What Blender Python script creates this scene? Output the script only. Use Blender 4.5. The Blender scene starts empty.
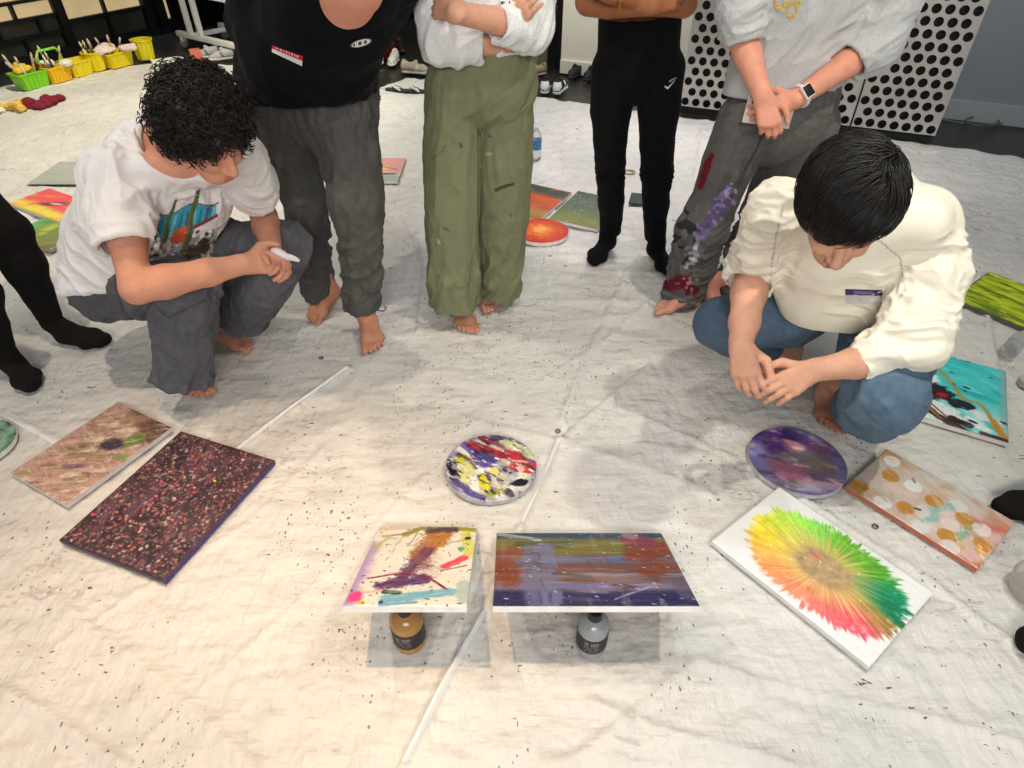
import bpy, bmesh, math, random
import numpy as np
import openvdb
from mathutils import Vector
from mathutils.bvhtree import BVHTree

# ------------------------------------------------------------------ camera, world, lights, exposure
scene = bpy.context.scene
COL = scene.collection
CAM_H, CAM_F, CAM_P = 1.62, 650.0, math.radians(39.5)
cam_data = bpy.data.cameras.new('camera')
cam_data.sensor_width = 36.0
cam_data.lens = CAM_F / 1024 * 36.0
cam_data.clip_start = 0.05
camera = bpy.data.objects.new('camera', cam_data)
COL.objects.link(camera)
camera.location = (0, 0, CAM_H)
camera.rotation_euler = (math.radians(90) - CAM_P, 0, 0)
scene.camera = camera

world = bpy.data.worlds.new('world')
scene.world = world
world.use_nodes = True
world.node_tree.nodes['Background'].inputs[0].default_value = (0.93, 0.97, 1.0, 1)
world.node_tree.nodes['Background'].inputs[1].default_value = 0.27


def spot(name, loc, target, power, color, size, angle=120, blend=0.6):
    d = bpy.data.lights.new(name, 'SPOT')
    d.energy = power
    d.color = color
    d.shadow_soft_size = size
    d.spot_size = math.radians(angle)
    d.spot_blend = blend
    o = bpy.data.objects.new(name, d)
    COL.objects.link(o)
    o.location = loc
    o.rotation_euler = (Vector(target) - Vector(loc)).to_track_quat('-Z', 'Y').to_euler()
    return o


def area(name, loc, target, power, color, sx, sy):
    d = bpy.data.lights.new(name, 'AREA')
    d.shape = 'RECTANGLE'
    d.size, d.size_y = sx, sy
    d.energy = power
    d.color = color
    o = bpy.data.objects.new(name, d)
    COL.objects.link(o)
    o.location = loc
    o.rotation_euler = (Vector(target) - Vector(loc)).to_track_quat('-Z', 'Y').to_euler()
    return o


spot('ceiling_spot_right', (1.42, 1.12, 3.1), (0.95, 1.8, 0), 145, (1.0, 0.93, 0.76), 0.04, 92, 0.9)
spot('ceiling_spot_left', (-1.85, 1.95, 3.1), (-1.2, 1.9, 0), 120, (1.0, 0.88, 0.72), 0.05, 100, 0.6)
spot('ceiling_spot_back', (0.9, 4.5, 3.2), (0.75, 4.2, 0), 200, (1.0, 0.91, 0.94), 0.08, 52, 0.8)
spot('ceiling_spot_back_left', (-2.4, 5.2, 3.2), (-2.9, 5.0, 0), 520, (1.0, 0.92, 0.72), 0.10, 90, 0.6)
spot('fill_spot_back_middle', (-0.4, 5.3, 3.1), (-0.2, 6.7, 0.4), 110, (1.0, 0.95, 0.84), 0.08, 80, 0.8)  # added fill, no known lamp: lifts the mirror frame and dark floor
spot('ceiling_spot_panels', (2.6, 3.7, 2.6), (2.4, 4.8, 0.5), 45, (1.0, 0.95, 0.86), 0.06, 70, 0.7)
spot('ceiling_spot_front_left', (-0.75, 1.15, 3.0), (-0.85, 0.72, 0), 230, (1.0, 0.64, 0.33), 0.03, 58, 1.0)
spot('ceiling_spot_front_middle', (0.25, 1.55, 3.0), (0.15, 1.9, 0), 52, (1.0, 0.94, 0.88), 0.03, 66, 0.9)
spot('ceiling_spot_front_right', (0.75, 1.25, 3.0), (0.95, 0.75, 0), 62, (0.80, 0.93, 1.0), 0.03, 50, 0.9)
area('fill_light_front', (0.0, -2.2, 2.7), (0.0, 2.2, 0.6), 115, (1.0, 0.97, 0.93), 2.4, 0.8)  # added fill from behind the camera to brighten the people, no real panel
area('fill_light_rear', (1.3, 5.0, 3.2), (1.5, 6.2, 0.8), 70, (0.97, 0.98, 1.0), 3.0, 1.0)  # added fill that brightens the back wall, no real panel there

vs = scene.view_settings
vs.view_transform = 'Standard'
vs.look = 'None'
vs.gamma = 1.0
vs.exposure = -0.12
vs.use_curve_mapping = False

# ------------------------------------------------------------------ helpers
_c, _s = math.cos(CAM_P), math.sin(CAM_P)
CAMPOS = np.array([0, 0, CAM_H])


def ray(u, v):
    a = (u - 512) / CAM_F
    b = (v - 384) / CAM_F
    return np.array([a, _c - b * _s, -_s - b * _c])


def at(u, v, z=None, y=None):
    """A place in the room seen at pixel (u, v), at height z or at distance y."""
    d = ray(u, v)
    t = (z - CAM_H) / d[2] if z is not None else y / d[1]
    return CAMPOS + d * t


def mpp(p):
    """metres per pixel at point p"""
    return (p[1] * _c - (p[2] - CAM_H) * _s) / CAM_F


def proj(P):
    P = np.asarray(P, float) - CAMPOS
    z = P[..., 1] * _c - P[..., 2] * _s
    return 512 + CAM_F * P[..., 0] / z, 384 - CAM_F * (P[..., 1] * _s + P[..., 2] * _c) / z


def lin(c):
    c = np.asarray(c, float) / 255.0
    return np.where(c <= 0.04045, c / 12.92, ((c + 0.055) / 1.055) ** 2.4)


def unit(v):
    v = np.asarray(v, float)
    return v / (np.linalg.norm(v) + 1e-12)


_rng = np.random.RandomState(7)
_perm = _rng.permutation(256)
_perm = np.concatenate([_perm, _perm, _perm])
_grad = _rng.normal(size=(256, 3))
_grad /= np.linalg.norm(_grad, axis=1)[:, None]


def noise3(P):
    P = np.asarray(P, float)
    i = np.floor(P).astype(int)
    f = P - i
    w = f * f * f * (f * (f * 6 - 15) + 10)
    i &= 255
    out = 0
    for dx in (0, 1):
        for dy in (0, 1):
            for dz in (0, 1):
                h = _perm[_perm[_perm[(i[..., 0] + dx)] + i[..., 1] + dy] + i[..., 2] + dz]
                g = _grad[h]
                d = g[..., 0] * (f[..., 0] - dx) + g[..., 1] * (f[..., 1] - dy) + g[..., 2] * (f[..., 2] - dz)
                wx = w[..., 0] if dx else 1 - w[..., 0]
                wy = w[..., 1] if dy else 1 - w[..., 1]
                wz = w[..., 2] if dz else 1 - w[..., 2]
                out = out + d * wx * wy * wz
    return out * 1.6


def n2(x, y, seed=0.0):
    x = np.asarray(x, float)
    return noise3(np.stack([x, np.asarray(y, float) + 0 * x, np.full_like(x, seed * 7.31 + 0.5)], -1))


def fbm(x, y, seed=0, oct=4):
    a, r, s = 1.0, 0, 0
    for k in range(oct):
        r = r + a * n2(x * 2 ** k, y * 2 ** k, seed + k * 3.7)
        s += a
        a *= 0.55
    return r / s * 1.4


def sstep(a, b, x):
    t = np.clip((x - a) / (b - a + 1e-12), 0, 1)
    return t * t * (3 - 2 * t)


def mesh_obj(name, V, F, mats, parent=None, base=None, cols=None, smooth=True, mat_idx=None, sharp=None):
    """one mesh object from world-space vertices; base is the thing's own origin"""
    V = np.asarray(V, float)
    if parent is not None and base is None:
        base = np.array(parent['_b'])
    if base is None:
        base = np.array([V[:, 0].mean(), V[:, 1].mean(), V[:, 2].min()])
    me = bpy.data.meshes.new(name)
    L = V - base
    if isinstance(F, np.ndarray):
        n, k = F.shape
        me.vertices.add(len(L))
        me.vertices.foreach_set('co', L.astype(np.float32).ravel())
        me.loops.add(n * k)
        me.loops.foreach_set('vertex_index', F.astype(np.int32).ravel())
        me.polygons.add(n)
        me.polygons.foreach_set('loop_start', np.arange(0, n * k, k, dtype=np.int32))
        me.update(calc_edges=True)
    else:
        me.from_pydata([tuple(v) for v in L], [], F)
        me.update()
    if not isinstance(mats, (list, tuple)):
        mats = [mats]
    for m in mats:
        me.materials.append(m)
    if mat_idx is not None:
        me.polygons.foreach_set('material_index', np.asarray(mat_idx, np.int32))
    if smooth:
        me.polygons.foreach_set('use_smooth', np.ones(len(me.polygons), bool))
    if sharp is not None:
        me.set_sharp_from_angle(angle=math.radians(sharp))
    if cols is not None:
        ca = me.color_attributes.new('Col', 'FLOAT_COLOR', 'POINT')
        c4 = np.ones((len(V), 4), np.float32)
        c4[:, :3] = cols
        ca.data.foreach_set('color', c4.ravel())
    me.validate()
    o = bpy.data.objects.new(name, me)
    COL.objects.link(o)
    if parent is not None:
        o.parent = parent
        o.location = base - np.array(parent['_b'])
    else:
        o.location = base
    o['_b'] = [float(x) for x in base]
    return o


def tag(o, label=None, cat=None, group=None, kind=None):
    if label:
        o['label'] = label
    if cat:
        o['category'] = cat
    if group:
        o['group'] = group
    if kind:
        o['kind'] = kind
    return o


def empty(name, base, label, cat, group=None):
    o = bpy.data.objects.new(name, None)
    COL.objects.link(o)
    o.location = base
    o.empty_display_size = 0.05
    o['_b'] = [float(x) for x in base]
    return tag(o, label, cat, group)


class MB:
    """collects simple shapes into one mesh"""

    def __init__(s):
        s.V, s.F, s.n = [], [], 0

    def add(s, V, F):
        s.V.append(np.asarray(V, float))
        s.F += [tuple(int(i) + s.n for i in f) for f in F]
        s.n += len(V)
        return s

    def box(s, c, size, R=None, bev=0.0):
        bm = bmesh.new()
        bmesh.ops.create_cube(bm, size=1.0)
        for v in bm.verts:
            v.co = Vector((v.co.x * size[0], v.co.y * size[1], v.co.z * size[2]))
        if bev > 0:
            bmesh.ops.bevel(bm, geom=bm.edges[:], offset=bev, segments=2, affect='EDGES', profile=0.6)
        return s._bm(bm, c, R)

    def _bm(s, bm, c, R):
        bm.verts.index_update()
        V = np.array([v.co[:] for v in bm.verts])
        F = [[v.index for v in f.verts] for f in bm.faces]
        bm.free()
        if R is not None:
            V = V @ np.asarray(R).T
        return s.add(V + np.asarray(c, float), F)

    def lathe(s, c, prof, n=28, R=None, sx=1.0, sy=1.0):
        """prof: list of (radius, z)"""
        V, F = [], []
        m = len(prof)
        for k in range(n):
            a = 2 * math.pi * k / n
            for r, z in prof:
                V.append((r * math.cos(a) * sx, r * math.sin(a) * sy, z))
        for k in range(n):
            k2 = (k + 1) % n
            for j in range(m - 1):
                F.append((k * m + j, k2 * m + j, k2 * m + j + 1, k * m + j + 1))
        F.append([k * m for k in range(n)][::-1])
        F.append([k * m + m - 1 for k in range(n)])
        V = np.array(V)
        if R is not None:
            V = V @ np.asarray(R).T
        return s.add(V + np.asarray(c, float), F)

    def tube(s, pts, rad, n=8, closed=False):
        pts = [np.asarray(p, float) for p in pts]
        m = len(pts)
        rad = [rad] * m if np.isscalar(rad) else list(rad)
        V, F = [], []
        up = np.array([0.13, 0.31, 0.94])
        prev = None
        for i in range(m):
            if closed:
                t = unit(pts[(i + 1) % m] - pts[i - 1])
            else:
                t = unit(pts[min(i + 1, m - 1)] - pts[max(i - 1, 0)])
            if prev is None:
                x = np.cross(t, up)
                if np.linalg.norm(x) < 1e-3:
                    x = np.cross(t, [1, 0, 0])
            else:
                x = prev - t * (prev @ t)
            x = unit(x)
            prev = x
            y = np.cross(t, x)
            for k in range(n):
                a = 2 * math.pi * k / n
                V.append(pts[i] + rad[i] * (x * math.cos(a) + y * math.sin(a)))
        for i in range(m if closed else m - 1):
            j = (i + 1) % m
            for k in range(n):
                k2 = (k + 1) % n
                F.append((i * n + k, i * n + k2, j * n + k2, j * n + k))
        if not closed:
            F.append(list(range(n))[::-1])
            F.append([(m - 1) * n + k for k in range(n)])
        return s.add(V, F)

    def build(s, name, mat, parent=None, base=None, smooth=True, sharp=35, cols=None):
        return mesh_obj(name, np.concatenate(s.V), s.F, mat, parent, base, cols, smooth, None, sharp)


def rotz(a):
    c, s = math.cos(a), math.sin(a)
    return np.array([[c, -s, 0], [s, c, 0], [0, 0, 1]])


def frame(x, z):
    """rotation matrix with local x along x and local z close to z"""
    x = unit(x)
    y = unit(np.cross(z, x))
    return np.stack([x, y, np.cross(x, y)], 1)


# ------------------------------------------------------------------ materials
def mat(name, color, rough=0.6, metal=0.0, spec=0.5, bump=None, var=None, alpha=None, transmission=0.0, attr=False, sheen=0.0, coat=0.0, ior=1.45):
    """bump: list of (scale, distance, stretch); var: (scale, amount) of colour mottling"""
    m = bpy.data.materials.new(name)
    m.use_nodes = True
    nt = m.node_tree
    b = nt.nodes['Principled BSDF']
    b.inputs['Roughness'].default_value = rough
    b.inputs['Metallic'].default_value = metal
    b.inputs['Specular IOR Level'].default_value = spec
    b.inputs['Transmission Weight'].default_value = transmission
    b.inputs['IOR'].default_value = ior
    b.inputs['Sheen Weight'].default_value = sheen
    b.inputs['Coat Weight'].default_value = coat
    if alpha is not None:
        b.inputs['Alpha'].default_value = alpha
    tc = nt.nodes.new('ShaderNodeTexCoord')
    if attr:
        a = nt.nodes.new('ShaderNodeVertexColor')
        a.layer_name = 'Col'
        src = a.outputs['Color']
    else:
        r = nt.nodes.new('ShaderNodeRGB')
        r.outputs[0].default_value = (*lin(color), 1)
        src = r.outputs[0]
    if var:
        n = nt.nodes.new('ShaderNodeTexNoise')
        n.inputs['Scale'].default_value = var[0]
        n.inputs['Detail'].default_value = 4
        nt.links.new(tc.outputs['Object'], n.inputs['Vector'])
        mr = nt.nodes.new('ShaderNodeMapRange')
        mr.inputs['From Min'].default_value = 0.3
        mr.inputs['From Max'].default_value = 0.7
        mr.inputs['To Min'].default_value = 1 - var[1]
        mr.inputs['To Max'].default_value = 1 + var[1]
        nt.links.new(n.outputs['Fac'], mr.inputs['Value'])
        mx = nt.nodes.new('ShaderNodeVectorMath')
        mx.operation = 'SCALE'
        nt.links.new(src, mx.inputs[0])
        nt.links.new(mr.outputs[0], mx.inputs['Scale'])
        src = mx.outputs[0]
    nt.links.new(src, b.inputs['Base Color'])
    last = None
    for sc, dist, stretch in (bump or []):
        n = nt.nodes.new('ShaderNodeTexNoise')
        n.inputs['Scale'].default_value = sc
        n.inputs['Detail'].default_value = 3
        mp = nt.nodes.new('ShaderNodeMapping')
        mp.inputs['Scale'].default_value = stretch
        nt.links.new(tc.outputs['Object'], mp.inputs['Vector'])
        nt.links.new(mp.outputs[0], n.inputs['Vector'])
        bp = nt.nodes.new('ShaderNodeBump')
        bp.inputs['Strength'].default_value = 1.0
        bp.inputs['Distance'].default_value = dist
        nt.links.new(n.outputs['Fac'], bp.inputs['Height'])
        if last:
            nt.links.new(last, bp.inputs['Normal'])
        last = bp.outputs[0]
    if last:
        nt.links.new(last, b.inputs['Normal'])
    return m


M_FABRIC = mat('fabric', None, rough=0.92, spec=0.12, attr=True, sheen=0.02, bump=[(260, 0.0012, (1, 1, 1))], var=(35, 0.06))
M_FLEECE = mat('fleece', None, rough=0.95, spec=0.1, attr=True, sheen=0.1, bump=[(420, 0.0015, (1, 1, 1))], var=(150, 0.10))
M_JERSEY = mat('jersey', None, rough=0.95, spec=0.1, attr=True, sheen=0.08, bump=[(300, 0.0012, (1, 1, 1))], var=(12, 0.025))
M_DENIM = mat('denim', None, rough=0.9, spec=0.12, attr=True, sheen=0.03, bump=[(300, 0.0012, (1, 1, 1))], var=(45, 0.13))
M_SKIN = mat('skin', None, rough=0.55, spec=0.3, attr=True, bump=[(160, 0.0006, (1, 1, 1))], var=(28, 0.07))
M_HAIR = mat('hair', (24, 20, 18), rough=0.48, spec=0.4, var=(60, 0.3))
M_PAINT = mat('acrylic_paint', None, rough=0.38, spec=0.45, attr=True, bump=[(240, 0.0008, (1, 1, 1))])
M_PAINT_MATT = mat('matt_acrylic_paint', None, rough=0.6, spec=0.3, attr=True, bump=[(240, 0.0006, (1, 1, 1))])
M_PRINT = mat('print', None, rough=0.7, spec=0.25, attr=True)
M_BLACKPL = mat('black_plastic', (16, 16, 17), rough=0.4)
M_WHITEM = mat('white_painted_metal', (225, 224, 220), rough=0.4, var=(20, 0.04))
M_STEEL = mat('steel', (170, 168, 165), rough=0.32, metal=1.0)
# ------------------------------------------------------------------ the room
E_BACK = unit([0.911, -0.412, 0])          # along the back wall, to the right
N_BACK = np.array([0.412, 0.911, 0])       # away from the camera
E_LEFT = unit([0.46, 0.89, 0])


def slab(name, p0, p1, h, thick, m, kind='structure', z0=0.0, off=0.0):
    p0, p1 = np.asarray(p0, float), np.asarray(p1, float)
    d = unit(p1 - p0)
    nrm = np.array([-d[1], d[0], 0])
    L = np.linalg.norm(p1 - p0)
    R = np.stack([d, nrm, [0, 0, 1]], 1)
    b = MB().box((p0 + p1) / 2 + nrm * (thick / 2 + off) + np.array([0, 0, z0 + h / 2]), (L, thick, h), R)
    o = b.build(name, m, smooth=False, sharp=None)
    return tag(o, kind=kind)


M_FLOOR = mat('dark_wood_floor', (46, 45, 40), rough=0.28, spec=0.5, var=(3, 0.25), bump=[(14, 0.002, (1, 12, 1))])
M_CREAM = mat('cream_wall', (236, 231, 212), rough=0.7, var=(3, 0.02))
M_GREYWALL = mat('blue_grey_wall', (132, 140, 147), rough=0.75, var=(4, 0.03))
M_GREYTRIM = mat('grey_baseboard', (156, 164, 168), rough=0.6)
M_DARKWALL = mat('black_wall', (17, 17, 19), rough=0.6)

floor = MB().box((0, 5.0, -0.045), (16, 12, 0.05)).build('floor', M_FLOOR, smooth=False, sharp=None)
tag(floor, kind='structure')

WB = np.array([3.35, 5.24, 0])             # a point of the back wall's foot
def wb(t, off=0.0):
    return WB + E_BACK * t + N_BACK * off
slab('wall_back_cream', wb(-3.18), wb(-1.3), 2.9, 0.12, M_CREAM)
slab('wall_back_grey', wb(-1.3), wb(3.5), 2.9, 0.12, M_GREYWALL)
slab('baseboard_back_cream', wb(-3.18), wb(-1.3), 0.11, 0.015, M_CREAM, off=-0.016)
slab('baseboard_back_grey', wb(-1.3), wb(3.5), 0.14, 0.018, M_GREYTRIM, off=-0.019)
slab('wall_far', (-4.6, 9.9, 0), (1.5, 9.9, 0), 2.9, 0.12, M_DARKWALL)
slab('wall_side', wb(-3.18, 0.13), wb(-3.18, 3.4), 2.9, 0.1, M_DARKWALL)

# left wall: black glazing bars with lit plywood-coloured panes behind the glass
LW0 = np.array([-4.83, 6.56, 0.0])
def lw(t, off=0.0, z=0.0):
    n = np.array([E_LEFT[1], -E_LEFT[0], 0])
    return LW0 + E_LEFT * t + n * off + np.array([0, 0, z])
R_LEFT = np.stack([E_LEFT, [-E_LEFT[1], E_LEFT[0], 0], [0, 0, 1]], 1)
M_BAR = mat('black_bar', (20, 20, 21), rough=0.45)
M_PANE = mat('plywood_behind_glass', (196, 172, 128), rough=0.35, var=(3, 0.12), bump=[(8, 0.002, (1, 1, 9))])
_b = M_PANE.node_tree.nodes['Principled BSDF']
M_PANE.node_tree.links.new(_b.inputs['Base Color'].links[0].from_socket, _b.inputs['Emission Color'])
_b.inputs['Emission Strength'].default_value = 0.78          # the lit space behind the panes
M_GLASS_DARK = mat('dark_glass', (58, 58, 52), rough=0.12, spec=0.6, var=(2, 0.35))


def lwbox(mb, t0, t1, z0, z1, off, th):
    return mb.box(lw((t0 + t1) / 2, off, (z0 + z1) / 2), (t1 - t0, th, z1 - z0), R_LEFT)


tag(lwbox(MB(), -6.0, 4.0, 0, 2.9, -0.12, 0.1).build('wall_left', M_DARKWALL, smooth=False, sharp=None), kind='structure')
# first window: small panes in running bond
for wi, (t0, t1, rows, hr, stag, npan) in enumerate([(-2.4, 0.78, 11, 0.145, True, 8), (0.86, 1.74, 8, 0.21, False, 2)]):
    w = empty('window_%d' % (wi + 1), lw((t0 + t1) / 2), None, None)
    w['kind'] = 'structure'
    fr = MB()
    lwbox(fr, t0 - 0.06, t0, 0, 2.5, -0.02, 0.07)
    lwbox(fr, t1, t1 + 0.07, 0, 2.5, -0.02, 0.07)
    lwbox(fr, t0, t1, 0.0, 0.07, -0.02, 0.07)
    pane = MB()
    pdark = MB()
    z = 0.07
    wp = (t1 - t0) / npan
    for r in range(rows + 3):
        z1 = z + hr
        if z1 > 2.5:
            break
        lwbox(fr, t0, t1, z1 - 0.014, z1 + 0.014, -0.03, 0.05)
        sh = (0.5 * wp if (stag and r % 2) else 0)
        for k in range(npan + 1):
            tt = t0 + k * wp + sh
            if t0 < tt < t1:
                lwbox(fr, tt - 0.013, tt + 0.013, z, z1, -0.03, 0.05)
            a, b = max(t0, tt), min(t1, tt + wp)
            if b > a:
                lwbox(pdark if r < (2 if wi == 0 else 1) else pane, a, b, z, z1, -0.055, 0.012)
        z = z1
    fr.build('window_frame', M_BAR, w, smooth=False, sharp=None)
    pane.build('lit_panes', M_PANE, w, smooth=False, sharp=None)
    pdark.build('dark_panes', M_GLASS_DARK, w, smooth=False, sharp=None)
w3 = empty('window_3', lw(2.1), None, None)
w3['kind'] = 'structure'
b3 = MB()
lwbox(b3, 1.9, 2.0, 0, 2.5, -0.02, 0.07)
lwbox(b3, 2.2, 2.3, 0, 2.5, -0.02, 0.07)
lwbox(b3, 2.0, 2.2, 0, 0.12, -0.02, 0.07)
b3.build('window_frame', M_BAR, w3, smooth=False, sharp=None)
lwbox(MB(), 2.0, 2.2, 0.12, 2.5, -0.05, 0.012).build('lit_panes', M_PANE, w3, smooth=False, sharp=None)
tag(lwbox(MB(), -6.0, 4.0, 0.0, 0.06, 0.03, 0.1).build('baseboard_left', M_BAR, smooth=False, sharp=None), kind='structure')

# pleated black curtain across the far left corner
V, F = [], []
cu0, cu1 = np.array([-3.95, 8.45, 0]), np.array([-1.2, 9.0, 0])
nn = 140
for i in range(nn):
    t = i / (nn - 1)
    p = cu0 + (cu1 - cu0) * t + np.array([0.2, -1, 0]) * 0.05 * math.sin(t * 66)
    V += [p + [0, 0, 0.015], p + [0, 0, 2.6]]
for i in range(nn - 1):
    F.append((2 * i, 2 * i + 2, 2 * i + 3, 2 * i + 1))
M_CURT = mat('black_curtain', (19, 19, 22), rough=0.9, spec=0.1)
cur = mesh_obj('curtain', np.array(V), F, M_CURT)
sol = cur.modifiers.new('solid', 'SOLIDIFY')
sol.thickness = 0.006
tag(cur, 'long black pleated curtain hanging in the far corner behind the white trolley', 'curtain')

# ------------------------------------------------------------------ plastic drop sheet
FARX = np.array([-7.6, -5.6, -4.54, -3.55, -2.6, -1.27, -1.1, -0.95, -0.82, 0.15, 0.64, 1.32, 2.86, 3.47, 5.6])
FARY = np.array([0.6, 4.3, 6.10, 6.95, 6.85, 6.0, 6.2, 6.42, 6.36, 5.83, 5.6, 5.27, 4.73, 4.40, 3.4])


def ground_line(pp):
    return np.array([at(u, v, z=0)[:2] for u, v in pp])


def seg_dist(x, y, pts):
    """distance to a polyline and signed side"""
    best = np.full(x.shape, 1e9)
    side = np.zeros(x.shape)
    for a, b in zip(pts[:-1], pts[1:]):
        d = b - a
        L2 = d @ d + 1e-12
        t = np.clip(((x - a[0]) * d[0] + (y - a[1]) * d[1]) / L2, 0, 1)
        px, py = a[0] + t * d[0], a[1] + t * d[1]
        q = np.hypot(x - px, y - py)
        s = (x - a[0]) * d[1] - (y - a[1]) * d[0]
        m = q < best
        best = np.where(m, q, best)
        side = np.where(m, np.sign(s), side)
    return best, side


def tarp_height(x, y):
    wob = 0.012 * n2(x * 5, y * 5, 91)
    h = 0.0022 * fbm(x * 2.2, y * 2.2, 3, 3)
    # crinkles
    cr = 1 - np.abs(n2(x * 5 + 0.8 * n2(x * 2, y * 2, 5), y * 9 + 0.8 * n2(x * 2, y * 2, 6), 8))
    back = sstep(2.2, 3.6, y)
    h = h + (0.0034 + 0.0100 * back) * np.clip(cr - 0.6, 0, 1) * 2.2
    cr2 = 1 - np.abs(n2(x * 9 + y * 4, y * 4 - x * 3, 12))
    h = h + (0.0014 + 0.0032 * back) * np.clip(cr2 - 0.62, 0, 1) * 2.4
    ridges = [
        ([(347, 368), (262, 430), (178, 498)], 0.011, 0.007),
        ([(402, 768), (440, 690), (484, 612), (560, 440), (650, 366)], 0.010, 0.006),
        ([(0, 415), (70, 448)], 0.02, 0.004),
        ([(640, 418), (760, 470), (900, 560), (1024, 648)], 0.012, 0.004),
        ([(934, 148), (962, 222), (975, 262), (986, 305), (996, 372)], 0.014, 0.008),
        ([(0, 155), (70, 128), (130, 105)], 0.02, 0.010),
        ([(0, 108), (60, 95), (120, 96)], 0.02, 0.008),
        ([(385, 98), (424, 120)], 0.02, 0.008),
        ([(395, 142), (424, 134)], 0.02, 0.008),
        ([(590, 700), (690, 735), (800, 768)], 0.014, 0.004),
        ([(560, 768), (700, 660), (850, 700), (1024, 740)], 0.012, 0.003),
        ([(0, 560), (110, 640), (260, 768)], 0.014, 0.003),
        ([(0, 690), (120, 768)], 0.016, 0.005),
        ([(430, 470), (300, 600), (120, 760)], 0.010, 0.0025),
        ([(540, 300), (640, 300), (720, 345)], 0.014, 0.004),
        ([(380, 300), (300, 330)], 0.012, 0.004),
        ([(640, 250), (600, 330), (560, 420)], 0.012, 0.004),
        ([(700, 130), (690, 180), (720, 250)], 0.014, 0.006),
        ([(470, 418), (553, 437), (629, 461), (722, 498)], 0.009, 0.004),
        ([(540, 380), (600, 345), (650, 300)], 0.012, 0.003),
        ([(330, 440), (250, 520), (60, 640)], 0.010, 0.0025),
        ([(20, 470), (110, 560), (180, 640)], 0.010, 0.002),
        ([(820, 130), (900, 190), (1024, 230)], 0.016, 0.006),
        ([(940, 190), (1024, 180)], 0.014, 0.005),
        ([(0, 205), (40, 240)], 0.014, 0.005),
        ([(395, 200), (425, 260), (420, 330)], 0.012, 0.004),
    ]
    for pp, w, a in ridges:
        d, _ = seg_dist(x + wob, y + wob, ground_line(pp))
        h = h + 2.9 * a * np.exp(-(d / (0.85 * w + 0.001)) ** 2)
    # overlapping layers: the sheet on one side lies a little higher
    for pp, a in [([(629, 471), (640, 442), (735, 452), (705, 495), (629, 471)], 0.0028),
                  ([(600, 330), (672, 340), (668, 430), (745, 470)], 0.0022),
                  ([(340, 768), (470, 600), (480, 500)], 0.0018),
                  ([(22, 188), (66, 165), (100, 150)], 0.003)]:
        d, sd = seg_dist(x, y, ground_line(pp))
        h = h + 2.4 * a * sstep(-0.005, 0.005, d * sd) * np.exp(-(d / 0.25) ** 2)
    return h


def flat_near(x, y, h):
    return h


xs = np.concatenate([np.linspace(-6.5, -2.3, 90)[:-1], np.linspace(-2.3, 2.3, 400), np.linspace(2.3, 5.2, 70)[1:]])
nv = 330
q = np.linspace(0, 1, nv)
prof = (0.55 * q + 0.45 * q ** 2.2)
yf = np.interp(xs, FARX, FARY) + 0.02 * n2(xs * 2, xs * 0, 4)
GX = np.repeat(xs[:, None], nv, 1)
GY = 0.12 + (yf[:, None] - 0.12) * prof[None, :]
GH = tarp_height(GX, GY)
GH = np.minimum(GH - 0.0115, 0.010)
edge = np.clip((yf[:, None] - GY) / 0.03, 0, 1)
GH = np.maximum(GH, -0.0195)
GZ = np.where(edge < 0.02, -0.0198, GH)
V = np.stack([GX, GY, GZ], -1).reshape(-1, 3)
ii = np.arange(len(xs) - 1)[:, None] * nv + np.arange(nv - 1)[None, :]
F = np.stack([ii, ii + nv, ii + nv + 1, ii + 1], -1).reshape(-1, 4)

M_TARP = bpy.data.materials.new('woven_plastic_sheet')
M_TARP.use_nodes = True
nt = M_TARP.node_tree
bs = nt.nodes['Principled BSDF']
bs.inputs['Roughness'].default_value = 0.42
bs.inputs['Specular IOR Level'].default_value = 0.35
tc = nt.nodes.new('ShaderNodeTexCoord')


def N(kind, **kw):
    n = nt.nodes.new(kind)
    for k, v in kw.items():
        if k in n.inputs:
            n.inputs[k].default_value = v
        else:
            setattr(n, k, v)
    return n


def math_node(op, a, b=None, clamp=False):
    n = nt.nodes.new('ShaderNodeMath')
    n.operation = op
    n.use_clamp = clamp
    for i, x in enumerate((a, b)):
        if x is None:
            continue
        if hasattr(x, 'links'):
            nt.links.new(x, n.inputs[i])
        else:
            n.inputs[i].default_value = x
    return n.outputs[0]


def noise_node(scale, detail=3, vec=None, dist=0.0):
    n = nt.nodes.new('ShaderNodeTexNoise')
    n.inputs['Scale'].default_value = scale
    n.inputs['Detail'].default_value = detail
    n.inputs['Distortion'].default_value = dist
    nt.links.new(vec if vec is not None else tc.outputs['Object'], n.inputs['Vector'])
    return n


def mapping(scale, rot=0.0):
    m = nt.nodes.new('ShaderNodeMapping')
    m.inputs['Scale'].default_value = scale
    m.inputs['Rotation'].default_value = (0, 0, rot)
    nt.links.new(tc.outputs['Object'], m.inputs['Vector'])
    return m.outputs[0]


def mixc(fac, a, b):
    m = nt.nodes.new('ShaderNodeMix')
    m.data_type = 'RGBA'
    for i, x in ((0, fac), (6, a), (7, b)):
        if hasattr(x, 'links'):
            nt.links.new(x, m.inputs[i])
        elif i == 0:
            m.inputs[0].default_value = x
        else:
            m.inputs[i].default_value = (*lin(x), 1)
    return m.outputs[2]


def ramp(src, a, b):
    m = nt.nodes.new('ShaderNodeMapRange')
    m.interpolation_type = 'SMOOTHSTEP'
    nt.links.new(src, m.inputs['Value'])
    m.inputs['From Min'].default_value = a
    m.inputs['From Max'].default_value = b
    return m.outputs[0]


base = mixc(ramp(noise_node(1.3, 4).outputs['Fac'], 0.35, 0.7), (218, 214, 208), (202, 199, 194))
base = mixc(math_node('MULTIPLY', ramp(noise_node(9, 5).outputs['Fac'], 0.48, 0.75), 0.45), base, (190, 190, 186))
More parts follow.
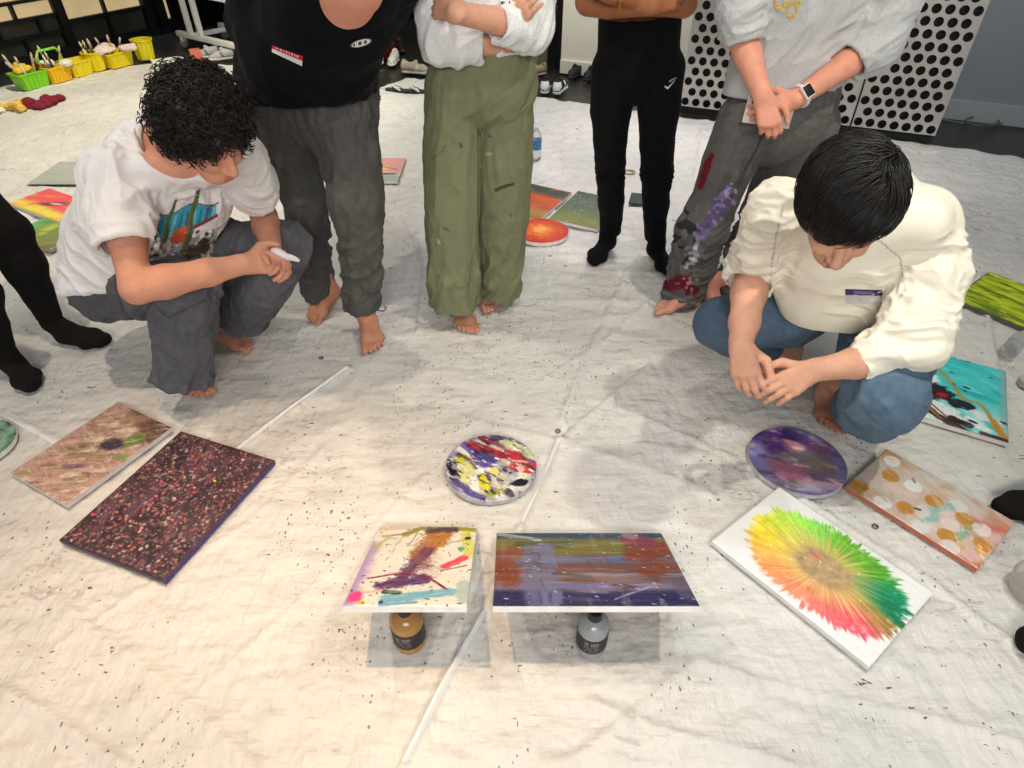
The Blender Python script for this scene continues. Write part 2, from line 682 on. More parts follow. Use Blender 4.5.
# specks of dried paint: warped cells, kept only where a sparse mask lets them
def near_node(x, y, r):
    vd = nt.nodes.new('ShaderNodeVectorMath')
    vd.operation = 'DISTANCE'
    nt.links.new(tc.outputs['Object'], vd.inputs[0])
    vd.inputs[1].default_value = (x, y, 0)
    return math_node('SUBTRACT', 1.0, ramp(vd.outputs['Value'], r * 0.3, r))


trodden = math_node('MAXIMUM', near_node(-0.32, 1.62, 0.75), math_node('MAXIMUM', near_node(-0.05, 1.0, 0.45), near_node(-0.1, 2.2, 0.6)))
for scale, rot, stretch, keep, size, colr, seedv in [(24, 0.5, (1, 2.3, 1), 0.99, 0.17, (52, 54, 52), 0.0), (40, -0.7, (2.0, 1, 1), 0.98, 0.24, (78, 80, 80), 3.0), (60, 0.2, (1.4, 1, 1), 0.97, 0.26, (106, 106, 100), 5.0), (12, 1.1, (1, 1.6, 1), 0.97, 0.12, (48, 52, 50), 9.0)]:
    mp = mapping(stretch, rot)
    wn = noise_node(70, 2, mp)
    va = nt.nodes.new('ShaderNodeVectorMath')
    va.operation = 'MULTIPLY_ADD'
    nt.links.new(wn.outputs['Color'], va.inputs[0])
    va.inputs[1].default_value = (0.8 / scale, 0.8 / scale, 0)
    nt.links.new(mp, va.inputs[2])
    vo = nt.nodes.new('ShaderNodeTexVoronoi')
    vo.voronoi_dimensions = '2D'
    vo.inputs['Scale'].default_value = scale
    nt.links.new(va.outputs[0], vo.inputs['Vector'])
    sep = nt.nodes.new('ShaderNodeSeparateColor')
    nt.links.new(vo.outputs['Color'], sep.inputs[0])
    patch = noise_node(2.1 + seedv * 0.2, 4)
    kp = math_node('GREATER_THAN', math_node('ADD', math_node('ADD', sep.outputs[0], math_node('MULTIPLY', trodden, 0.16)), math_node('MULTIPLY', math_node('SUBTRACT', patch.outputs['Fac'], 0.555), 2.6)), keep)
    sz = math_node('MULTIPLY', sep.outputs[1], size)
    inside = math_node('LESS_THAN', vo.outputs['Distance'], sz)
    base = mixc(math_node('MULTIPLY', math_node('MULTIPLY', kp, inside), 0.85), base, colr)
# pink and grey smears on the far half
far = nt.nodes.new('ShaderNodeSeparateXYZ')
nt.links.new(tc.outputs['Object'], far.inputs[0])
sm = noise_node(11, 5, mapping((1, 1.8, 1), 0.3), 1.5)
mask = math_node('MULTIPLY', ramp(sm.outputs['Fac'], 0.58, 0.66), ramp(noise_node(1.6, 2).outputs['Fac'], 0.5, 0.62))
base = mixc(math_node('MULTIPLY', mask, 0.5), base, (168, 150, 152))
nt.links.new(base, bs.inputs['Base Color'])
# ribbed weave and crinkle bumps
last = None
for vec, sc, dist in [(mapping((1, 16, 1), 0.42), 14, 0.0011), (mapping((16, 1, 1), 0.42), 10, 0.0006), (mapping((1, 2.2, 1), -0.5), 5, 0.028), (mapping((2.4, 1, 1), 0.3), 13, 0.011), (tc.outputs['Object'], 34, 0.002)]:
    n = noise_node(sc, 3, vec)
    bp = nt.nodes.new('ShaderNodeBump')
    bp.inputs['Distance'].default_value = dist
    bp.inputs['Strength'].default_value = 0.9
    nt.links.new(n.outputs['Fac'], bp.inputs['Height'])
    if last:
        nt.links.new(last, bp.inputs['Normal'])
    last = bp.outputs[0]
nt.links.new(last, bs.inputs['Normal'])
sheet = mesh_obj('drop_sheet', V, F, M_TARP, base=np.array([0, 0, 0]))
tag(sheet, 'crinkled white plastic drop sheet covering the floor, flecked with dried paint', 'drop sheet')
M_TAPE = mat('pale_tape', (226, 226, 224), rough=0.32, spec=0.4)
for pp, wd in [([(347, 368), (300, 402), (262, 430), (218, 466), (178, 498)], 0.016), ([(2, 412), (36, 430), (72, 450)], 0.030), ([(484, 612), (455, 664), (430, 712), (404, 764)], 0.018), ([(566, 424), (545, 470), (520, 524)], 0.020)]:
    gl = ground_line(pp)
    fine_ = np.concatenate([np.linspace(gl[i], gl[i + 1], 26, endpoint=False) for i in range(len(gl) - 1)] + [gl[-1:]])
    tv = []
    for i in range(len(fine_)):
        d_ = fine_[min(i + 1, len(fine_) - 1)] - fine_[max(i - 1, 0)]
        d_ = d_ / (np.linalg.norm(d_) + 1e-9)
        nrm_ = np.array([-d_[1], d_[0]])
        for k_ in (-0.5, -0.25, 0, 0.25, 0.5):
            q_ = fine_[i] + nrm_ * wd * k_
            z_ = min(float(tarp_height(q_[:1], q_[1:])[0]) - 0.0115, 0.010) + 0.0022
            tv.append((q_[0], q_[1], z_))
    tf = [(i * 5 + k_, i * 5 + k_ + 1, i * 5 + 6 + k_, i * 5 + 5 + k_) for i in range(len(fine_) - 1) for k_ in range(4)]
    mesh_obj('tape_strip', np.array(tv), tf, M_TAPE, sheet)
M_EYE = mat('dull_metal', (120, 120, 118), rough=0.45, metal=0.8)
for (u, v) in [(558, 430), (876, 525), (321, 357)]:
    p = at(u, v, z=0.0)
    p[2] = float(tarp_height(np.array([p[0]]), np.array([p[1]]))[0]) - 0.008
    ring = [p + 0.0075 * np.array([math.cos(a), math.sin(a), 0.1]) for a in np.linspace(0, 2 * math.pi, 20, endpoint=False)]
    MB().tube(ring, 0.0028, 6, True).build('eyelet', M_EYE, sheet)

# ------------------------------------------------------------------ paintings


class Pic:
    """a picture built of brush strokes, in sheet units (u across, v down)"""

    def __init__(s, U, V, asp, base, seed=0):
        s.U, s.V, s.asp, s.seed = U, V * asp, asp, seed
        s.c = np.zeros(U.shape + (3,)) + np.asarray(base, float)
        s.rs = np.random.RandomState(seed + 11)

    def n(s, f, k=0, oct=4, sx=1.0, sy=1.0, ang=0.0):
        c, q = math.cos(ang), math.sin(ang)
        x, y = s.U * c + s.V * q, -s.U * q + s.V * c
        return fbm(x * f * sx, y * f * sy, s.seed * 1.7 + k, oct)

    def mix(s, m, col, a=1.0):
        m = np.clip(m, 0, 1)[..., None] * a
        s.c = s.c * (1 - m) + np.asarray(col, float) * m
        return s

    def mottle(s, f, amt, k=0, sx=1, sy=1, ang=0.0):
        s.c = s.c * (1 + amt * s.n(f, k, 4, sx, sy, ang)[..., None])
        return s

    def blob(s, u, v, ru, rv, col, a=1.0, ang=0.0, soft=0.25, rag=0.35, f=9):
        v = v * s.asp
        rv = rv * s.asp
        c, q = math.cos(ang), math.sin(ang)
        du, dv = s.U - u, s.V - v
        x, y = du * c + dv * q, -du * q + dv * c
        d = np.hypot(x / ru, y / rv) + rag * s.n(f, u * 31 + v * 17) + rag * 0.5 * s.n(f * 5, u * 11 + v * 7, 3)
        return s.mix((1 - sstep(1 - soft, 1 + soft, d)) * np.clip(0.98 + 0.25 * s.n(24, u * 9 + 2, 3), 0.7, 1), col, a)

    def stroke(s, pts, w, col, a=1.0, soft=0.3, rag=0.3, f=14, dry=0.0):
        P = np.array([(p[0], p[1] * s.asp) for p in pts], float)
        if len(P) > 2:
            Q = np.vstack([2 * P[0] - P[1], P, 2 * P[-1] - P[-2]])
            out = []
            for i in range(1, len(Q) - 2):
                for t in np.linspace(0, 1, 5, endpoint=False):
                    out.append(0.5 * (2 * Q[i] + (Q[i + 1] - Q[i - 1]) * t + (2 * Q[i - 1] - 5 * Q[i] + 4 * Q[i + 1] - Q[i + 2]) * t * t + (3 * Q[i] - Q[i - 1] - 3 * Q[i + 1] + Q[i + 2]) * t ** 3))
            P = np.array(out + [P[-1]])
        U2 = s.U + w * rag * s.n(f, P[0, 0] * 13 + 1)
        V2 = s.V + w * rag * s.n(f, P[0, 1] * 19 + 2)
        dx_ = P[-1] - P[0]
        U2 = U2 + w * rag * 0.45 * s.n(55, P[0, 0] * 7 + 3, 2)
        V2 = V2 + w * rag * 0.45 * s.n(55, P[0, 1] * 5 + 4, 2)
        d, _ = seg_dist(U2, V2, P)
        m = 1 - sstep(w * (1 - soft), w * (1 + soft), d)
        m = m * np.clip(0.93 + 0.55 * s.n(16, P[0, 0] * 3 + 8, 3, 0.35, 3, math.atan2(dx_[1], dx_[0])), 0.25, 1)
        if dry:
            dx = P[-1] - P[0]
            m = m * sstep(-0.2, 0.25, s.n(10, 5, 3, 0.6, 7, math.atan2(dx[1], dx[0])) + (0.6 - dry))
        return s.mix(m, col, a)

    def streaks(s, ang, f, stretch, cols, lo=0.0, hi=0.3, a=0.8):
        for k, c in enumerate(cols):
            s.mix(sstep(lo, hi, s.n(f, 40 + k * 3, 4, 1 / stretch, 1, ang)), c, a)
        return s

    def flecks(s, n, r0, r1, cols, ang=None, stretch=1.0, a=0.95, region=None):
        for k in range(n):
            u, v = s.rs.rand(2)
            if region:
                u = region[0] + u * (region[1] - region[0])
                v = region[2] + v * (region[3] - region[2])
            r = r0 + (r1 - r0) * s.rs.rand() ** 2
            t = s.rs.rand() * 3.14 if ang is None else ang + s.rs.randn() * 0.2
            c = cols[s.rs.randint(len(cols))]
            c = np.clip(np.asarray(c, float) * (0.8 + 0.4 * s.rs.rand()), 0, 255)
            v = v * s.asp
            R = r * max(1, stretch) * 1.6
            if s.U.ndim == 2:
                mask = (np.abs(s.U - u) < R) & (np.abs(s.V - v) < R)
            idx = np.where(mask)
            if len(idx[0]) == 0:
                continue
            du, dv = s.U[idx] - u, s.V[idx] - v
            x, y = du * math.cos(t) + dv * math.sin(t), -du * math.sin(t) + dv * math.cos(t)
            d = np.hypot(x / (r * stretch), y / r)
            m = (1 - sstep(0.75, 1.15, d))[:, None] * a
            s.c[idx] = s.c[idx] * (1 - m) + c * m
        return s


def rect_from_px(corners, z):
    P = [at(u, v, z=z) for u, v in corners]
    c = sum(P) / 4
    ex = unit((P[1] - P[0]) + (P[2] - P[3]))
    ey = (P[3] - P[0]) + (P[2] - P[1])
    ey = ey - ex * (ey @ ex)
    ey = unit(ey)
    w = (np.linalg.norm(P[1] - P[0]) + np.linalg.norm(P[2] - P[3])) / 2
    l = (np.linalg.norm(P[3] - P[0]) + np.linalg.norm(P[2] - P[1])) / 2
    return c, ex, ey, w, l


def canvas(name, label, c, ex, ey, w, l, th, fn, side=(225, 224, 222), base_col=(235, 234, 230), res=200, cat='painting', group=None, m=None, seed=0, sides=None):
    """stretched canvas whose painted face is centred on c; ex to its right, ey down the picture"""
    asp = l / w
    nx = int(res if w >= l else res * w / l)
    ny = int(res if l >= w else res * l / w)
    U, Vv = np.meshgrid(np.linspace(0, 1, nx), np.linspace(0, 1, ny), indexing='ij')
    pic = Pic(U, Vv, asp, base_col, seed)
    fn(pic)
    cols = lin(np.clip(pic.c, 0, 255)).reshape(-1, 3)
    nrm = unit(np.cross(ey, ex))
    if nrm[2] < 0:
        nrm = -nrm
    lum = pic.c.mean(-1)
    relief = 0.0006 * np.clip((pic.n(40, 77, 3)), -1, 1)
    rim = np.minimum(np.minimum(U, 1 - U) * w, np.minimum(Vv, 1 - Vv) * l)
    drop = -0.0022 * (1 - sstep(0, 0.004, rim))
    P = c + (U[..., None] - 0.5) * w * ex + (Vv[..., None] - 0.5) * l * ey + nrm * (relief * sstep(0, 0.01, rim) + drop)[..., None]
    V = P.reshape(-1, 3)
    ii = np.arange(nx - 1)[:, None] * ny + np.arange(ny - 1)[None, :]
    F = np.stack([ii, ii + ny, ii + ny + 1, ii + 1], -1).reshape(-1, 4)
    # sides and back
    sV, sF, sC = [], [], []
    k = 0
    sides = sides or [side] * 4
    ring = [(-.5, -.5), (.5, -.5), (.5, .5), (-.5, .5)]
    nseg = 40
    for e in range(4):
        a, b = ring[e], ring[(e + 1) % 4]
        for q in range(nseg + 1):
            t = q / nseg
            x, y = a[0] + (b[0] - a[0]) * t, a[1] + (b[1] - a[1]) * t
            top = c + x * w * ex + y * l * ey - nrm * 0.0022
            sV += [top, top - nrm * (th - 0.0022)]
            jit = 0.94 + 0.12 * (n2(np.array([q * 0.3]), np.array([e * 5.0]), seed)[0] * 0.5 + 0.5)
            sC += [lin(np.clip(np.array(sides[e]) * jit, 0, 255))] * 2
        for q in range(nseg):
            j = k + q * 2
            sF.append((j, j + 1, j + 3, j + 2))
        k += (nseg + 1) * 2
    bk = [c + x * w * ex + y * l * ey - nrm * th for x, y in ring]
    sV += bk
    sC += [lin((150, 140, 125))] * 4
    sF.append((k, k + 3, k + 2, k + 1))
    F2 = np.array(sF) + len(V)
    o = mesh_obj(name, np.concatenate([V, sV]), np.concatenate([F, F2]), m or M_PAINT, None, c - nrm * th, np.concatenate([cols, sC]), True, None, 40)
    return tag(o, label, cat, group)


def round_canvas(name, label, c, r, th, fn, side=(220, 219, 218), base_col=(230, 228, 224), res=110, cat='painting', group=None, m=None, seed=0):
    nr, na = res, res * 3
    rr = np.linspace(0.004, 1, nr)
    aa = np.linspace(0, 2 * math.pi, na, endpoint=False)
    Rr, Aa = np.meshgrid(rr, aa, indexing='ij')
    X, Y = Rr * np.cos(Aa), Rr * np.sin(Aa)
    pic = Pic(X * 0.5 + 0.5, 0.5 - Y * 0.5, 1.0, base_col, seed)
    fn(pic)
    cols = lin(np.clip(pic.c, 0, 255)).reshape(-1, 3)
    rel = 0.0007 * np.clip(pic.n(40, 77, 3), -1, 1) * sstep(1, 0.95, Rr) - 0.002 * (1 - sstep(0, 0.03, 1 - Rr))
    V = np.stack([c[0] + X * r, c[1] + Y * r, c[2] + rel], -1).reshape(-1, 3)
    F = []
    i = np.arange(nr - 1)[:, None] * na
    j = np.arange(na)[None, :]
    j2 = (j + 1) % na
    F = np.stack([i + j, i + na + j, i + na + j2, i + j2], -1).reshape(-1, 4)
    sV = np.concatenate([np.stack([c[0] + np.cos(aa) * r, c[1] + np.sin(aa) * r, np.full(na, z)], -1) for z in (c[2] - 0.002, c[2] - th)])
    k = np.arange(na)
    k2 = (k + 1) % na
    F2 = np.stack([k, k + na, k2 + na, k2], -1) + len(V)
    jit = (0.88 + 0.2 * (n2(np.cos(aa) * 9, np.sin(aa) * 9, seed) * 0.5 + 0.5))[:, None]
    sc = np.concatenate([np.clip(np.array(side) * jit, 0, 255)] * 2)
    o = mesh_obj(name, np.concatenate([V, sV]), np.concatenate([F, F2]), m or M_PAINT, None, np.array([c[0], c[1], c[2] - th]), np.concatenate([cols, lin(sc)]), True, None, 40)
    return tag(o, label, cat, group)


CV = 'canvas paintings laid out on the floor'
TH = 0.019


def px_canvas(name, label, corners, fn, th=TH, **kw):
    c, ex, ey, w, l = rect_from_px(corners, th)
    return canvas(name, label, c, ex, ey, w, l, th, fn, group=CV, **kw)


def confetti(p):
    p.mottle(5, 0.3)
    p.streaks(1.25, 9, 5, [(84, 52, 66), (42, 30, 44), (110, 72, 84)], 0.05, 0.4, 0.6)
    g = [(150, 108, 100), (140, 86, 84), (184, 160, 150), (120, 100, 88), (100, 74, 82), (160, 132, 118), (160, 96, 84), (98, 92, 78), (120, 66, 76), (86, 60, 80)]
    p.flecks(2300, 0.004, 0.0135, g, None, 1.5, 0.85)
    p.flecks(45, 0.006, 0.012, [(226, 96, 76), (222, 74, 96), (226, 132, 92)], None, 1.5, region=(0.25, 0.9, 0.3, 0.95))
    p.flecks(9, 0.007, 0.014, [(80, 160, 170), (210, 200, 70), (230, 60, 110)], None, 1.4)
    p.flecks(60, 0.003, 0.006, [(150, 110, 120), (110, 76, 100)], 1.25, 10, 0.7)
    e = np.minimum(np.minimum(p.U, 1 - p.U), np.minimum(p.V, p.asp - p.V))
    p.mix(1 - sstep(0.0, 0.03, e), (60, 40, 50), 0.8)


def marsh(p):
    p.streaks(2.5, 6, 4, [(196, 158, 146), (160, 120, 108), (214, 188, 174), (178, 138, 116)], 0.05, 0.4, 0.6)
    p.mix(sstep(0.30, 0.12, p.V / p.asp * 0.8 + 0.35 * (1 - p.U) + 0.10 * p.n(5)), (96, 70, 60), 0.95)
    for k in range(26):
        u, v = 0.2 + 0.7 * p.rs.rand(), 0.15 + 0.7 * p.rs.rand()
        p.blob(u, v, 0.05 + 0.08 * p.rs.rand(), 0.02 + 0.03 * p.rs.rand(), [(128, 124, 74), (112, 118, 70), (204, 190, 158), (150, 120, 96), (220, 204, 186)][k % 5], 0.7, -0.6 + 0.5 * p.rs.rand())
    p.blob(0.80, 0.26, 0.10, 0.12, (88, 124, 48), 0.9, 0.6)
    p.blob(0.92, 0.45, 0.05, 0.04, (104, 160, 60), 0.9, 0.6)
    p.blob(0.62, 0.40, 0.13, 0.08, (56, 42, 66), 0.95, -0.3)
    p.blob(0.56, 0.70, 0.13, 0.025, (70, 68, 132), 0.9, -0.5)
    p.blob(0.34, 0.52, 0.05, 0.03, (84, 76, 104), 0.7)
    p.mix(sstep(0.26, 0.10, p.V / p.asp * 0.8 + 0.35 * (1 - p.U) + 0.10 * p.n(5)), (88, 64, 56), 0.85)
    p.streaks(2.5, 18, 5, [(120, 92, 76), (230, 212, 196), (140, 130, 84), (176, 120, 110)], 0.2, 0.5, 0.6)
    p.streaks(0.3, 22, 3, [(230, 214, 200), (100, 76, 66)], 0.3, 0.55, 0.4)


def sunflower(p):
    cx, cy = 0.525, 0.495 * p.asp
    du, dv = p.U - cx, p.V - cy
    r = (np.abs(du / 0.465) ** 2.5 + np.abs(dv / (0.455 * p.asp)) ** 2.5) ** 0.4
    a = np.arctan2(dv, du)
    ray1 = fbm(np.cos(a) * 14 + r * 0.7, np.sin(a) * 14 + r * 0.5, 5, 3)
    ray2 = fbm(np.cos(a) * 40 + r * 1.5, np.sin(a) * 40, 9, 2)
    hue = [(-3.15, (244, 232, 62)), (-2.65, (178, 236, 90)), (-2.2, (140, 222, 90)), (-1.87, (120, 190, 62)), (-0.8, (92, 172, 44)), (-0.42, (14, 138, 92)), (-0.12, (12, 124, 86)), (0.06, (150, 128, 62)),
           (0.24, (200, 136, 92)), (0.42, (246, 90, 112)), (0.9, (248, 106, 112)), (1.4, (246, 136, 112)), (1.9, (250, 150, 108)), (2.4, (252, 160, 90)), (2.8, (250, 204, 70)), (3.15, (244, 232, 62))]
    ha = np.array([h[0] for h in hue])
    hc = np.array([h[1] for h in hue], float)
    aa = np.clip(a + 0.18 * ray1, -3.14, 3.14)
    col = np.stack([np.interp(aa, ha, hc[:, k]) for k in range(3)], -1)
    col *= (1 + 0.12 * ray2 + 0.14 * p.n(16, 3))[..., None]
    inner = np.array([216, 186, 108], float)
    t = sstep(0.78, 0.35, r + 0.25 * ray1)[..., None]
    col = col * (1 - 0.8 * t) + inner * 0.8 * t
    t = (sstep(0.42, 0.28, r + 0.06 * ray2))[..., None]
    core = np.array([186, 156, 116]) * (1 + 0.22 * p.n(26, 6))[..., None]
    col = col * (1 - t * 0.92) + core * 0.92 * t
    lines = sstep(0.18, 0.42, ray2) * sstep(0.30, 0.42, r) * sstep(0.95, 0.45, r)
    col = col * (1 - 0.6 * lines[..., None]) + np.array([250, 236, 150]) * 0.6 * lines[..., None]
    out = 1 - sstep(0.93, 1.02, r + 0.13 * ray1 + 0.06 * ray2 + 0.05 * p.n(9))
    p.mix(out, (0, 0, 0), 0)
    edge_ = sstep(0.2, 0.45, p.n(30, 9)) * sstep(0.7, 0.95, r)
    out = out * (1 - 0.5 * edge_)
    m = out[..., None]
    p.c = p.c * (1 - m) + col * m
    p.blob(0.45, 0.43, 0.03, 0.025, (224, 100, 96), 0.7)
    p.flecks(16, 0.003, 0.006, [(250, 250, 240), (250, 240, 150)], None, 2.0, 0.8, (0.2, 0.85, 0.2, 0.8))


def dots(p):
    p.streaks(0.7, 3, 2.0, [(176, 140, 104), (196, 180, 160), (186, 150, 128), (208, 180, 164)], 0, 0.3, 0.75)
    p.mix(sstep(0.25, 0.0, p.U), (150, 106, 66), 0.55)
    p.mix(sstep(0.72, 1.0, p.U) * sstep(0.2, 0.7, p.V / p.asp + 0.3), (196, 106, 82), 0.8)
    p.blob(0.9, 0.45, 0.12, 0.2, (206, 98, 92), 0.7)
    p.mix(sstep(-0.35, 0.2, p.n(3, 8)), (200, 190, 180), 0.8)
    w, o = (222, 220, 218), (186, 126, 44)
    for k, (u, v, c) in enumerate([(0.1, 0.17, w), (0.17, 0.43, o), (0.34, 0.38, w), (0.09, 0.62, (200, 180, 172)), (0.25, 0.62, (214, 190, 184)), (0.07, 0.86, o), (0.27, 0.9, w), (0.41, 0.78, o),
                                   (0.52, 0.42, o), (0.66, 0.27, (206, 204, 196)), (0.74, 0.42, o), (0.52, 0.65, (206, 202, 196)), (0.57, 0.92, (208, 208, 204)), (0.70, 0.62, (216, 196, 190)), (0.73, 0.82, o),
                                   (0.87, 0.42, (222, 208, 200)), (0.93, 0.64, (196, 130, 60)), (0.79, 1.0 - 0.06, (210, 208, 206)), (0.92, 0.86, (214, 176, 172))]):
        p.blob(u, v, 0.066, 0.10, c, 0.93, 0.0, 0.12, 0.14, 7)
    p.stroke([(0.61, 0.36), (0.56, 0.56), (0.59, 0.68), (0.56, 0.80)], 0.032, (122, 172, 172), 0.8, rag=1.2)
    p.stroke([(0.81, 0.46), (0.80, 0.6), (0.79, 0.74)], 0.024, (112, 166, 134), 0.85, rag=1.2)
    p.stroke([(0.30, 0.26), (0.33, 0.30)], 0.012, (92, 88, 80), 0.8)
    p.stroke([(0.46, 0.70), (0.49, 0.68)], 0.010, (40, 36, 34), 0.9)
    p.flecks(40, 0.006, 0.012, [(222, 164, 80), (232, 200, 150)], 0.6, 2.5, 0.7, (0.75, 1, 0.5, 1))
    p.streaks(0.3, 14, 3, [(230, 214, 200), (150, 116, 90)], 0.25, 0.5, 0.35)


def teal(p):
    p.mix(sstep(0.9, 0.5, p.V / p.asp + 0.18 * p.n(3)), (60, 200, 200), 1)
    p.streaks(0.35, 6, 3, [(120, 226, 220), (24, 168, 170), (90, 212, 206)], 0.05, 0.35, 0.7)
    p.mix(sstep(0.88, 0.97, p.U), (140, 180, 184), 0.75)
    p.blob(0.15, 0.42, 0.14, 0.09, (240, 240, 238), 0.95)
    p.blob(0.25, 0.78, 0.34, 0.07, (240, 238, 236), 0.95, 0.3)
    p.blob(0.7, 0.88, 0.14, 0.05, (236, 240, 240), 0.9, 0.6)
    p.stroke([(-0.1, 0.2), (0.2, 0.22), (0.42, 0.40), (0.55, 0.58), (0.75, 0.62), (0.9, 0.9)], 0.026, (176, 142, 66), 0.95)
    p.stroke([(0.86, 0.78), (0.95, 0.95)], 0.04, (196, 134, 34), 0.95)
    p.blob(0.18, 0.6, 0.27, 0.11, (30, 16, 18), 1, -0.05, 0.15)
    p.stroke([(0.02, 0.72), (0.36, 0.63)], 0.03, (90, 20, 24), 1)
    p.blob(0.33, 0.62, 0.06, 0.035, (176, 20, 30), 1, -0.4)
    p.blob(0.05, 0.52, 0.1, 0.04, (190, 140, 60), 0.9, -0.4)
    p.blob(0.53, 0.68, 0.15, 0.06, (22, 20, 26), 1, -0.1, 0.15)
    p.stroke([(0.1, 0.78), (0.3, 0.92), (0.55, 1.0)], 0.05, (70, 26, 24), 1)
    p.stroke([(0.14, 0.80), (0.35, 0.95)], 0.010, (200, 160, 60), 0.9)
    p.stroke([(0.2, 0.76), (0.45, 0.94)], 0.012, (120, 60, 30), 0.9)
    p.stroke([(0.45, 0.9), (0.62, 0.93)], 0.05, (36, 14, 18), 1)
    p.stroke([(0.75, 0.98), (1.0, 0.99)], 0.035, (70, 18, 24), 1)
    p.flecks(16, 0.012, 0.03, [(24, 44, 54), (20, 24, 32), (30, 90, 100)], 0.3, 2.2, 0.95)
    e = np.minimum(np.minimum(p.U, 1 - p.U), np.minimum(p.V, p.asp - p.V))
    p.mix(1 - sstep(0.0, 0.02, e), (120, 150, 140), 0.8)


px_canvas('canvas_painting', 'dark brown canvas speckled all over with confetti-like flecks and purple edges', [(179.5, 430.5), (275, 460), (163.5, 581), (60, 540)], confetti, base_col=(68, 48, 56), sides=[(70, 46, 60), (66, 48, 118), (52, 40, 70), (60, 42, 56)], seed=1, res=330)
px_canvas('canvas_painting', 'mauve and olive abstract canvas with a dark purple blot, lying beside the speckled one', [(118, 402), (171, 427), (66, 505), (9, 472)], marsh, base_col=(184, 150, 138), sides=[(120, 100, 90), (206, 202, 206), (214, 206, 206), (190, 170, 160)], seed=2, res=190)
px_canvas('canvas_painting', 'white canvas with a rainbow sunburst of radiating brush strokes', [(779, 486), (932, 591), (872, 668), (712, 541)], sunflower, base_col=(236, 235, 234), sides=[(226, 225, 224)] * 4, seed=3, res=330)
px_canvas('canvas_painting', 'tan canvas with white and ochre polka dots and orange edges', [(889, 449.5), (1018, 523), (976, 567), (844, 484.5)], dots, base_col=(190, 160, 132), sides=[(150, 106, 70), (190, 100, 80), (178, 104, 74), (196, 130, 84)], seed=4, res=220)
px_canvas('canvas_painting', 'turquoise canvas with dark red and black poured shapes, behind the man in blue jeans', [(918, 347), (1011, 373), (1003, 440), (905, 413)], teal, base_col=(240, 240, 238), sides=[(120, 150, 140), (150, 160, 150), (226, 224, 220), (200, 200, 196)], seed=5, res=200)


def round_splash(p):
    p.mottle(4, 0.05)
    p.streaks(0.8, 4, 1.5, [(200, 196, 190), (120, 116, 128), (232, 226, 214)], 0.05, 0.3, 0.6)
    p.flecks(150, 0.025, 0.075, [(236, 234, 226), (214, 210, 200), (60, 54, 84), (130, 122, 150), (226, 222, 214), (40, 38, 50), (180, 176, 190), (200, 196, 150)], 0.8, 1.8, 0.85)
    e = np.hypot(p.U - .5, p.V - .5)
    p.mix(sstep(0.40, 0.48, e + 0.05 * p.n(6)), (150, 146, 164), 0.55)
    p.blob(0.12, 0.52, 0.09, 0.14, (24, 20, 40), 1, 0.2, 0.15)
    p.blob(0.25, 0.62, 0.10, 0.2, (224, 222, 140), 0.95, -0.3, 0.2)
    p.blob(0.17, 0.38, 0.08, 0.06, (222, 218, 50), 0.95, 0)
    p.blob(0.2, 0.26, 0.09, 0.07, (238, 236, 230), 0.95)
    p.blob(0.33, 0.75, 0.06, 0.12, (236, 234, 226), 0.9, -0.2)
    p.stroke([(0.20, 0.17), (0.34, 0.34), (0.45, 0.46)], 0.055, (84, 70, 150), 0.95)
    p.stroke([(0.30, 0.26), (0.44, 0.40), (0.60, 0.36)], 0.05, (70, 56, 132), 0.95)
    p.stroke([(0.42, 0.46), (0.52, 0.46)], 0.06, (92, 76, 160), 0.9)
    p.stroke([(0.27, 0.16), (0.45, 0.24), (0.8, 0.33)], 0.055, (178, 30, 44), 0.97)
    p.stroke([(0.38, 0.06), (0.60, 0.16)], 0.05, (120, 28, 46), 0.95)
    p.stroke([(0.32, 0.11), (0.52, 0.20), (0.62, 0.26)], 0.02, (232, 210, 180), 0.9)
    p.stroke([(0.60, 0.34), (0.85, 0.43), (0.97, 0.47)], 0.05, (196, 42, 56), 0.97)
    p.stroke([(0.62, 0.40), (0.9, 0.44)], 0.015, (236, 200, 170), 0.9)
    p.stroke([(0.74, 0.52), (0.93, 0.56)], 0.05, (184, 32, 44), 0.95)
    p.blob(0.83, 0.55, 0.045, 0.06, (226, 206, 180), 0.9)
    p.stroke([(0.62, 0.12), (0.85, 0.24), (0.92, 0.36)], 0.05, (196, 206, 150), 0.9)
    p.blob(0.56, 0.06, 0.09, 0.05, (54, 52, 92), 0.9)
    p.blob(0.44, 0.76, 0.065, 0.13, (226, 216, 36), 0.95, -0.25, 0.15)
    p.blob(0.53, 0.58, 0.05, 0.05, (230, 222, 60), 0.95)
    p.stroke([(0.45, 0.62), (0.56, 0.82)], 0.02, (88, 68, 140), 0.9)
    p.blob(0.60, 0.72, 0.09, 0.13, (216, 204, 176), 0.9, -0.2)
    p.blob(0.82, 0.74, 0.09, 0.055, (18, 16, 26), 1, -0.25, 0.12)
    p.blob(0.72, 0.68, 0.05, 0.06, (190, 196, 190), 0.8)
    p.stroke([(0.5, 0.90), (0.62, 0.86)], 0.035, (150, 146, 40), 0.9)
    p.stroke([(0.13, 0.72), (0.26, 0.86), (0.42, 0.95)], 0.04, (84, 72, 140), 0.9)
    p.blob(0.66, 0.55, 0.03, 0.05, (40, 36, 50), 0.9)
    p.flecks(60, 0.006, 0.02, [(240, 240, 236), (50, 40, 80), (220, 216, 210), (120, 30, 50), (30, 26, 40), (100, 86, 150)], 0.7, 2.2, 0.85)
    p.flecks(120, 0.006, 0.018, [(240, 238, 230), (44, 36, 70), (150, 146, 150), (100, 84, 160)], 0.6, 2.6, 0.8)
    p.streaks(0.6, 16, 4, [(236, 232, 226), (40, 34, 56)], 0.3, 0.55, 0.6)


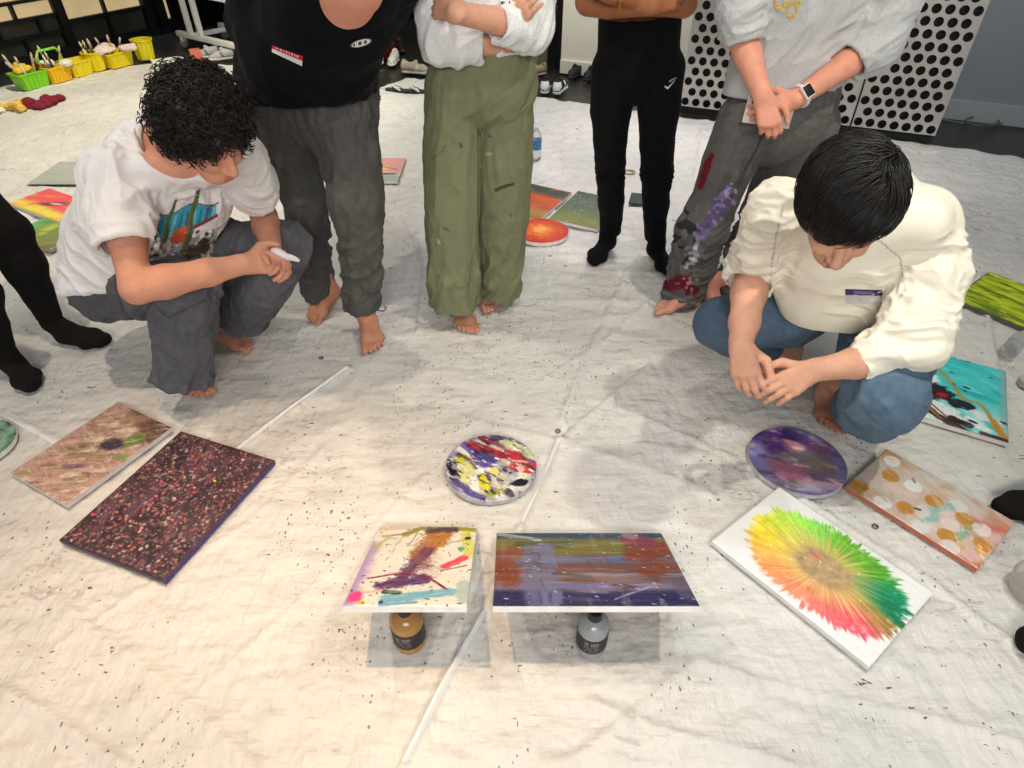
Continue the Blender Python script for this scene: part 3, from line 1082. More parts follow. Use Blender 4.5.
def nebula(p):
    p.streaks(0.55, 3.2, 1.6, [(70, 46, 110), (100, 84, 110), (130, 100, 140), (84, 84, 84), (120, 116, 160)], 0.0, 0.3, 0.75)
    p.blob(0.35, 0.2, 0.32, 0.2, (56, 34, 102), 0.9, 0.2, 0.4)
    p.blob(0.1, 0.38, 0.1, 0.2, (122, 118, 186), 0.8, 0, 0.4)
    p.blob(0.5, 0.3, 0.17, 0.09, (214, 140, 150), 0.9, 0.5, 0.4)
    p.blob(0.34, 0.3, 0.12, 0.12, (70, 40, 110), 0.9, 0.3, 0.4)
    p.blob(0.57, 0.34, 0.06, 0.03, (240, 200, 196), 0.9, 0.2, 0.4)
    p.blob(0.6, 0.55, 0.35, 0.14, (104, 98, 98), 0.85, 0.35, 0.4)
    p.blob(0.35, 0.62, 0.22, 0.09, (150, 84, 112), 0.75, 0.5, 0.4)
    p.blob(0.78, 0.33, 0.12, 0.1, (112, 62, 92), 0.7, 0.6, 0.4)
    p.blob(0.35, 0.75, 0.2, 0.06, (186, 112, 140), 0.75, 0.3, 0.4)
    p.blob(0.65, 0.84, 0.26, 0.07, (206, 170, 180), 0.8, 0.15, 0.4)
    p.blob(0.45, 0.9, 0.2, 0.05, (196, 190, 204), 0.8, 0.2, 0.4)
    p.blob(0.93, 0.6, 0.06, 0.2, (108, 100, 150), 0.8, 0, 0.4)
    p.streaks(0.4, 10, 2.5, [(220, 190, 205), (60, 44, 76), (150, 120, 100)], 0.2, 0.5, 0.5)


def sunset_round(p):
    e = np.hypot(p.U - .5, (p.V - .48)) * 2 + 0.10 * p.n(9)
    p.mix(np.ones_like(e), (206, 60, 26), 1)
    p.mix(sstep(0.85, 0.3, e), (232, 110, 40), 1)
    p.mix(sstep(0.45, 0.1, e), (242, 174, 84), 1)
    p.streaks(0.2, 14, 1.5, [(244, 190, 110), (190, 40, 20)], 0.2, 0.5, 0.4)
    p.mix(sstep(0.86, 0.98, e), (196, 40, 24), 0.9)


def px_round(label, u, v, halfw, fn, th=TH, ry=None, **kw):
    c = at(u, v, z=th)
    return round_canvas('round_canvas_painting', label, c, halfw * mpp(c), th, fn, group=CV, **kw)


px_round('round canvas splashed with red, purple, yellow and black, alone in the middle', 491, 466, 45.5, round_splash, side=(186, 184, 188), seed=6)
px_round('round purple and pink cloudy canvas by the foot of the man in jeans', 797, 459, 47, nebula, side=(196, 194, 200), base_col=(110, 90, 130), seed=7, res=110)
px_round('round orange canvas with a glowing centre, behind the person in olive trousers', 541.5, 230, 27, sunset_round, th=0.022, side=(232, 232, 232), seed=8, res=60)


def rust_green(p):
    v = p.V / p.asp + 0.06 * p.n(5)
    p.mix(sstep(0.42, 0.1, v), (52, 68, 62), 1)
    p.mix(sstep(0.18, 0.42, v) * sstep(0.9, 0.6, v), (206, 84, 40), 0.95)
    p.mix(sstep(0.55, 0.85, v), (176, 140, 60), 0.9)
    p.mix(sstep(0.82, 1, v), (112, 124, 60), 0.9)
    p.streaks(0.1, 9, 4, [(226, 130, 60), (90, 70, 50), (220, 90, 50)], 0.15, 0.5, 0.5)


def moss(p):
    v = p.V / p.asp + 0.06 * p.n(5)
    p.mix(np.ones_like(v), (86, 100, 88), 1)
    p.mix(sstep(0.3, 0.0, v), (62, 80, 72), 1)
    p.mix(sstep(0.45, 0.9, v), (130, 136, 64), 0.9)
    p.flecks(250, 0.008, 0.02, [(150, 160, 140), (70, 82, 66), (160, 160, 90), (186, 190, 176)], None, 1.3, 0.6)


def pinky(p):
    v = p.V / p.asp
    p.mix(sstep(0.75, 0.55, v), (220, 160, 152), 1)
    p.blob(0.4, 0.45, 0.2, 0.1, (222, 200, 130), 0.8)
    p.stroke([(0.35, 0.38), (0.6, 0.45), (0.85, 0.52)], 0.03, (168, 76, 86), 0.9)
    p.blob(0.6, 0.7, 0.35, 0.035, (70, 86, 100), 0.95)
    p.mix(sstep(0.72, 0.8, v), (160, 176, 166), 0.9)


def sunset_left(p):
    v, u = p.V / p.asp, p.U
    d = 0.5 * (u + v)
    q = v + 0.08 * p.n(4)
    p.mix(sstep(0.8, 0.3, q), (226, 84, 92), 1)
    p.mix(sstep(0.55, 0.8, q), (228, 216, 84), 0.95)
    p.mix(sstep(0.92, 1.0, q), (180, 170, 70), 0.9)
    p.blob(0.55, 0.45, 0.3, 0.1, (110, 66, 78), 0.9, -0.5)
    p.blob(0.55, 0.46, 0.08, 0.035, (236, 210, 210), 0.95, -0.3)
    p.streaks(-0.5, 7, 3, [(240, 140, 120), (232, 190, 80)], 0.15, 0.45, 0.5)


def meadow(p):
    v = p.V / p.asp + 0.06 * p.n(5)
    p.mix(np.ones_like(v), (120, 132, 74), 1)
    p.mix(sstep(0.4, 0.0, p.U + 0.1 * p.n(3)), (92, 178, 104), 1)
    p.mix(sstep(0.25, 0.42, p.U) * sstep(0.55, 0.42, p.U), (190, 206, 70), 0.8)
    p.mix(sstep(0.8, 1.0, v), (150, 92, 80), 0.8)
    p.streaks(-0.5, 7, 4, [(150, 150, 110), (90, 110, 60)], 0.1, 0.45, 0.5)


def lime(p):
    p.streaks(0.05, 7, 5, [(120, 150, 10), (206, 214, 20), (96, 120, 20), (220, 224, 60)], 0.02, 0.3, 0.8)
    p.streaks(0.05, 13, 6, [(70, 84, 20), (226, 230, 70)], 0.3, 0.5, 0.8)
    e = np.minimum(np.minimum(p.U, 1 - p.U), np.minimum(p.V, p.asp - p.V))
    p.mix(1 - sstep(0.0, 0.035, e + 0.02 * p.n(9)), (74, 96, 40), 0.8)


def ember(p):
    p.mix(sstep(0.1, 0.7, p.V / p.asp), (236, 150, 70), 0.9)
    p.streaks(0.6, 5, 2, [(240, 120, 90), (250, 180, 100)], 0.1, 0.4, 0.6)


def jade(p):
    p.streaks(0.8, 4, 1.5, [(60, 110, 84), (40, 70, 60), (150, 180, 160)], 0.0, 0.3, 0.8)


px_canvas('canvas_painting', 'orange and dark green landscape canvas behind the olive trousers, next to the mossy one', [(509, 179), (566, 191), (545, 221), (490, 207)], rust_green, base_col=(150, 100, 60), seed=9, res=100)
px_canvas('canvas_painting', 'mossy green canvas behind the leg of the person in black joggers', [(574, 190), (620, 199), (602, 230), (553, 219)], moss, base_col=(86, 100, 88), seed=10, res=100)
px_canvas('canvas_painting', 'small pink and grey canvas between the grey and the olive trousers', [(370, 158), (400, 158), (404, 181), (372, 181)], pinky, base_col=(214, 206, 196), seed=11, res=80, th=0.016, sides=[(180, 150, 140), (70, 70, 66), (232, 230, 220), (200, 190, 180)])
px_canvas('canvas_painting', 'red and yellow canvas behind the back of the man in the white tee', [(47, 188), (98, 204), (56, 222), (10, 203)], sunset_left, base_col=(226, 90, 90), seed=12, res=110)
px_canvas('canvas_painting', 'green and olive canvas in front of the red and yellow one', [(34, 217), (82, 227), (60, 250), (8, 240)], meadow, base_col=(120, 132, 74), seed=13, res=110, sides=[(150, 160, 140)] * 4)
px_canvas('canvas_painting', 'lime green streaked canvas at the right edge, beyond the cream sweater', [(989, 273), (1075, 301), (1041, 336), (953, 296)], lime, base_col=(176, 196, 20), seed=14, res=170, sides=[(70, 90, 40), (60, 80, 40), (84, 92, 74), (110, 126, 60)])
px_canvas('canvas_painting', 'orange canvas with white edges half hidden behind the cream sleeve', [(935, 254), (977, 270), (948, 291), (906, 273)], ember, base_col=(226, 84, 50), seed=15, res=90, sides=[(236, 234, 230)] * 4)
px_round('round green and white canvas cut off at the left edge', -26, 444, 36, jade, side=(220, 226, 220), base_col=(110, 150, 124), seed=16, res=60)

# grey folded sheet on the far left
def grey_sheet(p):
    p.streaks(0.15, 5, 6, [(150, 156, 146), (176, 180, 170)], 0, 0.4, 0.6)
c_, ex_, ey_, w_, l_ = rect_from_px([(66, 164), (140, 160), (120, 186), (20, 181)], 0.016)
canvas('plastic_sheet', 'folded grey-green plastic sheet on the floor behind the white tee', c_, ex_, ey_, w_, l_, 0.003, grey_sheet, side=(160, 164, 156), base_col=(166, 170, 160), res=90, cat='plastic sheet', m=M_PAINT_MATT)


# two canvases propped on paint bottles
def splatter(p):
    p.mottle(5, 0.04)
    p.mix(sstep(0.14, 0.02, p.U + 0.05 * p.n(6)) * sstep(0.2, 0.3, p.V / p.asp), (176, 146, 196), 0.9)
    p.stroke([(0.02, 0.04), (0.3, 0.02)], 0.05, (214, 186, 160), 0.8)
    p.stroke([(0.3, 0.13), (0.5, 0.02), (0.97, 0.06)], 0.045, (150, 146, 40), 0.95)
    p.stroke([(0.08, 0.16), (0.3, 0.12), (0.45, 0.03)], 0.018, (140, 130, 80), 0.9)
    p.stroke([(0.9, 0.1), (0.97, 0.4)], 0.05, (212, 208, 60), 0.8, rag=0.8)
    p.stroke([(0.15, 0.16), (0.05, 0.34)], 0.02, (196, 180, 80), 0.8, rag=0.8)
    for (a, b, c2) in [((0.3, 0.14), (0.24, 0.3), (170, 150, 90)), ((0.42, 0.1), (0.36, 0.3), (120, 100, 70)), ((0.5, 0.1), (0.42, 0.22), (150, 140, 60))]:
        p.stroke([a, b], 0.007, c2, 0.8, rag=2)
    p.stroke([(0.60, 0.12), (0.56, 0.32), (0.5, 0.42)], 0.10, (176, 108, 40), 0.95, rag=0.5)
    p.stroke([(0.72, 0.1), (0.66, 0.28)], 0.06, (186, 112, 36), 0.9, rag=0.5)
    p.stroke([(0.52, 0.07), (0.78, 0.06)], 0.055, (66, 38, 62), 0.95, rag=0.6)
    p.stroke([(0.56, 0.36), (0.42, 0.68)], 0.07, (92, 46, 84), 0.95, rag=0.8, f=20)
    p.stroke([(0.5, 0.44), (0.6, 0.58)], 0.05, (150, 86, 80), 0.6, rag=1.0, f=20)
    p.stroke([(0.28, 0.78), (0.58, 0.72)], 0.085, (78, 44, 96), 0.95, rag=0.6)
    p.stroke([(0.12, 0.71), (0.38, 0.66), (0.62, 0.70), (0.82, 0.84)], 0.014, (130, 26, 50), 0.95)
    p.stroke([(0.2, 0.80), (0.42, 0.74)], 0.012, (120, 30, 56), 0.9)
    p.stroke([(0.76, 0.57), (0.92, 0.46)], 0.045, (236, 58, 76), 0.95)
    p.stroke([(0.74, 0.62), (0.95, 0.56)], 0.010, (70, 40, 46), 0.8)
    p.blob(0.88, 0.35, 0.03, 0.035, (84, 170, 96), 0.9)
    p.blob(0.93, 0.19, 0.03, 0.025, (40, 30, 50), 0.95)
    p.stroke([(0.70, 0.28), (0.9, 0.21)], 0.012, (186, 130, 70), 0.8)
    p.blob(0.07, 0.91, 0.06, 0.06, (240, 62, 140), 0.95)
    p.blob(0.14, 0.97, 0.04, 0.02, (236, 196, 60), 0.9)
    p.stroke([(0.12, 0.87), (0.3, 0.84)], 0.02, (240, 150, 150), 0.6)
    p.stroke([(0.34, 0.93), (0.6, 0.9), (0.84, 0.86)], 0.065, (112, 176, 200), 0.97, rag=0.3)
    p.stroke([(0.3, 0.86), (0.42, 0.87)], 0.03, (36, 60, 44), 0.95)
    p.blob(0.3, 0.97, 0.02, 0.02, (30, 40, 60), 0.95)
    p.stroke([(0.3, 0.99), (0.58, 0.97)], 0.02, (84, 150, 190), 0.9)
    p.blob(0.96, 0.85, 0.07, 0.14, (176, 190, 184), 0.9)
    for k in range(26):
        u, v = 0.12 + 0.75 * p.rs.rand(), 0.12 + 0.7 * p.rs.rand()
        a = 0.9 + p.rs.randn() * 0.7
        L = 0.03 + 0.09 * p.rs.rand()
        p.stroke([(u, v), (u + L * math.cos(a), v + L * math.sin(a) * 0.7)], 0.0035, [(96, 50, 84), (150, 120, 60), (60, 40, 56), (130, 40, 70), (196, 110, 130)][k % 5], 0.75, rag=1.5)
    p.stroke([(0.48, 0.30), (0.62, 0.62)], 0.10, (150, 96, 110), 0.28, rag=1.2, f=24)
    p.flecks(160, 0.003, 0.010, [(60, 36, 60), (70, 50, 40), (130, 40, 60), (180, 150, 70), (40, 40, 50)], None, 2.2, 0.9)


def lakeside(p):
    u, v = p.U, p.V / p.asp
    q = v + 0.02 * p.n(6, 3, 3, 0.4, 2)
    p.mix(np.ones_like(v), (108, 84, 78), 1)
    p.mix(sstep(0.42, 0.30, q) * sstep(0.05, 0.16, q), (118, 114, 50), 1)
    p.mix(sstep(0.13, 0.06, q), (40, 70, 100), 1)
    p.stroke([(0.02, 0.03), (0.25, 0.12)], 0.02, (206, 220, 210), 0.7)
    p.stroke([(0.15, 0.2), (0.4, 0.2)], 0.045, (70, 88, 56), 0.9)
    p.mix(sstep(0.36, 0.40, q) * sstep(0.50, 0.44, q), (112, 110, 144), 0.95)
    p.mix(sstep(0.48, 0.52, q) * sstep(0.64, 0.58, q), (120, 76, 70), 0.9)
    p.mix(sstep(0.60, 0.63, q) * sstep(0.7, 0.64, q), (158, 140, 156), 0.85)
    p.mix(sstep(0.64, 0.68, q) * sstep(0.76, 0.72, q), (128, 90, 84), 0.85)
    p.mix(sstep(0.72, 0.76, q) * sstep(0.84, 0.8, q), (120, 112, 162), 0.9)
    p.mix(sstep(0.80, 0.86, q), (40, 38, 84), 1)
    p.stroke([(0.04, 0.36), (0.06, 0.7)], 0.07, (132, 62, 38), 0.95, rag=0.6)
    p.blob(0.12, 0.32, 0.07, 0.10, (136, 70, 42), 0.9)
    p.stroke([(0.20, 0.28), (0.21, 0.95)], 0.055, (112, 112, 146), 0.85, rag=0.3)
    p.stroke([(0.28, 0.22), (0.29, 0.95)], 0.05, (114, 114, 152), 0.9, rag=0.3)
    p.stroke([(0.2, 0.34), (0.24, 0.33), (0.245, 0.6)], 0.008, (74, 76, 108), 0.7)
    p.stroke([(0.32, 0.62), (0.5, 0.66)], 0.018, (64, 72, 70), 0.7)
    p.blob(0.66, 0.78, 0.07, 0.035, (92, 72, 66), 0.9)
    p.blob(0.69, 0.42, 0.06, 0.032, (64, 104, 160), 0.95, 0, 0.1, 0.1)
    p.blob(0.87, 0.3, 0.12, 0.2, (130, 54, 38), 0.9, 0.9)
    p.blob(0.88, 0.55, 0.10, 0.16, (126, 56, 40), 0.9, 0.9)
    p.blob(0.84, 0.14, 0.10, 0.08, (138, 50, 80), 0.9, 0.3)
    p.blob(0.80, 0.06, 0.05, 0.06, (190, 150, 150), 0.6)
    p.blob(0.96, 0.75, 0.05, 0.2, (96, 84, 110), 0.8)
    p.stroke([(0.60, 0.93), (0.80, 0.78)], 0.008, (190, 190, 210), 0.7)
    p.streaks(0.02, 8, 7, [(160, 154, 172), (70, 56, 60)], 0.15, 0.5, 0.28)
    p.streaks(0.02, 24, 8, [(150, 146, 150), (60, 50, 56)], 0.15, 0.5, 0.25)
    p.streaks(1.5, 18, 5, [(140, 136, 140), (74, 66, 66)], 0.3, 0.6, 0.4)
    p.flecks(70, 0.0025, 0.005, [(236, 236, 236), (220, 216, 220)], 0.3, 3, 0.7)
    for k in range(40):
        u, v = p.rs.rand(), 0.1 + 0.75 * p.rs.rand()
        L = 0.04 + 0.12 * p.rs.rand()
        p.stroke([(u, v), (u + L, v + 0.01 * p.rs.randn())], 0.005 + 0.006 * p.rs.rand(), [(150, 146, 170), (96, 60, 50), (130, 124, 70), (60, 58, 96), (170, 160, 166)][k % 5], 0.45, rag=1.2)
    p.mix(1 - sstep(0.0, 0.02, 1 - u), (80, 70, 60), 0.6)


# back edge rests on the sheet, front edge on a bottle
def propped_canvas(label, ubl, ubr, vb, ufl, ufr, vf, th, fn, **kw):
    B = (at(ubl, vb, z=0.021) + at(ubr, vb, z=0.021)) / 2
    w = (ubr - ubl) * mpp(B)
    # front edge depth from its width
    t = w / (ufr - ufl)
    d = ray((ufl + ufr) / 2, vf)
    Fp = CAMPOS + d * t * CAM_F
    ex = np.array([1.0, 0, 0])
    ey = Fp - B
    ey = ey - ex * (ey @ ex)
    l = np.linalg.norm(ey)
    ey = ey / l
    c = (B + Fp) / 2
    return canvas('canvas_painting', label, c, ex, ey, w, l, th, fn, **kw), B, Fp


ob, B1, F1 = propped_canvas('small white canvas splattered with purple, blue and pink, propped on the amber bottle', 376.6, 473.5, 526, 346.6, 471, 605.5, 0.018, splatter, seed=21, res=230, base_col=(232, 228, 216), group='canvases propped on paint bottles')
ob, B2, F2 = propped_canvas('wide canvas with layered blue, brown and olive bands, propped on the clear bottle', 496.2, 660.8, 532.5, 493.5, 700.6, 605.5, 0.018, lakeside, seed=22, res=330, base_col=(120, 100, 92), group='canvases propped on paint bottles', sides=[(90, 110, 120), (120, 90, 90), (228, 226, 224), (170, 150, 140)])
# ------------------------------------------------------------------ organic shapes: blended solids meshed as one surface


class Sdf:
    """blended cones and ellipsoids on a voxel grid, meshed as one continuous surface"""

    def __init__(s, h=0.006):
        s.h, s.p = h, []

    def cone(s, a, b, ra, rb, k=0.02, flat=None, cap=(0, 0), sub=False):
        """flat=(direction, factor): squash the section along a direction; cap: flat ends"""
        s.p.append(('c', np.asarray(a, float), np.asarray(b, float), ra, rb, k, flat, cap, sub))
        return s

    def chain(s, pts, rad, k=0.02, flat=None, caps=(0, 0), sub=False):
        n = len(pts)
        for i in range(n - 1):
            s.cone(pts[i], pts[i + 1], rad[i], rad[i + 1], k, flat, (caps[0] if i == 0 else 0, caps[1] if i == n - 2 else 0), sub)
        return s

    def ell(s, c, r, R=None, k=0.02, sub=False):
        s.p.append(('e', np.asarray(c, float), np.asarray(r, float), np.eye(3) if R is None else np.asarray(R), k, sub))
        return s

    def ball(s, c, r, k=0.02, sub=False):
        return s.ell(c, (r, r, r), None, k, sub)

    def cut(s, p, n, rad=0.4):
        """cut what has been built so far, within rad of p, by a plane with outward normal n"""
        s.p.append(('h', np.asarray(p, float), unit(n), rad, 0.004, True))
        return s

    def mesh(s):
        lo, hi = np.full(3, 1e9), np.full(3, -1e9)
        for q in s.p:
            if q[-1]:
                continue
            if q[0] == 'c':
                m = max(q[3], q[4])
                lo = np.minimum(lo, np.minimum(q[1], q[2]) - m)
                hi = np.maximum(hi, np.maximum(q[1], q[2]) + m)
            else:
                lo = np.minimum(lo, q[1] - q[2].max())
                hi = np.maximum(hi, q[1] + q[2].max())
        h = s.h
        lo = lo - 4 * h
        n = np.ceil((hi + 4 * h - lo) / h).astype(int) + 1
        A = np.full(n, 0.1, np.float32)
        ax = [lo[i] + h * np.arange(n[i]) for i in range(3)]
        for q in s.p:
            sub = q[-1]
            k = q[5] if q[0] == 'c' else q[4]
            mg = 4 * h + k
            if q[0] == 'h':
                l2, h2 = q[1] - q[3], q[1] + q[3]
            elif q[0] == 'c':
                m = max(q[3], q[4]) + mg
                l2, h2 = np.minimum(q[1], q[2]) - m, np.maximum(q[1], q[2]) + m
            else:
                m = q[2].max() + mg
                l2, h2 = q[1] - m, q[1] + m
            i0 = np.maximum(np.floor((l2 - lo) / h).astype(int), 0)
            i1 = np.minimum(np.ceil((h2 - lo) / h).astype(int) + 1, n)
            if np.any(i1 <= i0):
                continue
            X = ax[0][i0[0]:i1[0]][:, None, None]
            Y = ax[1][i0[1]:i1[1]][None, :, None]
            Z = ax[2][i0[2]:i1[2]][None, None, :]
            if q[0] == 'h':
                d = -((X - q[1][0]) * q[2][0] + (Y - q[1][1]) * q[2][1] + (Z - q[1][2]) * q[2][2])
            elif q[0] == 'c':
                a, b, ra, rb, _, flat, cap = q[1:8]
                dx, dy, dz = X - a[0], Y - a[1], Z - a[2]
                e = b - a
                if flat is not None:
                    fd, ff = unit(flat[0]), 1.0 / flat[1] - 1.0
                    pr = (dx * fd[0] + dy * fd[1] + dz * fd[2]) * ff
                    e2 = e + fd * (e @ fd) * ff
                    dx, dy, dz = dx + pr * fd[0], dy + pr * fd[1], dz + pr * fd[2]
                    e = e2
                L2 = e @ e + 1e-12
                t0 = (dx * e[0] + dy * e[1] + dz * e[2]) / L2
                t = np.clip(t0, 0, 1)
                d = np.sqrt((dx - t * e[0]) ** 2 + (dy - t * e[1]) ** 2 + (dz - t * e[2]) ** 2) - (ra + (rb - ra) * t)
                L = math.sqrt(L2)
                if cap[0]:
                    d = np.maximum(d, -t0 * L)
                if cap[1]:
                    d = np.maximum(d, (t0 - 1) * L)
            else:
                c, r, R = q[1:4]
                dx, dy, dz = X - c[0], Y - c[1], Z - c[2]
                lx = (dx * R[0, 0] + dy * R[1, 0] + dz * R[2, 0]) / r[0]
                ly = (dx * R[0, 1] + dy * R[1, 1] + dz * R[2, 1]) / r[1]
                lz = (dx * R[0, 2] + dy * R[1, 2] + dz * R[2, 2]) / r[2]
                k0 = np.sqrt(lx * lx + ly * ly + lz * lz)
                k1 = np.sqrt((lx / r[0]) ** 2 + (ly / r[1]) ** 2 + (lz / r[2]) ** 2) + 1e-9
                d = k0 * (k0 - 1) / k1
            d = d.astype(np.float32)
            W = A[i0[0]:i1[0], i0[1]:i1[1], i0[2]:i1[2]]
            if sub:
                d = -d
                hh = np.clip(0.5 - 0.5 * (W - d) / k, 0, 1)
                W[...] = W * (1 - hh) + d * hh + k * hh * (1 - hh)
            else:
                hh = np.clip(0.5 + 0.5 * (d - W) / k, 0, 1)
                W[...] = d * (1 - hh) + W * hh - k * hh * (1 - hh)
        A = np.clip(A, -0.05, 0.05)
        A[0] = A[-1] = 0.05
        A[:, 0] = A[:, -1] = 0.05
        A[:, :, 0] = A[:, :, -1] = 0.05
        g = openvdb.FloatGrid(0.05)
        g.copyFromArray(A.astype(np.float64))
        pts, quads = g.convertToQuads(0.0)
        V = pts.astype(float) * h + lo
        Q = quads.astype(int)
        # outward faces
        c = V.mean(0)
        a, b, d = V[Q[:, 0]] - c, V[Q[:, 1]] - c, V[Q[:, 2]] - c
        if np.einsum('ij,ij->i', a, np.cross(b, d)).sum() < 0:
            Q = Q[:, ::-1]
        return V, np.ascontiguousarray(Q)


def vnormals(V, Q):
    fn = np.cross(V[Q[:, 2]] - V[Q[:, 0]], V[Q[:, 3]] - V[Q[:, 1]])
    Nn = np.zeros_like(V)
    for k in range(Q.shape[1]):
        np.add.at(Nn, Q[:, k], fn)
    return Nn / (np.linalg.norm(Nn, axis=1)[:, None] + 1e-12)


def smooth_mesh(V, Q, it=2, f=0.5):
    for _ in range(it):
        S = np.zeros_like(V)
        cnt = np.zeros(len(V))
        for k in range(4):
            a, b = Q[:, k], Q[:, (k + 1) % 4]
            np.add.at(S, a, V[b])
            np.add.at(S, b, V[a])
            np.add.at(cnt, a, 1)
            np.add.at(cnt, b, 1)
        V = V * (1 - f) + f * S / np.maximum(cnt, 1)[:, None]
    return V


def folds(P, amp, f, axis=(0, 0, 1), stretch=3.0, seed=0.0, warp=0.4, sharp=1.0):
    """cloth wrinkles running along axis"""
    ax = unit(axis)
    al = (P @ ax)[:, None]
    q = P - al * ax + al * ax / stretch
    w = noise3(P * f * 0.6 + seed + 17.3)[:, None] * warp / f
    def rid(x):
        return 1 - np.clip(np.abs(x) * 2.6, 0, 1.6) ** 0.8
    r1 = rid(noise3((q + w) * f + seed))
    r2 = rid(noise3((q + w * 1.3) * f * 2.1 + seed + 5))
    r3 = noise3((q + w) * f * 4.3 + seed + 9)
    return amp * (0.85 * r1 * sharp + 0.36 * r2 + 0.05 * r3 - 0.35)


def near(P, a, b, r):
    """weight 1 near the segment a-b fading out at distance r"""
    a, b = np.asarray(a, float), np.asarray(b, float)
    e = b - a
    t = np.clip(((P - a) @ e) / (e @ e + 1e-9), 0, 1)
    return 1 - sstep(r * 0.55, r, np.linalg.norm(P - a - t[:, None] * e, axis=1))


def garment(name, S, color, m, parent, fold=None, smooth=1, paint=None):
    V, Q = S.mesh()
    V = smooth_mesh(V, Q, smooth)
    if fold:
        Nn = vnormals(V, Q)
        V = V + Nn * fold(V)[:, None]
    cols = np.zeros((len(V), 3)) + lin(color)
    if paint:
        Nn = vnormals(V, Q)
        cols = paint(V, Nn, cols)
    return mesh_obj(name, V, Q, m, parent, None, cols)


def facing(V, Nn):
    return np.einsum('ij,ij->i', Nn, CAMPOS - V) > 0


def cloth_mark(V, Nn, cols, pts, w, color, a=1.0, rag=0.5, f=0.12, side=True):
    """a stain, laid along a path given where the photo shows it; w in pixels"""
    u, v = proj(V)
    uu = u + w * rag * n2(u * f, v * f, pts[0][0] * 0.13)
    vv = v + w * rag * n2(u * f, v * f, pts[0][1] * 0.17 + 3)
    d, _ = seg_dist(uu, vv, np.array(pts, float) if len(pts) > 1 else np.array([pts[0], (pts[0][0] + .01, pts[0][1])], float))
    mk = (1 - sstep(w * 0.7, w * 1.2, d)) * a
    if side:
        mk = mk * facing(V, Nn)
    return cols * (1 - mk[:, None]) + lin(color) * mk[:, None]


# ------------------------------------------------------------------ anatomy
def add_foot(S, ankle, toe, sgn, sock=False, lift=0.0, scale=1.0):
    """ankle joint, toe tip on the ground; sgn=+1: big toe on the local left of the toe direction"""
    ankle, toe = np.asarray(ankle, float), np.asarray(toe, float)
    f = unit([toe[0] - ankle[0], toe[1] - ankle[1], 0])
    side = np.array([-f[1], f[0], 0]) * sgn
    L = 0.235 * scale
    o = np.array([toe[0], toe[1], 0.0]) - f * L

    def P(x, y, z):
        q = max(0.0, 1 - x / 0.16)
        return o + scale * (f * x + side * y + np.array([0, 0, z])) + np.array([0, 0, lift * q])
    g = 0.004 if sock else 0.0
    S.cone(P(0.035, 0.0, 0.034), P(0.06, -0.002, 0.045), 0.031 + g, 0.032 + g, 0.02)
    S.cone(P(0.05, 0.002, 0.048), P(0.15, 0.014, 0.032), 0.034 + g, 0.023 + g, 0.022)
    S.cone(P(0.05, -0.016, 0.028), P(0.150, -0.030, 0.020), 0.027 + g, 0.018 + g, 0.02)
    S.cone(P(0.165, 0.026, 0.021), P(0.148, -0.040, 0.016), 0.020 + g, 0.0155 + g, 0.016)
    S.cone(ankle, P(0.048, 0.0, 0.058), 0.035 + g, 0.035 + g, 0.02)
    if sock:
        S.cone(P(0.165, 0.014, 0.022), P(0.213, 0.010, 0.019), 0.026, 0.019, 0.03)
        S.cone(P(0.160, -0.022, 0.020), P(0.198, -0.014, 0.017), 0.023, 0.018, 0.03)
        S.cone(P(0.213, 0.010, 0.019), P(0.198, -0.014, 0.017), 0.019, 0.018, 0.03)
    else:
        S.cone(P(0.182, 0.024, 0.017), P(0.160, -0.038, 0.014), 0.0165, 0.0125, 0.014)
        for (x0, y0, x1, y1, r0, r1) in [(0.180, 0.030, 0.229, 0.031, 0.0135, 0.0125), (0.190, 0.0090, 0.226, 0.0095, 0.0084, 0.0088), (0.186, -0.0075, 0.217, -0.0080, 0.0082, 0.0085), (0.176, -0.0235, 0.205, -0.0245, 0.0080, 0.0082), (0.164, -0.0385, 0.189, -0.0400, 0.0076, 0.0078)]:
            xm, ym = x0 + (x1 - x0) * 0.5, (y0 + y1) / 2
            S.cone(P(x0, y0, 0.018), P(xm, ym, 0.020), r0, r0 * 0.95, 0.004)
            S.cone(P(xm, ym, 0.020), P(x1, y1, r1 + 0.001), r0 * 0.95, r1, 0.002)
    return P


def over_toe(ank, toe, k=0.187):
    """ankle joint moved to where it belongs behind the toe tip"""
    f = unit((np.asarray(toe, float) - ank) * [1, 1, 0])
    return np.array([toe[0] - f[0] * k, toe[1] - f[1] * k, ank[2]])


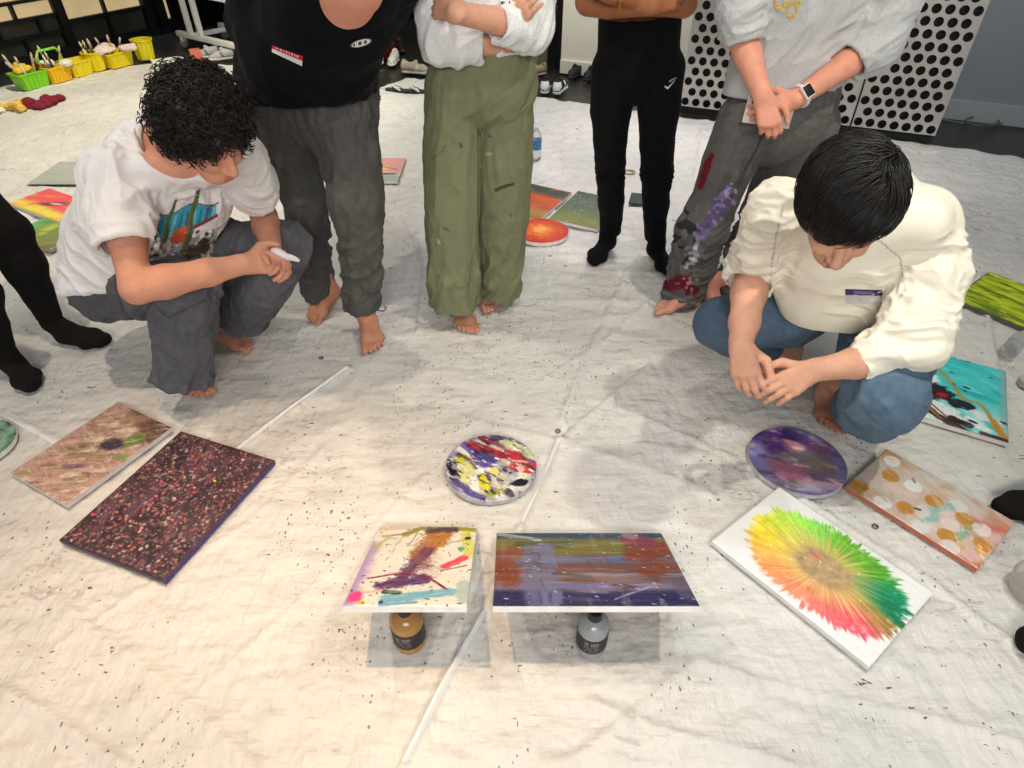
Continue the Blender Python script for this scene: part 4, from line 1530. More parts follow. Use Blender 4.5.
def add_hand(S, wrist, d, back, sgn, curl=(0.35, 0.5, 0.35), spread=0.05, scale=1.0, thumb=(0.5, 0.25), curls=None):
    """wrist point, direction to the fingers, back-of-hand normal; sgn=+1: thumb on the local left"""
    R = frame(d, back)
    wrist = np.asarray(wrist, float)

    def W(p):
        return wrist + R @ (np.array([p[0], p[1] * sgn, p[2]]) * scale)
    offs = [0.027, 0.009, -0.009, -0.026]
    lens = [0.070, 0.079, 0.073, 0.057]
    kx = [0.088, 0.092, 0.087, 0.078]
    S.cone(W((-0.015, 0, 0)), W((0.02, 0, 0)), 0.023 * scale, 0.022 * scale, 0.02, (R[:, 2], 0.75))
    tips = []
    for i in range(4):
        S.cone(W((0.012, offs[i] * 0.6, 0.0)), W((kx[i], offs[i], 0.004)), 0.0150 * scale, 0.0112 * scale, 0.012)
        c = curls[i] if curls else curl
        p = np.array([kx[i], offs[i], 0.003])
        ang = 0.0
        sp = spread * (1.5 - i)
        r = [0.0098, 0.0088, 0.0080, 0.0070]
        if i == 3:
            r = [x * 0.88 for x in r]
        for j, fr in enumerate((0.46, 0.30, 0.24)):
            ang += c[j]
            dv = np.array([math.cos(ang) * math.cos(sp), math.sin(sp), -math.sin(ang)])
            q = p + dv * lens[i] * fr
            S.cone(W(p), W(q), r[j] * scale, r[j + 1] * scale, 0.0035)
            p = q
        tips.append(W(p))
    t1 = np.array([0.050, 0.046 + 0.02 * thumb[0], -0.010 - 0.02 * thumb[1]])
    t2 = t1 + np.array([0.028, 0.012 * thumb[0], -0.014 * thumb[1]])
    t3 = t2 + np.array([0.024, -0.004, -0.012 * thumb[1]])
    S.cone(W((0.016, 0.018, -0.004)), W(t1), 0.0155 * scale, 0.0125 * scale, 0.012)
    S.cone(W(t1), W(t2), 0.0120 * scale, 0.0102 * scale, 0.004)
    S.cone(W(t2), W(t3), 0.0102 * scale, 0.0082 * scale, 0.004)
    return tips


def add_head(S, c, f, up, neck_base, scale=1.0):
    """head centred on c (between the ears), face towards f"""
    f = unit(f)
    r = unit(np.cross(f, up))
    u = np.cross(r, f)
    R = np.stack([r, f, u], 1)

    def P(x, y, z):
        return np.asarray(c, float) + scale * (R @ np.array([x, y, z]))
    k = scale
    S.ell(P(0, -0.012, 0.045), (0.074 * k, 0.094 * k, 0.082 * k), R, 0.02)
    S.ell(P(0, 0.022, -0.02), (0.064 * k, 0.072 * k, 0.085 * k), R, 0.02)
    S.ell(P(0, 0.052, -0.083), (0.040 * k, 0.036 * k, 0.028 * k), R, 0.025)
    S.cone(P(0, 0.088, 0.012), P(0, 0.112, -0.030), 0.009 * k, 0.0125 * k, 0.010)
    S.ball(P(0.013, 0.100, -0.034), 0.0085 * k, 0.008)
    S.ball(P(-0.013, 0.100, -0.034), 0.0085 * k, 0.008)
    for s in (-1, 1):
        S.cone(P(s * 0.014, 0.086, 0.024), P(s * 0.046, 0.072, 0.024), 0.009 * k, 0.008 * k, 0.012)
        S.ball(P(s * 0.031, 0.088, 0.006), 0.014 * k, 0.006, True)
        S.ball(P(s * 0.031, 0.077, 0.005), 0.0125 * k, 0.003)
        S.cone(P(s * 0.038, 0.072, -0.02), P(s * 0.05, 0.05, -0.015), 0.018 * k, 0.014 * k, 0.02)
        S.ell(P(s * 0.076, -0.008, -0.004), (0.009 * k, 0.018 * k, 0.030 * k), R, 0.008)
    S.cone(P(-0.018, 0.094, -0.059), P(0.018, 0.094, -0.059), 0.0065 * k, 0.0065 * k, 0.005)
    S.cone(P(-0.014, 0.092, -0.071), P(0.014, 0.092, -0.071), 0.0075 * k, 0.0075 * k, 0.005)
    S.cone(P(0, -0.028, -0.04), neck_base, 0.054 * k, 0.060 * k, 0.03)
    return R, P


def limb(S, pts, rad, k=0.02):
    return S.chain(pts, rad, k)


def skin_cols(V, tone, marks=()):
    cols = np.zeros((len(V), 3)) + lin(tone)
    pinkish = 0.5 + 0.5 * noise3(V * 14)
    cols = cols * (1 + 0.05 * (pinkish[:, None] - 0.5) * np.array([1.0, 0.2, 0.0]))
    for c, r, col, a in marks:
        w = (1 - sstep(r * 0.5, r, np.linalg.norm(V - c, axis=1))) * a
        cols = cols * (1 - w[:, None]) + lin(col) * w[:, None]
    return cols


def strands(points, rad, n=4):
    """many thin locks of hair in one mesh; points: (count, steps, 3)"""
    C, T = points.shape[:2]
    d = np.gradient(points, axis=1)
    d /= np.linalg.norm(d, axis=2, keepdims=True) + 1e-9
    ref = np.array([0.31, 0.57, 0.76])
    x = np.cross(d, ref)
    x /= np.linalg.norm(x, axis=2, keepdims=True) + 1e-9
    y = np.cross(d, x)
    prof = np.asarray(rad)[None, :, None, None]
    a = np.arange(n) * 2 * math.pi / n
    V = points[:, :, None, :] + prof * (x[:, :, None, :] * np.cos(a)[None, None, :, None] + y[:, :, None, :] * np.sin(a)[None, None, :, None])
    V = V.reshape(-1, 3)
    c = np.arange(C)[:, None, None] * T * n
    t = np.arange(T - 1)[None, :, None] * n
    k = np.arange(n)[None, None, :]
    k2 = (k + 1) % n
    F = np.stack([c + t + k, c + t + k2, c + t + n + k2, c + t + n + k], -1).reshape(-1, 4)
    return V, F


def join(parts):
    Vs, Fs, n = [], [], 0
    for V, F in parts:
        Vs.append(V)
        Fs.append(F + n)
        n += len(V)
    return np.concatenate(Vs), np.concatenate(Fs)


def patch(name, parent, target, quad, nu, nv_, fn, m=None, off=0.0012, corner=None):
    """a printed patch laid on a garment; quad: where the photo shows its corners (TL, TR, BR, BL)"""
    me = target.data
    Vt = np.zeros(len(me.vertices) * 3, np.float32)
    me.vertices.foreach_get('co', Vt)
    tb = np.array(target['_b'])
    Vt = Vt.reshape(-1, 3) + tb
    polys = [tuple(p.vertices) for p in me.polygons]
    bvh = BVHTree.FromPolygons([tuple(v) for v in Vt], polys)
    U, W = np.meshgrid(np.linspace(0, 1, nu), np.linspace(0, 1, nv_), indexing='ij')
    q = np.array(quad, float)
    px = (1 - U)[..., None] * ((1 - W)[..., None] * q[0] + W[..., None] * q[3]) + U[..., None] * ((1 - W)[..., None] * q[1] + W[..., None] * q[2])
    V = np.zeros((nu, nv_, 3))
    ok = np.ones((nu, nv_), bool)
    lastd = 2.0
    o = Vector(CAMPOS)
    for i in range(nu):
        for j in range(nv_):
            d = Vector(ray(*px[i, j])).normalized()
            h = bvh.ray_cast(o, d)
            if h[0] is None:
                ok[i, j] = False
                continue
            V[i, j] = np.array(h[0]) - np.array(d) * off + np.array(h[1]) * off * 0.5
    rgba = fn(U, W)
    cols, keep = rgba[..., :3], rgba[..., 3] > 0.5
    idx = -np.ones((nu, nv_), int)
    F = []
    for i in range(nu - 1):
        for j in range(nv_ - 1):
            cells = [(i, j), (i, j + 1), (i + 1, j + 1), (i + 1, j)]
            if all(ok[c] for c in cells) and sum(keep[c] for c in cells) >= 3:
                pp = [V[c] for c in cells]
                if max(np.linalg.norm(pp[0] - pp[2]), np.linalg.norm(pp[1] - pp[3])) < 0.05:
                    F.append([i * nv_ + j for i, j in cells])
    F = np.array(F, int)
    used = np.unique(F)
    remap = -np.ones(nu * nv_, int)
    remap[used] = np.arange(len(used))
    return mesh_obj(name, V.reshape(-1, 3)[used], remap[F], m or M_PRINT, parent, None, lin(np.clip(cols.reshape(-1, 3)[used], 0, 255)))


def rgba(U, base, alpha=1.0):
    A = np.zeros(U.shape + (4,))
    A[..., :3] = base
    A[..., 3] = alpha
    return A


def pt(A, m, col):
    m = np.clip(m, 0, 1)[..., None]
    A[..., :3] = A[..., :3] * (1 - m) + np.asarray(col, float) * m
    return A


def body_root(name, S, label, tone, marks=(), paint=None):
    V, Q = S.mesh()
    V = smooth_mesh(V, Q, 1, 0.35)
    cols = skin_cols(V, tone, marks)
    if paint:
        cols = paint(V, vnormals(V, Q), cols)
    base = np.array([V[:, 0].mean(), V[:, 1].mean(), 0.0])
    o = mesh_obj(name, V, Q, M_SKIN, None, base, cols)
    return tag(o, label, 'person')


def PX(pts):
    """joints: (u, v, 'z' or 'y', value, half width in pixels) -> points, radii"""
    P, R = [], []
    for u, v, kind, val, hw in pts:
        p = at(u, v, **{kind: val})
        P.append(p)
        R.append(hw * mpp(p))
    return P, R


def lerp(a, b, t):
    return np.asarray(a, float) * (1 - t) + np.asarray(b, float) * t
# ------------------------------------------------------------------ people
SKIN_A, SKIN_B = (202, 144, 118), (210, 158, 132)


def hair_cap(S, P, R, k, thick, front=0.30):
    """hair mass over the skull, leaving the face free"""
    S.ell(P(0, -0.020, 0.052), ((0.074 + thick) * k, (0.092 + thick) * k, (0.080 + thick) * k), R, 0.02)
    S.ell(P(0, -0.055, 0.0), ((0.070 + thick * 0.7) * k, (0.050 + thick * 0.7) * k, (0.070 + thick * 0.6) * k), R, 0.03)


def plain_hair(P, R, parent, k=1.0, thick=0.022, col_m=None, long=False):
    S = Sdf(0.007)
    hair_cap(S, P, R, k, thick)
    if long:
        S.chain([P(0, -0.085, 0.03), P(0, -0.10, -0.1), P(0, -0.11, -0.22)], [0.075, 0.07, 0.04], 0.03)
    S.ell(P(0, 0.105, -0.02), (0.066, 0.06, 0.085), R, 0.01, True)
    V, Q = S.mesh()
    V = V + vnormals(V, Q) * folds(V, 0.008, 26, R[:, 2], 4, 3)[:, None]
    return mesh_obj('hair', V, Q, M_HAIR, parent)


def curly_hair(P, R, parent, n=3000, seed=3, thick=0.030):
    rs = np.random.RandomState(seed)
    S = Sdf(0.006)
    hair_cap(S, P, R, 1.0, thick)
    S.ell(P(0, 0.115, -0.03), (0.082, 0.072, 0.098), R, 0.01, True)
    S.ell(P(0, 0.075, -0.07), (0.13, 0.10, 0.085), R, 0.012, True)
    S.ell(P(0, -0.06, -0.135), (0.12, 0.10, 0.07), R, 0.012, True)
    V, Q = S.mesh()
    Nn = vnormals(V, Q)
    V = V + Nn * (0.012 * noise3(V * 30) + 0.006 * noise3(V * 80))[:, None]
    parts = [(V, Q)]
    loc = (V - P(0, 0, 0)) @ R
    cand = np.where(loc[:, 2] > -0.06)[0]
    idx = cand[rs.randint(0, len(cand), n)]
    T = 15
    t = np.linspace(0, 1, T)
    root = V[idx] - Nn[idx] * 0.004
    nn = Nn[idx]
    tang = np.cross(nn, rs.normal(size=(n, 3)))
    tang /= np.linalg.norm(tang, axis=1, keepdims=True)
    bt = np.cross(nn, tang)
    L = (0.006 + 0.028 * rs.rand(n) ** 1.6)
    drift = 0.030 * rs.rand(n)
    rr = 0.003 + 0.007 * rs.rand(n)
    turns = 0.7 + 1.2 * rs.rand(n)
    ph = rs.rand(n) * 6.28
    a = ph[:, None] + turns[:, None] * 6.28 * t[None]
    grow = np.minimum(1, t * 4)[None]
    pts = (root[:, None] + nn[:, None] * (L[:, None] * np.sin(t * 1.9)[None])[..., None]
           + tang[:, None] * (drift[:, None] * t[None] + rr[:, None] * np.cos(a) * grow)[..., None]
           + bt[:, None] * (rr[:, None] * np.sin(a) * grow)[..., None])
    pts[..., 2] -= 0.008 * (t ** 2)[None]
    rad = 0.0014 * np.minimum(1, 1.25 - t ** 3)
    parts.append(strands(pts, rad, 4))
    V, F = join(parts)
    return mesh_obj('hair', V, F, M_HAIR, parent)


def straight_hair(P, R, parent, n=5200, seed=5, thick=0.028, part=0.02):
    rs = np.random.RandomState(seed)
    S = Sdf(0.006)
    hair_cap(S, P, R, 1.0, thick - 0.006)
    S.ell(P(0, 0.118, -0.02), (0.075, 0.055, 0.085), R, 0.01, True)
    S.ell(P(0, 0.085, -0.075), (0.12, 0.10, 0.085), R, 0.012, True)
    V, Q = S.mesh()
    V = V + vnormals(V, Q) * folds(V, 0.003, 40, R[:, 1], 4, 3)[:, None]
    parts = [(V, Q)]
    c = P(0, -0.018, 0.05)
    rad3 = np.array([0.074 + thick, 0.094 + thick, 0.082 + thick])
    crown = unit([-0.40, -0.30, 0.86])
    T = 12
    pts = np.zeros((n, T, 3))
    d = rs.normal(size=(n * 3, 3))
    d /= np.linalg.norm(d, axis=1, keepdims=True)
    d = d[(d[:, 2] > -0.42) & ~((d[:, 1] > 0.30) & (d[:, 2] < 0.36)) & ~((d[:, 1] > 0.0) & (d[:, 2] < 0.05))][:n]
    m = len(d)
    pts = pts[:m]
    L = 0.05 + 0.04 * rs.rand(m)
    lift = 0.005 * rs.rand(m) + 0.001 + 0.004 * (rs.rand(m) > 0.88) * rs.rand(m)
    clump = rs.normal(size=(60, 3))
    clump /= np.linalg.norm(clump, axis=1, keepdims=True)
    cid = np.argmax(d @ clump.T, axis=1)
    jit = (rs.normal(size=(60, 3)) * 0.34)[cid] + rs.normal(size=(m, 3)) * 0.10
    q = d.copy()
    for s in range(T):
        t = s / (T - 1)
        f = q - crown
        f = f + np.array([0.40, 0.35, -0.25]) + jit
        f -= q * np.einsum('ij,ij->i', f, q)[:, None]
        f /= np.linalg.norm(f, axis=1, keepdims=True) + 1e-9
        bump = 1 + (lift * 4 * t * (1.1 - t) * 10 + 0.001)[:, None] * 1.0 - 0.03 * (s == 0)
        loc = q * rad3 * bump
        pts[:, s] = c + loc @ R.T
        q = q + f * (L / 0.1 / (T - 1))[:, None]
        q /= np.linalg.norm(q, axis=1, keepdims=True)
    t = np.linspace(0, 1, T)
    parts.append(strands(pts, 0.0013 * np.minimum(1, 1.3 - t ** 2 * 1.1), 3))
    V, F = join(parts)
    return mesh_obj('hair', V, F, M_HAIR, parent)


# ---- crouching man in a white tee (on the left)
def man_in_white_tee():
    footR, toeR = at(184, 378, z=0.085), at(207, 398, z=0)
    toeL = at(254, 350, z=0)
    ankR = np.array([toeR[0] - 0.13, toeR[1] + 0.135, 0.085])
    ankL = over_toe(at(219, 326, z=0.09), toeL)
    kneeR, kneeL = at(192, 292, z=0.47), at(288, 244, z=0.50)
    hipR, hipL = at(108, 285, z=0.30), at(150, 262, z=0.32)
    shR, shL = at(113, 178, z=0.84), at(240, 158, z=0.86)
    elR, wrR = at(137, 288, z=0.60), at(245, 264, z=0.60)
    elL, wrL = at(264, 216, z=0.58), at(272, 251, z=0.585)
    neck = at(163, 140, z=0.90)
    head_c = at(206, 136, z=1.03)
    f, up = np.array([0.70, -0.50, -0.50]), np.array([0.35, -0.25, 0.9])
    S = Sdf(0.0037)
    pel = (hipR + hipL) / 2 + np.array([0, 0.03, 0.05])
    S.chain([pel, lerp(pel, neck, 0.5), neck - np.array([0, 0, 0.08])], [0.11, 0.11, 0.09], 0.04)
    S.cone(shR, shL, 0.06, 0.06, 0.05)
    for hip, kn, an in ((hipR, kneeR, ankR), (hipL, kneeL, ankL)):
        S.chain([hip, kn - [0, 0, 0.03], lerp(kn, an, 0.35), an], [0.07, 0.045, 0.046, 0.034], 0.02)
    add_foot(S, ankR, toeR, 1)
    add_foot(S, ankL, toeL, -1)
    S.chain([shR, lerp(shR, elR, .5), elR], [0.058, 0.052, 0.046], 0.03)
    S.chain([elR, lerp(elR, wrR, .25), lerp(elR, wrR, .65), wrR], [0.046, 0.050, 0.041, 0.031], 0.02)
    S.chain([shL, lerp(shL, elL, .5), elL], [0.056, 0.050, 0.044], 0.03)
    S.chain([elL, lerp(elL, wrL, .3), wrL], [0.044, 0.046, 0.032], 0.02)
    hd = at(279, 262, z=0.585) - wrR
    add_hand(S, wrR, hd, CAMPOS - wrR + np.array([0.2, 0, 0.3]), 1, curls=[(0.5, 0.9, 0.6), (0.6, 0.9, 0.6), (0.6, 0.9, 0.6), (0.6, 0.8, 0.5)], thumb=(0.4, 0.0), scale=1.04)
    add_hand(S, wrL, at(287, 268, z=0.57) - wrL, np.array([0.75, 0.35, 0.55]), -1, curls=[(0.5, 0.9, 0.6)] * 4, thumb=(0.5, 0.3), scale=1.0)
    R, P = add_head(S, head_c, f, up, neck)
    marks = [(P(0, 0.1, -0.065), 0.022, (186, 104, 92), 0.7), (P(0.03, 0.09, 0.028), 0.017, (40, 30, 28), 0.8), (P(-0.03, 0.09, 0.028), 0.017, (40, 30, 28), 0.8),
             (toeR, 0.16, (186, 120, 92), 0.6), (toeL, 0.16, (190, 128, 104), 0.6)]
    p = body_root('person', S, 'person with curly dark hair crouching in a printed white tee and charcoal trousers', SKIN_A, marks)
    curly_hair(P, R, p)

    # trousers
    T = Sdf(0.006)
    a, r = PX([(106, 287, 'z', 0.31, 33), (150, 283, 'z', 0.41, 34), (186, 290, 'z', 0.46, 31)])
    T.chain(a, r, 0.04)
    a, r = PX([(186, 292, 'z', 0.455, 31), (184, 335, 'z', 0.29, 29), (183, 379, 'z', 0.12, 26)])
    T.chain(a, r, 0.02, None, (0, 1))
    T.cone(lerp(a[1], a[2], 0.5), a[2] + (a[2] - a[1]) * 0.2, r[2] * 0.8, r[2] * 0.88, 0.004, None, (0, 1), True)
    cuffR = (lerp(a[1], a[2], 0.87), a[2], r[2] * 1.04)
    a, r = PX([(150, 262, 'z', 0.33, 34), (225, 250, 'z', 0.44, 30), (288, 246, 'z', 0.50, 23)])
    T.chain(a, r, 0.03)
    a, r = PX([(288, 247, 'z', 0.49, 23), (262, 285, 'z', 0.32, 27), (240, 312, 'z', 0.155, 26)])
    T.chain(a, r, 0.02, None, (0, 1))
    T.cone(lerp(a[1], a[2], 0.5), a[2] + (a[2] - a[1]) * 0.2, r[2] * 0.8, r[2] * 0.88, 0.004, None, (0, 1), True)
    cuffL = (lerp(a[1], a[2], 0.80), a[2], r[2] * 1.04)
    for c0, c1, rr in (cuffR, cuffL):
        T.cone(c0, c1, rr * 1.06, rr * 1.08, 0.003, None, (1, 1))
    T.cone(hipR, hipL, 0.125, 0.12, 0.04)
    # cargo pocket flap on the near thigh
    kz = kneeR

    def fold(V):
        f1 = folds(V, 0.015, 12, kneeR - ankR + np.array([0.12, 0, 0]), 4, 2.0)
        f2 = folds(V, 0.014, 12, np.cross(kneeR - hipR, [0.3, 0.7, -0.6]), 4, 9.0)
        w = near(V, kneeR, ankR, 0.2)
        return w * f1 + (1 - w) * f2

    def paint(V, Nn, c):
        for q in ([(115, 262), (116, 290), (124, 312)], [(124, 262), (160, 270), (163, 285), (142, 318)], [(150, 300), (168, 318), (205, 300)]):
            c = cloth_mark(V, Nn, c, q, 0.9, (40, 40, 46), 0.6, 0.2)
        c = c * (1 + 0.10 * noise3(V * 9))[:, None]
        return c
    garment('cargo_trousers', T, (92, 92, 98), M_DENIM, p, fold, 1, paint)

    # tee
    T = Sdf(0.005)
    fl = (np.array([0.45, -0.75, 0.2]), 0.78)
    a, r = PX([(136, 262, 'z', 0.44, 56), (150, 222, 'z', 0.60, 62), (166, 182, 'z', 0.76, 60), (172, 152, 'z', 0.86, 38)])
    T.chain([a[0] + (a[0] - a[1]) * 0.5] + a, [r[0] * 0.9] + r, 0.05, fl)
    tail, tr = PX([(104, 235, 'z', 0.56, 34), (92, 300, 'z', 0.33, 30)])
    T.chain(tail, tr, 0.05)
    hp = at(150, 276, z=0.38)
    T.cut(hp, np.array([0.10, -0.25, -0.95]), 0.6)
    T.cone(shR, shL, 0.075, 0.07, 0.06)
    T.cone(a[1], shR, 0.10, 0.08, 0.05)
    sR = lerp(shR, elR, 0.63)
    T.chain([shR, lerp(shR, sR, .5), sR], [0.082, 0.088, 0.092], 0.03, None, (0, 1))
    T.cone(lerp(shR, sR, .8), sR + (sR - shR) * 0.3, 0.074, 0.083, 0.006, None, (0, 1), True)
    sL = lerp(shL, elL, 0.62)
    T.chain([shL, lerp(shL, sL, .5), sL], [0.078, 0.082, 0.085], 0.03, None, (0, 1))
    T.cone(lerp(shL, sL, .8), sL + (sL - shL) * 0.3, 0.066, 0.076, 0.006, None, (0, 1), True)
    nd = unit(head_c - neck)
    T.cone(neck - nd * 0.03, neck + nd * 0.22, 0.072, 0.12, 0.01, None, (0, 1), True)

    def fold(V):
        w = near(V, a[2], shR, 0.25)
        g = folds(V, 0.014, 13, np.array([0.5, -0.2, -0.8]), 5, 4.0)
        g2 = folds(V, 0.010, 14, np.array([1, 0.2, 0]), 4, 7.0) * near(V, tail[1], tail[1] + np.array([0.1, 0, 0]), 0.2)
        return g * (0.55 + 0.45 * w) + g2
    tee = garment('tee_shirt', T, (232, 229, 228), M_JERSEY, p, fold, 1)
    ring = []
    for q in range(40):
        an = 2 * math.pi * q / 40
        xx = unit(np.cross(nd, [0, 0, 1]))
        yy = np.cross(nd, xx)
        ring.append(neck + nd * 0.012 + 0.074 * (xx * math.cos(an) + yy * math.sin(an)))
    cm = mat('white_rib', (226, 222, 216), rough=0.95, spec=0.1)
    MB().tube(ring, 0.0115, 8, True).build('collar', cm, p)

    def art(U, W):
        A = rgba(U, (226, 226, 226))
        n = fbm(U * 5, W * 5, 3)
        x, y = U, W
        inside = (x > 0.02) & (x < 0.98) & (y > 0.04)
        pt(A, sstep(0.28, 0.30, y - 0.04 * np.sin(x * 9)) * sstep(0.70, 0.66, y) * sstep(0.04, 0.06, x) * sstep(0.95, 0.93, x), (52, 150, 176))
        for k in range(9):
            xx = 0.09 + 0.1 * k
            pt(A, sstep(0.028, 0.018, np.abs(x - xx + 0.10 * (y - 0.5))) * sstep(0.32, 0.36, y) * sstep(0.68, 0.6, y), [(40, 120, 130), (90, 66, 120), (110, 190, 200)][k % 3])
        pt(A, sstep(0.012, 0.006, np.abs(y - 0.28 - 0.04 * np.sin(x * 9))), (96, 50, 70))
        pt(A, sstep(0.014, 0.008, np.abs(x - 0.05)) * (y > 0.26), (70, 60, 84))
        pt(A, sstep(0.03, 0.018, np.abs(y - 0.56 + 0.30 * (x - 0.62))) * (x > 0.6), (140, 40, 60))
        pt(A, (y > 0.58 - 0.30 * (x - 0.62)) * (x > 0.62), (214, 212, 214))
        pt(A, sstep(0.66, 0.7, y + 0.08 * n), (150, 150, 146))
        sp = fbm(x * 14, y * 14, 8)
        pt(A, sstep(0.16, 0.22, sp) * (y > 0.62), (236, 234, 230))
        pt(A, sstep(0.22, 0.28, -sp) * (y > 0.60), (60, 52, 54))
        pt(A, sstep(1.1, 0.9, np.hypot((x - 0.42) / 0.14, (y - 0.66) / 0.13) + 0.5 * n), (206, 92, 62))
        pt(A, sstep(1.1, 0.9, np.hypot((x - 0.62) / 0.13, (y - 0.90) / 0.10) + 0.4 * n), (84, 62, 58))
        pt(A, sstep(1.1, 0.9, np.hypot((x - 0.80) / 0.09, (y - 0.80) / 0.10) + 0.4 * n), (74, 58, 56))
        pt(A, sstep(1.1, 0.9, np.hypot((x - 0.25) / 0.07, (y - 0.76) / 0.06) + 0.4 * n), (196, 184, 176))
        for cx, y0, y1, w in ((0.20, 0.10, 0.72, 0.028), (0.56, 0.06, 0.90, 0.042)):
            xx = cx + 0.10 * (0.5 - y) + 0.02 * np.sin(y * 12)
            pt(A, sstep(w + 0.012, w, np.abs(x - xx)) * sstep(y0, y0 + 0.03, y) * sstep(y1 + 0.02, y1, y), (88, 104, 72))
            pt(A, sstep(0.012, 0.004, np.abs(x - xx - 0.012)) * sstep(y0, y0 + 0.05, y) * sstep(y1, y1 - 0.04, y), (62, 76, 52))
        out = (y < 0.24 + 0.04 * np.sin(x * 9)) & ~((np.abs(x - 0.20 - 0.10 * (0.5 - y)) < 0.035) & (y > 0.1)) & ~((np.abs(x - 0.56 - 0.10 * (0.5 - y)) < 0.05) & (y > 0.06))
        A[..., 3] = np.where(out | ~inside, 0, 1)
        return A
    patch('graphic_print', p, tee, [(163, 196), (222, 176), (216, 262), (146, 262)], 90, 90, art)
    # folded tissue between the fingers
    tb = MB()
    q0, q1 = at(272, 250, z=0.640), at(299, 261, z=0.625)
    tb.tube([lerp(q0, q1, t) + np.array([0, 0, 0.002 * math.sin(t * 9)]) for t in np.linspace(0, 1, 9)], [0.006, 0.010, 0.012, 0.011, 0.010, 0.011, 0.010, 0.008, 0.005], 8)
    mt = mat('tissue_paper', (236, 226, 228), rough=0.9, bump=[(120, 0.003, (1, 1, 1))])
    tag(tb.build('folded_tissue', mt), 'small white folded tissue in the clasped hands of the curly haired man', 'tissue')
    return p


man_in_white_tee()


# ---- crouching man in blue jeans (on the right)
def man_in_jeans():
    toeR, toeL = at(752, 382, z=0), at(834, 434, z=0)
    ankR = at(798, 346, z=0.10)
    ankL = toeL + np.array([0.03, 0.175, 0.095])
    kneeR, kneeL = at(722, 322, z=0.36), at(884, 392, z=0.40)
    hipR, hipL = at(838, 268, z=0.32), at(885, 285, z=0.32)
    shR, shL = at(778, 212, z=0.84), at(920, 222, z=0.84)
    elR, wrR = at(752, 272, z=0.60), at(741, 346, z=0.52)
    elL, wrL = at(912, 338, z=0.55), at(811, 371, z=0.48)
    neck = at(868, 190, z=0.90)
    head_c = at(844, 213, z=1.0)
    f, up = np.array([-0.22, -0.80, -0.56]), np.array([-0.2, -0.45, 0.85])
    S = Sdf(0.0037)
    pel = (hipR + hipL) / 2 + np.array([0, 0.04, 0.04])
    S.chain([pel, lerp(pel, neck, 0.5), neck - np.array([0, -0.02, 0.08])], [0.11, 0.11, 0.08], 0.04)
    S.cone(shR, shL, 0.05, 0.05, 0.05)
    ankR = over_toe(ankR, toeR)
    for hip, kn, an in ((hipR, kneeR, ankR), (hipL, kneeL, ankL)):
        S.chain([hip, kn, lerp(kn, an, 0.35), an], [0.075, 0.05, 0.048, 0.034], 0.02)
    add_foot(S, over_toe(ankR, toeR), toeR, -1, lift=0.02)
    add_foot(S, ankL, toeL, 1)
    S.chain([shR, lerp(shR, elR, .5), elR], [0.056, 0.050, 0.046], 0.03)
    S.chain([elR, lerp(elR, wrR, .3), lerp(elR, wrR, .7), wrR], [0.046, 0.051, 0.042, 0.032], 0.02)
    S.chain([shL, at(929, 275, z=0.69), elL], [0.045, 0.040, 0.040], 0.03)
    S.chain([elL, at(856, 363, z=0.495), wrL], [0.046, 0.043, 0.031], 0.02)
    back = CAMPOS - wrR
    add_hand(S, wrR, at(750, 396, z=0.46) - wrR, back + np.array([-0.5, 0, 0]), 1, curls=[(0.55, 0.7, 0.5), (0.6, 0.7, 0.5), (0.65, 0.7, 0.5), (0.7, 0.7, 0.5)], thumb=(0.1, 0.6), scale=1.12)
    add_hand(S, wrL, at(768, 396, z=0.46) - wrL, back + np.array([0.1, -0.1, 0.3]), -1, curls=[(0.25, 0.35, 0.25), (0.35, 0.4, 0.3), (0.4, 0.45, 0.3), (0.45, 0.5, 0.3)], thumb=(0.5, 0.3), spread=0.07, scale=1.08)
    R, P = add_head(S, head_c, f, up, neck + np.array([0.03, 0.02, -0.02]))
    marks = [(P(0, 0.1, -0.065), 0.022, (178, 100, 88), 0.7), (P(0.03, 0.09, 0.028), 0.017, (40, 30, 28), 0.8), (P(-0.03, 0.09, 0.028), 0.017, (40, 30, 28), 0.8),
             (toeL, 0.17, (150, 98, 76), 0.8), (toeR, 0.2, (186, 130, 108), 0.6)]
    p = body_root('person', S, 'person with straight black hair crouching in a cream sweater and blue jeans', SKIN_B, marks)
    straight_hair(P, R, p)

    T = Sdf(0.006)
    a, r = PX([(842, 285, 'z', 0.33, 38), (785, 312, 'z', 0.36, 33), (724, 322, 'z', 0.38, 27)])
    T.chain(a, r, 0.04)
    a, r = PX([(722, 324, 'z', 0.37, 27), (742, 338, 'z', 0.25, 22), (766, 345, 'z', 0.16, 19)])
    T.chain(a, r, 0.02, None, (0, 1))
    a, r = PX([(885, 300, 'z', 0.34, 40), (888, 345, 'z', 0.38, 42), (884, 392, 'z', 0.40, 39)])
    T.chain(a, r, 0.04)
    a, r = PX([(886, 394, 'z', 0.38, 39), (874, 408, 'z', 0.24, 33), (862, 408, 'z', 0.14, 27)])
    T.chain(a, r, 0.02, None, (0, 1))
    T.cone(lerp(a[1], a[2], 0.4), a[2] + (a[2] - a[1]) * 0.3, r[2] * 0.75, r[2] * 0.86, 0.004, None, (0, 1), True)
    T.cone(hipR, hipL, 0.14, 0.14, 0.05)

    def fold(V):
        g = folds(V, 0.010, 8, np.array([0.5, 0.2, -0.8]), 5, 12.0)
        g2 = folds(V, 0.010, 10, np.array([1, 0.2, -0.35]), 4, 3.0, 0.25) * near(V, kneeL, ankL, 0.28)
        return 0.7 * g + g2

    def paint(V, Nn, c):
        return c * (1 + 0.14 * noise3(V * 7))[:, None]
    garment('jeans', T, (90, 111, 132), M_DENIM, p, fold, 1, paint)

    T = Sdf(0.005)
